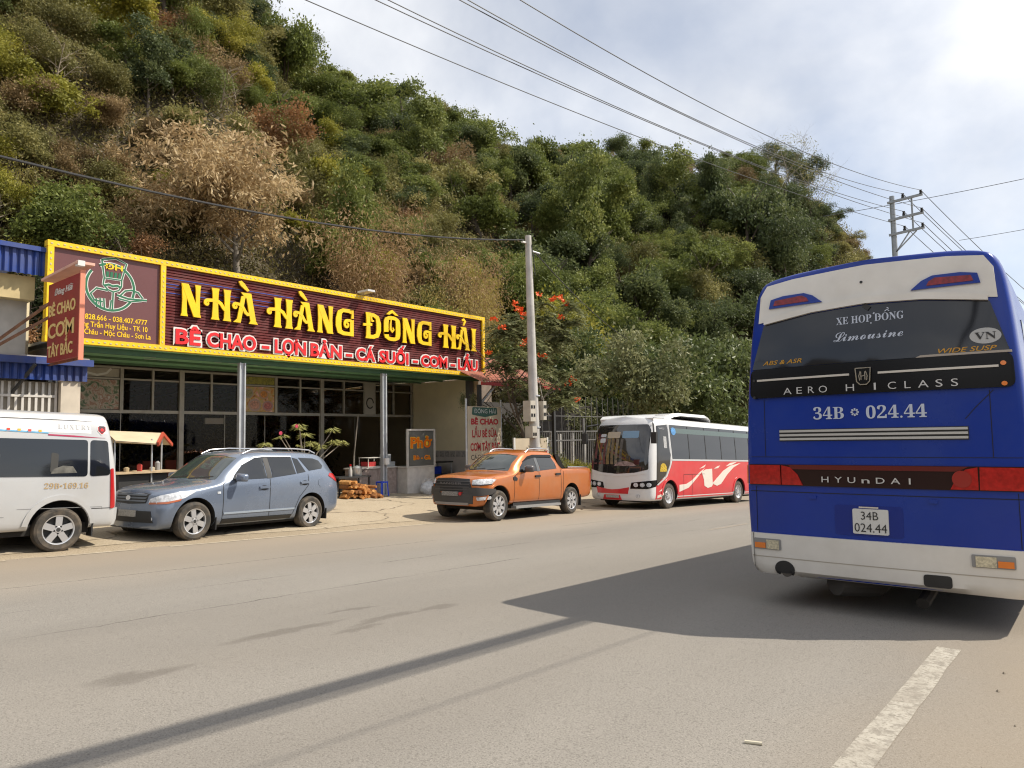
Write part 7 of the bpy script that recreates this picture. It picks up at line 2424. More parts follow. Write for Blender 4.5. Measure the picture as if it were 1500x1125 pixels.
# cables on the concrete pole
def cable(name, lab, p0, p1, sag, r, m=M_CABLE, group=None, n=22):
    pts_ = []
    for i in range(n + 1):
        t_ = i / n
        p = Vector(p0).lerp(Vector(p1), t_)
        p.z -= sag * 4 * t_ * (1 - t_)
        pts_.append(p)
    o = MB().tube(pts_, r, 6).build(name, m, None, loc=tuple(p0))
    return tag(o, lab, 'cable', group)


cable('service_cable', 'thick black cable sagging from the left edge to the concrete pole', (-13.6, 17.35, 7.66), (-13.0, -11.0, 7.6), 1.55, 0.022)
cable('service_cable', 'thin black cable dropping from the concrete pole into the trees', (-13.7, 18.1, 7.4), (-19.2, 36.0, 6.2), 0.5, 0.018)
cable('house_cable', 'pale cable looping from the concrete pole towards the iron fence', (-13.7, 18.1, 3.35), (-16.6, 22.6, 2.3), 0.2, 0.014, M_WHITE)

# ---- far utility pole with three crossarms
fx_, fy_ = -9.15, 50.0
fp = thing('crossarm_pole', 'tall grey utility pole with three crossarms above the blue coach', 'utility pole', (fx_, fy_, gz(fx_, fy_)))
M_POLE = mat('pole_grey', (0.30, 0.33, 0.36), 0.6, metal=0.2, var=0.1)
MB().tube([(fx_, fy_, gz(fx_, fy_) - .3), (fx_, fy_, 16.4)], [.24, .15], 14).build('shaft', M_POLE, fp, smooth=40)
tips = []
for z in (16.05, 14.9, 13.95):
    a_ = MB().bar((fx_ - .25, fy_ - .15, z - .08), (fx_ + 1.75, fy_ - .15, z + .06), .14, .14).build('crossarm', M_POLE, fp)
    for x in (fx_ + .65, fx_ + 1.65):
        MB().lathe([(0, 0), (.09, .0), (.10, .09), (.05, .12), (.10, .17), (.05, .21), (.09, .27), (0, .3)], 10, (x, fy_ - .15, z + .07), (0, 0, 1), (1, 0, 0)).build('insulator', M_BLK, a_)
        tips.append((x, fy_ - .15, z + .34))
MB().span(fx_ + 1.05, fx_ + 1.15, fy_ - .05, fy_ + .05, 13.9, 16.05).build('strut', M_POLE, fp)
for x in (.9, 1.3):
    MB().bar((fx_ + .1, fy_ - .1, 12.75), (fx_ + x, fy_ - .1, 13.9), .07, .07).build('brace', M_POLE, fp)
# near ends of the six power wires, above the forecourt far to the left
near = {(0, 1): (-12.49, 15.99, 14.46), (0, 0): (-13.67, 14.97, 14.46), (1, 1): (-13.78, 14.85, 14.40), (1, 0): (-15.46, 13.42, 14.46), (2, 1): (-15.74, 13.18, 14.46), (2, 0): (-17.3, 11.82, 14.46)}
wl_ = {(0, 1): 'highest power wire crossing the sky to the far pole', (0, 0): 'second highest power wire crossing the sky', (1, 1): 'power wire running close beside the second highest', (1, 0): 'power wire in the middle of the bundle crossing the sky',
       (2, 1): 'power wire paired just below the middle wire', (2, 0): 'lowest power wire crossing the sky above the hill'}
for k, tp in enumerate(tips):
    key = (k // 2, k % 2)
    q = Vector(near[key])
    far_ = q + (q - Vector(tp)) * 0.55
    far_.z = q.z + 1.9
    t0 = Vector(tp)
    # one span: from the pole through q to far_, sagging
    pts_ = []
    n = 40
    ax_ = Vector((far_.x - t0.x, far_.y - t0.y, 0)); Ls = ax_.length
    tq = Vector((q.x - t0.x, q.y - t0.y, 0)).length / Ls
    # parabola z(t) through tip, q and far
    A_ = np.array([[tq ** 2, tq], [1, 1]]); b_ = np.array([q.z - t0.z, far_.z - t0.z])
    c2, c1 = np.linalg.solve(A_, b_)
    for i in range(n + 1):
        t_ = i / n
        pts_.append((t0.x + ax_.x * t_, t0.y + ax_.y * t_, t0.z + c2 * t_ * t_ + c1 * t_))
    tag(MB().tube(pts_, .017, 6).build('power_wire', M_WIRE, None, loc=tuple(t0)), wl_[key], 'wire', 'power wires crossing the sky')
    nx_ = Vector((fx_ + 9.5 + (k % 2) * 0.9, 78.0, tp[2] - 9.0 + (k // 2) * 0.2))
    cable('power_wire', ['wire running down right from the crossarm pole, %s' % s_ for s_ in ('top inner', 'topmost', 'middle inner', 'middle outer', 'bottom inner', 'bottom outer')][k], tp, tuple(nx_), 0.6, .02, M_WIRE, 'wires leaving the far pole to the right')
cable('distant_wire', 'long faint wire crossing the sky right of the far pole', (-16.0, 60.0, 18.9), (14.0, 62.0, 20.2), 0.5, .022, M_WIRE)
cable('distant_wire', 'faint lower wire at the right edge of the sky', (-7.0, 62.0, 15.6), (14.0, 60.0, 16.6), 0.4, .018, M_WIRE)
# telephone cables high over the near lane: they draw the long shadows on the asphalt
for x, z, r_, lab in ((0.14, 6.9, .05, 'thick cable bundle above the near lane casting the broad road shadow'), (0.215, 6.85, .02, 'cable above the near lane beside the thick bundle'), (0.66, 6.95, .007, 'thin cable above the near lane casting a faint shadow'), (.10, 7.0, .034, 'second thick cable above the near lane beside the bundle')):
    cable('overhead_cable', lab, (x - 1.1, -20, z + .6), (x + 1.55 + (.4 if x > .5 else 0), 32, z + .3), 0.9, r_)

# ---- menu banner on a post beside the restaurant
bn = thing('menu_banner', 'tall pale menu banner with red lettering right of the restaurant', 'banner', (-16.0, 18.1, -0.5))
M_BANR = mat('banner_cloth', (0.52, 0.44, 0.32), 0.7, var=0.08, vscale=2)
MB().span(-16.03, -16.0, 17.25, 18.95, 0.2, 2.50).build('cloth', M_BANR, bn)
for y in (17.22, 19.0):
    MB().tube([(-16.05, y, -0.6), (-16.05, y, 2.75)], .035, 10).build('post', M_STEEL, bn, smooth=40)
hd = MB().prism(fillet([(17.45, 2.22), (18.1, 2.14), (18.75, 2.24), (18.72, 2.47), (17.48, 2.47)], .04), 0.0, .008, (-16.0, 0, 0), YV, ZV).build('green_header', mat('header_green', srgb(44, 84, 72), 0.5), bn)
text_obj('header_words', '𝐃𝐎̂𝐍𝐆 𝐇𝐀̉𝐈' if False else 'ĐÔNG HẢI', (-15.985, 17.55, 2.27), YV, ZV, .15, mat('header_white', (0.55, 0.6, 0.58), 0.5), bn, W=1.1, offset=0.0)
for s, z, h_, a, b, m_, of in (('BÊ CHAO', 1.90, .19, 17.40, 18.80, M_RED, .05), ('LẨU BÊ SỮA', 1.47, .24, 17.45, 18.72, M_RED, .03), ('CƠM TÂY BẮC', 1.02, .26, 17.36, 18.86, M_RED, .03), ('CÁC', .72, .17, 17.38, 17.85, M_BLK, .0), ('MÓN', .72, .17, 17.95, 18.5, M_BLK, .0)):
    text_obj('banner_words', s, (-15.995, a, z), YV, ZV, h_, mat('banner_red', srgb(170, 40, 44), 0.6) if m_ is M_RED else m_, bn, W=b - a, offset=of)

# ---- pho counter with lettered glass
pc = thing('noodle_counter', 'food counter with orange Phở lettering on its glass beside the restaurant post', 'counter', (-17.9, 16.85, -0.4))
M_CNT = mat('counter_steel', (0.60, 0.57, 0.52), 0.5, var=0.06)
MB().span(-18.4, -17.82, 16.22, 17.48, -0.5, 0.48).build('base', mat('counter_white', (0.66, 0.62, 0.57), 0.6, var=0.12, vscale=5), pc)
MB().span(-18.45, -17.80, 16.18, 17.52, 0.48, 0.53).build('worktop', M_CNT, pc)
gp = MB().span(-17.84, -17.825, 16.27, 17.45, .54, 1.72).build('glass_panel', mat('counter_glass', (0.16, 0.16, 0.145), 0.12, spec=0.6, var=0.15, vscale=2), pc)
for a in ((16.2, 16.27, .53, 1.78), (17.45, 17.52, .53, 1.78)):
    MB().span(-17.86, -17.80, *a).build('frame_upright', M_CNT, pc)
MB().span(-17.86, -17.80, 16.27, 17.45, 1.72, 1.78).build('frame_top', M_CNT, pc)
M_PHO = mat('letters_orange', srgb(236, 118, 20), 0.45)
M_PHOE = mat('letters_yellow_edge', srgb(252, 196, 60), 0.45)
for s, a, b, z, h_ in (('Phở', 16.36, 17.38, 1.15, .36), ('Bò - Gà', 16.50, 17.30, .74, .15)):
    mb = MB()
    put_text(mb, s, (-17.825, a, z), YV, ZV, h_, W=b - a, d=.006, offset=.055)
    mb.build('glass_words_edge', M_PHOE, pc)
    mb = MB()
    put_text(mb, s, (-17.825, a + .015, z + .008), YV, ZV, h_ * .96, W=b - a - .03, d=.010, offset=.028)
    mb.build('glass_words', M_PHO, pc)
# tiled low counter left of it
lc = thing('tiled_counter', 'low counter clad in brown-grey tiles behind the steel post', 'counter', (-18.3, 15.3, -0.35))
M_BTILE = mat('tile_brown_grey', (0.30, 0.24, 0.21), 0.4, var=0.15, vscale=6)
MB().span(-18.9, -18.30, 14.5, 16.15, -.5, .50).build('body', M_BTILE, lc)
for i in range(4):
    MB().span(-18.30, -18.288, 14.54 + i * .41, 14.93 + i * .41, -.45, .47).build('tile', mat('tile_brown_light', (0.36, 0.29, 0.26), 0.35, var=0.25, vscale=9), lc)
MB().span(-18.92, -18.26, 14.45, 16.17, .50, .54).build('top', M_CNT, lc)
bx = thing('glass_display_box', 'small glass display box with red goods on the tiled counter', 'display box', (-18.6, 15.3, .54))
MB().span(-18.85, -18.35, 15.0, 15.66, .54, .57).build('floor', M_CNT, bx)
for y in (15.02, 15.64):
    for x in (-18.83, -18.37):
        MB().box((x, y, .70), (.02, .02, .28)).build('upright', M_CNT, bx)
MB().span(-18.86, -18.34, 15.0, 15.66, .84, .86).build('lid', M_CNT, bx)
MB().span(-18.80, -18.42, 15.06, 15.38, .57, .72).build('red_goods', mat('goods_red', (0.45, 0.04, 0.04), 0.5), bx)
gb = thing('grey_machine', 'stepped pale grey kitchen machine on the tiled counter by the post', 'machine', (-18.5, 15.95, .54))
MB().span(-18.7, -18.35, 15.74, 16.15, .54, .70).build('lower_case', mat('machine_grey', (0.40, 0.42, 0.42), 0.5), gb)
MB().span(-18.7, -18.42, 15.78, 16.03, .70, .95).build('upper_case', mat('machine_grey', (0.40, 0.42, 0.42), 0.5), gb)

# ---- stove bench with kettle and firewood heap, blue stool, white sack, crates
sv_ = thing('stove_bench', 'dark steel bench holding a kettle behind the firewood heap', 'bench', (-17.6, 13.7, -.3))
MB().span(-17.95, -17.35, 13.1, 14.3, .30, .35).build('top', M_DARKST, sv_)
for y in (13.14, 14.26):
    for x in (-17.9, -17.4):
        MB().box((x, y, .0), (.04, .04, .62)).build('leg', M_DARKST, sv_)
kt = thing('metal_pot', 'shiny lidded pot on the steel bench', 'pot', (-17.6, 13.95, .35))
MB().lathe([(0, 0), (.14, 0), (.15, .02), (.15, .24), (.10, .29), (.02, .31), (0, .33)], 20, (-17.6, 13.95, .35), (0, 0, 1), (1, 0, 0)).build('pot_body', mat('pot_alu', (0.55, 0.55, 0.54), 0.35, metal=0.6), kt, smooth=40)
MB().tube([(-17.6, 14.08, .40), (-17.58, 14.18, .50), (-17.6, 14.08, .58)], .012, 6).build('handle', M_BLK, kt)
bt = thing('flask', 'white flask standing next to the lidded pot', 'flask', (-17.5, 13.62, .35))
MB().lathe([(0, 0), (.055, 0), (.06, .18), (.03, .25), (.03, .30), (0, .31)], 14, (-17.5, 13.62, .35), (0, 0, 1), (1, 0, 0)).build('bottle', mat('flask_pale', (0.45, 0.43, 0.40), 0.4), bt, smooth=40)
MB().lathe([(.032, .0), (.034, .05), (0, .06)], 12, (-17.5, 13.62, .655), (0, 0, 1), (1, 0, 0)).build('cap', M_LAMPR, bt)
rw_ = random.Random(9)
M_LOG = [mat('split_wood_%d' % i, c_, 0.85, var=0.3, vscale=14) for i, c_ in enumerate(((0.50, 0.22, 0.06), (0.42, 0.18, 0.05), (0.58, 0.30, 0.10), (0.28, 0.12, 0.04)))]
for i in range(46):
    lay = i // 14
    k_ = i % 14
    y = 12.95 + (k_ + .5) * (1.35 - .25 * lay) / 14 + .08 * lay + rw_.uniform(-.03, .03)
    x = -16.95 - .06 * lay + rw_.uniform(-.16, .16)
    z = gz(x, y) + .07 + lay * .125 + rw_.uniform(-.01, .02)
    r_ = rw_.uniform(.045, .085)
    ln = rw_.uniform(.28, .5)
    an = rw_.uniform(-.5, .5); tl = rw_.uniform(-.18, .18)
    d_ = Vector((math.cos(an), math.sin(an) * .8, tl)).normalized() * ln / 2
    nn_ = rw_.choice((4, 5, 6))
    q = MB()
    q.tube([Vector((x, y, z)) - d_, Vector((x, y, z)) + d_], [r_, r_ * rw_.uniform(.75, 1)], nn_)
    tag(q.build('firewood_log', rw_.choice(M_LOG), None, loc=(x, y, z)), 'split orange-brown log in the firewood heap by the stove bench', 'log', 'split logs in the firewood heap')
stl = thing('blue_stool', 'small bright blue plastic stool beside the steel post', 'stool', (-17.3, 14.66, -.3))
M_PBLU = mat('plastic_blue', srgb(30, 70, 205), 0.4)
MB().prism(fillet([(-17.44, 14.53), (-17.14, 14.53), (-17.14, 14.82), (-17.44, 14.82)], .04), .10, .14, (0, 0, 0), XV, YV).build('seat', M_PBLU, stl)
for x in (-17.41, -17.17):
    for y in (14.56, 14.79):
        MB().bar((x + (x + 17.29) * .25, y + (y - 14.675) * .2, -.31), (x, y, .10), .05, .03).build('leg', M_PBLU, stl)
sk = MB()
gg = random.Random(3)
for r_, z in ((.24, 0), (.29, .10), (.27, .25), (.20, .36), (.09, .43), (.11, .50), (.03, .52)):
    pass
prof = [(.0, .0), (.23, .0), (.29, .10), (.28, .24), (.20, .36), (.07, .42), (.11, .50), (0, .48)]
sk.lathe(prof, 18, (0, 0, 0), (0, 0, 1), (1, 0, 0))
sk.v = [(x * (1 + .14 * math.sin(7 * math.atan2(y, x) + z * 9)), y * (1.15 + .12 * math.sin(5 * math.atan2(y, x) - z * 14)), z) for x, y, z in sk.v]
sk.v = [(x - 17.45, y + 16.85, z - .40) for x, y, z in sk.v]
tag(sk.build('white_sack', mat('sack_plastic', (0.62, 0.62, 0.62), 0.45, var=0.2, vscale=12, bump=0.6, bscale=14), None, loc=(-17.45, 16.85, -.4), smooth=50, fix=True), 'tied white plastic sack in front of the noodle counter', 'sack')
cl = thing('cold_box', 'dark cold box with blue goods behind the noodle counter', 'cold box', (-19.0, 18.3, -.4))
MB().span(-19.4, -18.6, 17.8, 19.2, -.6, .15).build('case', mat('coldbox_dark', (0.05, 0.05, 0.055), 0.5), cl)
for y in (17.82, 19.16):
    for x in (-19.36, -18.64):
        MB().box((x, y, .35), (.04, .04, .42)).build('upright', M_STEEL, cl)
MB().span(-19.4, -18.6, 17.78, 19.22, .55, .60).build('shelf', M_DARKST, cl)
MB().span(-19.2, -18.8, 18.4, 18.8, .15, .42).build('blue_crate', M_PBLU, cl)
MB().span(-19.2, -18.8, 17.95, 18.3, .15, .36).build('red_box', mat('goods_red', (0.45, 0.04, 0.04), 0.5), cl)

# ---- food cart between minibus and car
ct = thing('food_cart', 'small food cart with a tan canopy edged in red between minibus and car', 'food cart', (-16.0, 7.0, gz(-16, 7)))
M_TAN = mat('canopy_tan', (0.52, 0.42, 0.28), 0.8, var=0.1, vscale=3)
M_REDT = mat('canopy_red_trim', srgb(176, 74, 52), 0.6)
cpz = MB()
cpz.add([(-15.55, 6.15, 1.52), (-15.55, 7.0, 1.44), (-16.1, 7.35, 1.68), (-16.1, 6.15, 1.74), (-16.7, 7.85, 1.42), (-16.7, 6.15, 1.52)], [(0, 1, 2, 3), (3, 2, 4, 5)])
cpz.add([(-15.55, 6.15, 1.50), (-15.55, 7.0, 1.42), (-16.1, 7.35, 1.66), (-16.1, 6.15, 1.72), (-16.7, 7.85, 1.40), (-16.7, 6.15, 1.50)], [(3, 2, 1, 0), (5, 4, 2, 3)])
cpz.build('canopy', M_TAN, ct)
MB().bar((-15.54, 7.0, 1.43), (-16.1, 7.36, 1.66), .04, .09).build('canopy_trim', M_REDT, ct)
MB().bar((-16.1, 7.36, 1.66), (-16.72, 7.86, 1.41), .04, .07).build('canopy_trim', M_REDT, ct)
for x, y in ((-15.7, 6.95), (-16.35, 7.45), (-16.35, 6.4), (-15.7, 6.2)):
    MB().tube([(x, y, gz(x, y)), (x, y, 1.55)], .018, 8).build('upright', M_STEEL, ct)
MB().span(-16.5, -15.62, 6.2, 7.5, .82, .86).build('tray', mat('tray_wood', (0.48, 0.36, 0.22), 0.7, var=0.2, vscale=8), ct)
MB().span(-16.42, -15.72, 6.3, 7.3, .35, .80).build('cabinet', M_DARKST, ct)
for y in (6.45, 7.15):
    MB().lathe([(.02, -.02), (.16, -.02), (.18, 0), (.16, .02), (.02, .02)], 18, (-15.68, y, gz(-15.7, y) + .18), (1, 0, 0), (0, 0, 1), close=True).build('wheel', M_TYRE, ct)
for i, (y, c_, h_) in enumerate(((6.5, (0.4, .32, .2), .10), (6.8, (.5, .06, .05), .16), (7.1, (.45, .4, .3), .08), (7.25, (.3, .3, .3), .2))):
    o = MB().lathe([(0, 0), (.05, 0), (.055, h_ * .8), (.02, h_), (0, h_)], 12, (-15.85 - .08 * i, y, .86), (0, 0, 1), (1, 0, 0)).build('jar', mat('jar_%d' % i, c_, 0.4), None, loc=(-15.85 - .08 * i, y, .86))
    tag(o, ['low tan jar at the left of the food cart tray', 'red jar on the food cart tray', 'low cream jar on the food cart tray', 'tall grey jar at the right of the food cart tray'][i], 'jar')

# ---- potted tree behind the grey-blue car
pt = thing('potted_tree', 'leafy potted tree with drooping yellowish leaves behind the grey-blue car', 'plant', (-16.5, 11.3, gz(-16.5, 11.3)))
MB().lathe([(0, 0), (.24, 0), (.34, .45), (.36, .50), (.31, .50), (.29, .42), (0, .42)], 20, (-16.5, 11.3, gz(-16.5, 11.3)), (0, 0, 1), (1, 0, 0)).build('pot', mat('pot_clay', (0.35, 0.2, 0.13), 0.8, var=0.2), pt, smooth=40)
br_ = MB()
heads = [(10.52, 1.62, 1, .05), (10.75, 1.58, 1, .05), (10.95, 1.78, 1, .04), (11.27, 1.86, 0, .24), (11.45, 1.62, 0, .22), (12.15, 1.76, 0, .24), (12.10, 1.42, 0, .2), (12.62, 1.40, 0, .2), (11.65, 1.38, 0, .26), (11.85, 1.30, 0, .2), (10.12, 1.40, 0, .14), (11.1, 1.35, 1, .05)]
gv = np.random.default_rng(12)
LP, LD = [], []
for i, (y, z, bare, rr_) in enumerate(heads):
    x = -16.5 + random.Random(i).uniform(-.35, .35)
    br_.tube([(-16.5, 11.3, .3), (-16.5 + (x + 16.5) * .5, 11.3 + (y - 11.3) * .45, .3 + (z - .3) * .55), (x, y, z - .05)], [.03, .018, .009], 6)
    n_ = 8 if bare else 46
    a_ = gv.uniform(0, 2 * PI, n_)
    o_ = np.stack([np.cos(a_), np.sin(a_), gv.uniform(-.3, .9, n_)], 1)
    LP.append(np.array([x, y, z]) + o_ * rr_ * .35 * gv.uniform(.2, 1, (n_, 1)))
    LD.append(unit(o_ * np.array([1, 1, .3]) + np.array([0, 0, -.55])))
br_.build('stem', M_BARK2, pt, smooth=50)
LPa, LDa = np.concatenate(LP), np.concatenate(LD)
nn = len(LPa)
me = leaves_mesh('crown', LPa - np.array(ORG[pt]), LDa, unit(np.cross(LDa, np.array([0, 0, 1.0]) + gv.normal(size=(nn, 3)) * .2)), gv.uniform(.14, .26, nn), gv.uniform(.035, .06, nn), gv.uniform(0, .9, nn))
me.materials.append(leaf_mat('leaves_pot', (0.12, 0.13, 0.04), (0.26, 0.25, 0.08), (0.42, 0.40, 0.16)))
link_mesh('crown', me, pt)
for y, z in ((10.52, 1.66), (11.0, 1.84)):
    fl_ = MB()
    for k in range(5):
        a_ = 2 * PI * k / 5
        fl_.box((-16.4, y + .03 * math.cos(a_), z + .03 * math.sin(a_)), (.02, .035, .035))
    fl_.build('pink_flower', mat('petal_pink', (0.6, 0.06, 0.12), 0.6), pt)
# thin bare trellis stems by the glass
tag(MB().tube([(-18.6, 14.6, -.3), (-18.6, 14.62, .9), (-18.55, 14.75, 2.25)], .02, 6).build('bamboo_stick', M_BARK2, None, loc=(-18.6, 14.6, -.3)), 'thin bamboo stick leaning against the restaurant glass', 'stick')

# ---- red-roofed shed right of the restaurant
sh = thing('red_roofed_shed', 'open shed with a red corrugated roof between the restaurant and the fence', 'shed', (-18, 21, -.8))
M_TILER = mat('roof_red_brown', srgb(168, 104, 84), 0.8, var=0.25, vscale=5, dirt=(0.2, 0.13, 0.1), dscale=2, damt=0.6)
rr2 = MB()
nr = 30
for i in range(nr):
    y0 = 18.4 + i * .155
    rr2.add([(-16.4, y0, 3.40), (-16.4, y0 + .05, 3.44), (-16.4, y0 + .11, 3.44), (-16.4, y0 + .155, 3.40), (-19.6, y0, 4.75), (-19.6, y0 + .05, 4.79), (-19.6, y0 + .11, 4.79), (-19.6, y0 + .155, 4.75)],
            [(0, 1, 5, 4), (1, 2, 6, 5), (2, 3, 7, 6)])
rr2.build('roof', M_TILER, sh)
MB().span(-16.42, -16.36, 18.4, 23.1, 3.28, 3.40).build('eave_board', mat('eave_red', srgb(176, 46, 44), 0.5), sh)
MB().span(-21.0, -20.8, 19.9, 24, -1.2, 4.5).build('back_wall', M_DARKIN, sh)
for y in (18.5, 22.9):
    MB().box((-16.6, y, 1.2), (.12, .12, 4.2)).build('post', M_DARKST, sh)
MB().bar((-16.7, 18.6, 2.6), (-16.7, 19.5, 3.35), .07, .07).build('brace', M_STEEL, sh)
# red and cream board behind the pole
rbd = thing('low_notice_board', 'low red and cream notice board behind the concrete pole', 'notice board', (-15.0, 19.4, -.6))
MB().span(-15.03, -15.0, 18.5, 20.25, .95, 1.40).build('cream_half', M_BANR, rbd)
MB().span(-15.03, -15.0, 18.5, 20.25, .30, .945).build('red_half', mat('notice_red', srgb(150, 40, 48), 0.6), rbd)
for y in (18.45, 20.3):
    MB().box((-15.02, y, .4), (.06, .06, 2.05)).build('post', M_WHITE, rbd)

# ---- iron fence behind the red bus
fe = thing('iron_fence', 'dark iron fence of upright bars between the shed and the red bus', 'fence', (-17.0, 25, -.8))
M_FBAR = mat('fence_grey', (0.15, 0.145, 0.14), 0.55, metal=0.3, var=0.2)
zb = -1.0
for i in range(62):
    y = 22.5 + i * .15
    MB().box((-17.0, y, (1.6 + zb) / 2), (.03, .03, 1.6 - zb)).build('bar', M_FBAR, fe)
for z in (-.2, 1.25, 1.62):
    MB().span(-17.04, -16.97, 22.4, 31.8, z, z + .05).build('rail', M_FBAR, fe)
for y in (22.4, 25.6, 28.8, 31.8):
    MB().box((-17.0, y, .5), (.1, .1, 3.4)).build('post', M_FBAR, fe)
for i in range(20):
    MB().box((-17.3, 22.6 + i * .46, 2.3), (.02, .02, 1.7)).build('upper_bar', M_FBAR, fe)
MB().span(-17.31, -17.29, 22.5, 31.6, 2.28, 2.31).build('rail', M_FBAR, fe)
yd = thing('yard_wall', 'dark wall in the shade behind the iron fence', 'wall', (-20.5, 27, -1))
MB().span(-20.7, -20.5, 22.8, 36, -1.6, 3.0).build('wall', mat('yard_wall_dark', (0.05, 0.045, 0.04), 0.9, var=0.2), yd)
for i, (y, h_) in enumerate(((23.6, 1.5), (24.7, 1.65), (25.3, 1.55), (26.3, 1.6), (27.2, 1.4))):  # pale posts added to stand for bright sunlit patches between the bars
    o = MB().tube([(-18.1, y, gz(-18, y)), (-18.1 + .05, y + .03, h_)], [.09, .07], 10).build('sunlit_patch_post', mat('sunlit_patch_white', (0.62, 0.60, 0.56), 0.8, var=0.2, vscale=6), None, loc=(-18.1, y, gz(-18, y)), smooth=40)
    tag(o, ['first', 'second', 'third', 'fourth', 'fifth'][i] + ' pale post from the left standing in for a sunlit patch behind the iron fence', 'tree trunk', 'pale posts for sunlit patches behind the fence')

# ---- flowering tree by the pole, with orange blossom heads
ft = thing('orange_flower_tree', 'dusty feathery tree with orange-red blossom clusters around the concrete pole', 'tree', (-15.4, 19.7, gz(-15.4, 19.7)))
base = ORG[ft]
link_mesh('trunk', limbs('t', 222, 4.2, .12, n=9, levels=2, spread=.8, start=.4).mesh('trunk', M_BARK, smooth=60), ft)
gv = np.random.default_rng(44)
heads = []
for (y, z) in ((18.8, 5.5), (17.6, 5.0), (18.0, 4.8), (21.2, 5.5), (22.2, 5.4), (19.2, 4.5), (20.1, 4.1), (21.9, 3.3), (17.3, 4.0), (20.0, 6.1), (21.2, 6.1), (18.6, 3.8), (19.4, 3.6), (20.8, 4.8), (20.4, 5.3), (21.6, 4.3), (18.0, 4.2), (22.4, 3.8), (19.6, 5.0), (22.1, 2.8), (17.6, 3.7), (20.9, 3.6), (19.0, 4.9), (21.4, 2.9), (19.3, 3.0), (20.2, 3.2), (20.6, 2.6), (18.7, 3.3), (21.0, 5.0), (19.9, 5.6), (22.0, 4.7), (20.9, 4.2), (18.4, 5.2), (21.9, 3.0), (20.2, 2.5)):
    heads.append((-15.0 + (gv.uniform(-1.1, .6) if y > 19 else gv.uniform(-.1, .5)), y + (.25 if y < 18 else 0), z))
LP, LD, LT = [], [], []
for h_ in heads:
    nfr = 24
    for j in range(nfr):       # each frond: a drooping rib with leaflet pairs
        a_ = gv.uniform(0, 2 * PI); el = gv.uniform(-.2, .9)
        d0 = np.array([math.cos(a_) * math.cos(el), math.sin(a_) * math.cos(el), math.sin(el)])
        ln = gv.uniform(.45, .8)
        tt = np.linspace(.15, 1, 11)
        rib = np.array(h_) + d0 * tt[:, None] * ln + np.array([0, 0, -1]) * (tt[:, None] ** 2) * ln * .55
        tg = unit(d0 + np.array([0, 0, -1.1]) * tt[:, None])
        sd_ = unit(np.cross(tg, np.array([0, 0, 1.0])))
        for s_ in (-1, 1):
            LP.append(rib); LD.append(unit(sd_ * s_ + tg * .5 + gv.normal(size=tg.shape) * .18)); LT.append(np.full(len(tt), gv.uniform(0, .9)))
LPa, LDa, LTa = np.concatenate(LP), np.concatenate(LD), np.concatenate(LT)
nn = len(LPa)
me = leaves_mesh('crown', LPa - np.array(base), LDa, unit(np.cross(LDa, np.array([0, 0, 1.0]) + gv.normal(size=(nn, 3)) * .3)), gv.uniform(.13, .21, nn), gv.uniform(.045, .07, nn), LTa)
me.materials.append(LM['dusty'])
link_mesh('crown', me, ft)
M_BLOS = mat('blossom_orange', (0.85, 0.13, 0.02), 0.6, var=0.3, vscale=20)
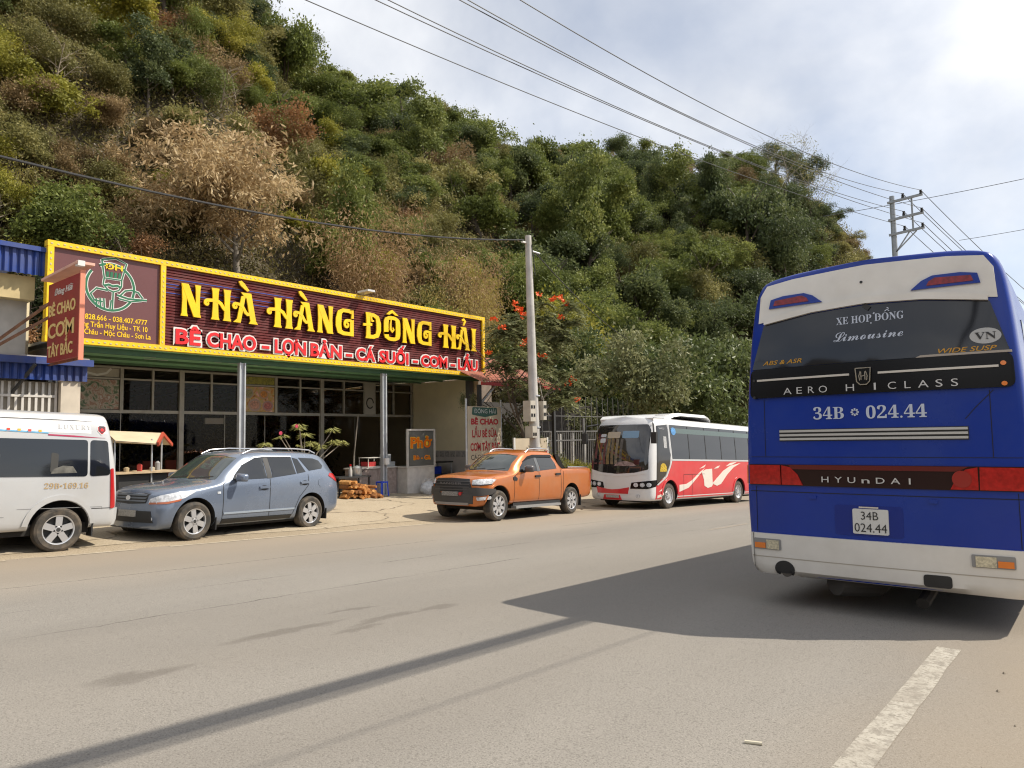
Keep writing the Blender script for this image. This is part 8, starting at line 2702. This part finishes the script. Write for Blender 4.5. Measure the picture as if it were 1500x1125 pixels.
for (y, z, s_) in ((21.15, 6.52, 1.5), (20.7, 6.4, .9), (18.8, 5.78, 1.3), (18.6, 5.95, .8), (19.0, 5.6, .9), (17.4, 5.28, 1.0), (17.9, 5.05, .9), (21.2, 5.8, .9), (22.3, 5.7, .9), (19.15, 4.72, 1.0), (18.9, 4.6, .6), (20.1, 4.3, 1.0), (22.0, 3.55, 1.1), (21.7, 3.38, .9), (22.2, 2.80, .8), (20.0, 6.45, .6), (17.2, 4.15, .6), (21.6, 6.35, .9)):
    bl = MB()
    y, z = y * .965, (z - 1.455) * .965 + 1.455
    gb_ = random.Random(int(y * 100))
    for k in range(int(9 * s_)):
        a_ = gb_.uniform(0, 2 * PI); rr_ = gb_.uniform(.02, .17) * s_
        c_ = Vector((-14.45 + math.cos(a_) * rr_ * .7, y + math.sin(a_) * rr_ * 1.2, z + gb_.uniform(-.06, .07)))
        for q in range(3):
            e1 = Vector((gb_.uniform(-1, 1), gb_.uniform(-1, 1), gb_.uniform(-.2, 1))).normalized() * .085
            e2 = Vector((gb_.uniform(-1, 1), gb_.uniform(-1, 1), gb_.uniform(-1, 1))).normalized() * .05
            bl.add([c_, c_ + e1 * .6 + e2, c_ + e1 * 1.2, c_ + e1 * .6 - e2], [(0, 1, 2, 3)])
    bl.build('blossom', M_BLOS, ft)

# ---- vines and small bushes
for (x, y, z, s_, sz, kd, sh_, lab) in ((-16.6, 19.7, -.8, 1.25, 2.1, 'dusty', 'open', 'dusty climbing vine beside the menu banner'), (-16.2, 21.4, -.9, 1.0, 1.6, 'dusty', 'open', 'dusty vine behind the concrete pole'),
                                    (-16.4, 23.6, -1.0, .75, .9, 'yellow', 'open', 'small yellowish bush in front of the iron fence'), (-17.0, 18.4, 1.5, .35, .9, 'dusty', 'open', 'twiggy vine hanging at the restaurant corner'), (-16.5, 25.2, -1.0, .6, .8, 'yellow', 'open', 'second yellowish bush in front of the iron fence')):
    plant(kd if kd != 'dusty' else 'dusty', sh_, (x, y, z), s_, sz, gt, label=lab, group=False, trunk=False, name='vine' if 'vine' in lab else 'bush', cat='vine' if 'vine' in lab else 'bush')

# ---- litter
tag(MB().tube([(-1.50, 3.69, gz(-2, 3.7) + .016), (-1.42, 3.72, gz(-2, 3.7) + .016)], .009, 8).build('cigarette_end', mat('paper_cream', (0.6, 0.55, 0.42), 0.8), None, loc=(-1.46, 3.7, gz(-2, 3.7))), 'cream cigarette end lying on the asphalt in the foreground', 'litter')
rl = random.Random(31)
peb = MB()
for i in range(260):
    x = rl.choice([rl.uniform(-13.5, -11.6), rl.uniform(-.9, .3), rl.uniform(-12.6, -11.7)])
    y = rl.uniform(-2, 26)
    r_ = rl.uniform(.005, .014)
    c_ = Vector((x, y, gz(x, y) + .012))
    peb.add([c_ + Vector((r_, 0, 0)), c_ + Vector((0, r_, 0)), c_ + Vector((-r_, 0, 0)), c_ + Vector((0, -r_, 0)), c_ + Vector((0, 0, r_ * .9))], [(0, 1, 4), (1, 2, 4), (2, 3, 4), (3, 0, 4)])
tag(peb.build('gravel', mat('pebble', (0.30, 0.25, 0.19), 0.9, var=0.3, vscale=9)), 'loose pebbles along both road edges', 'gravel', kind='stuff')
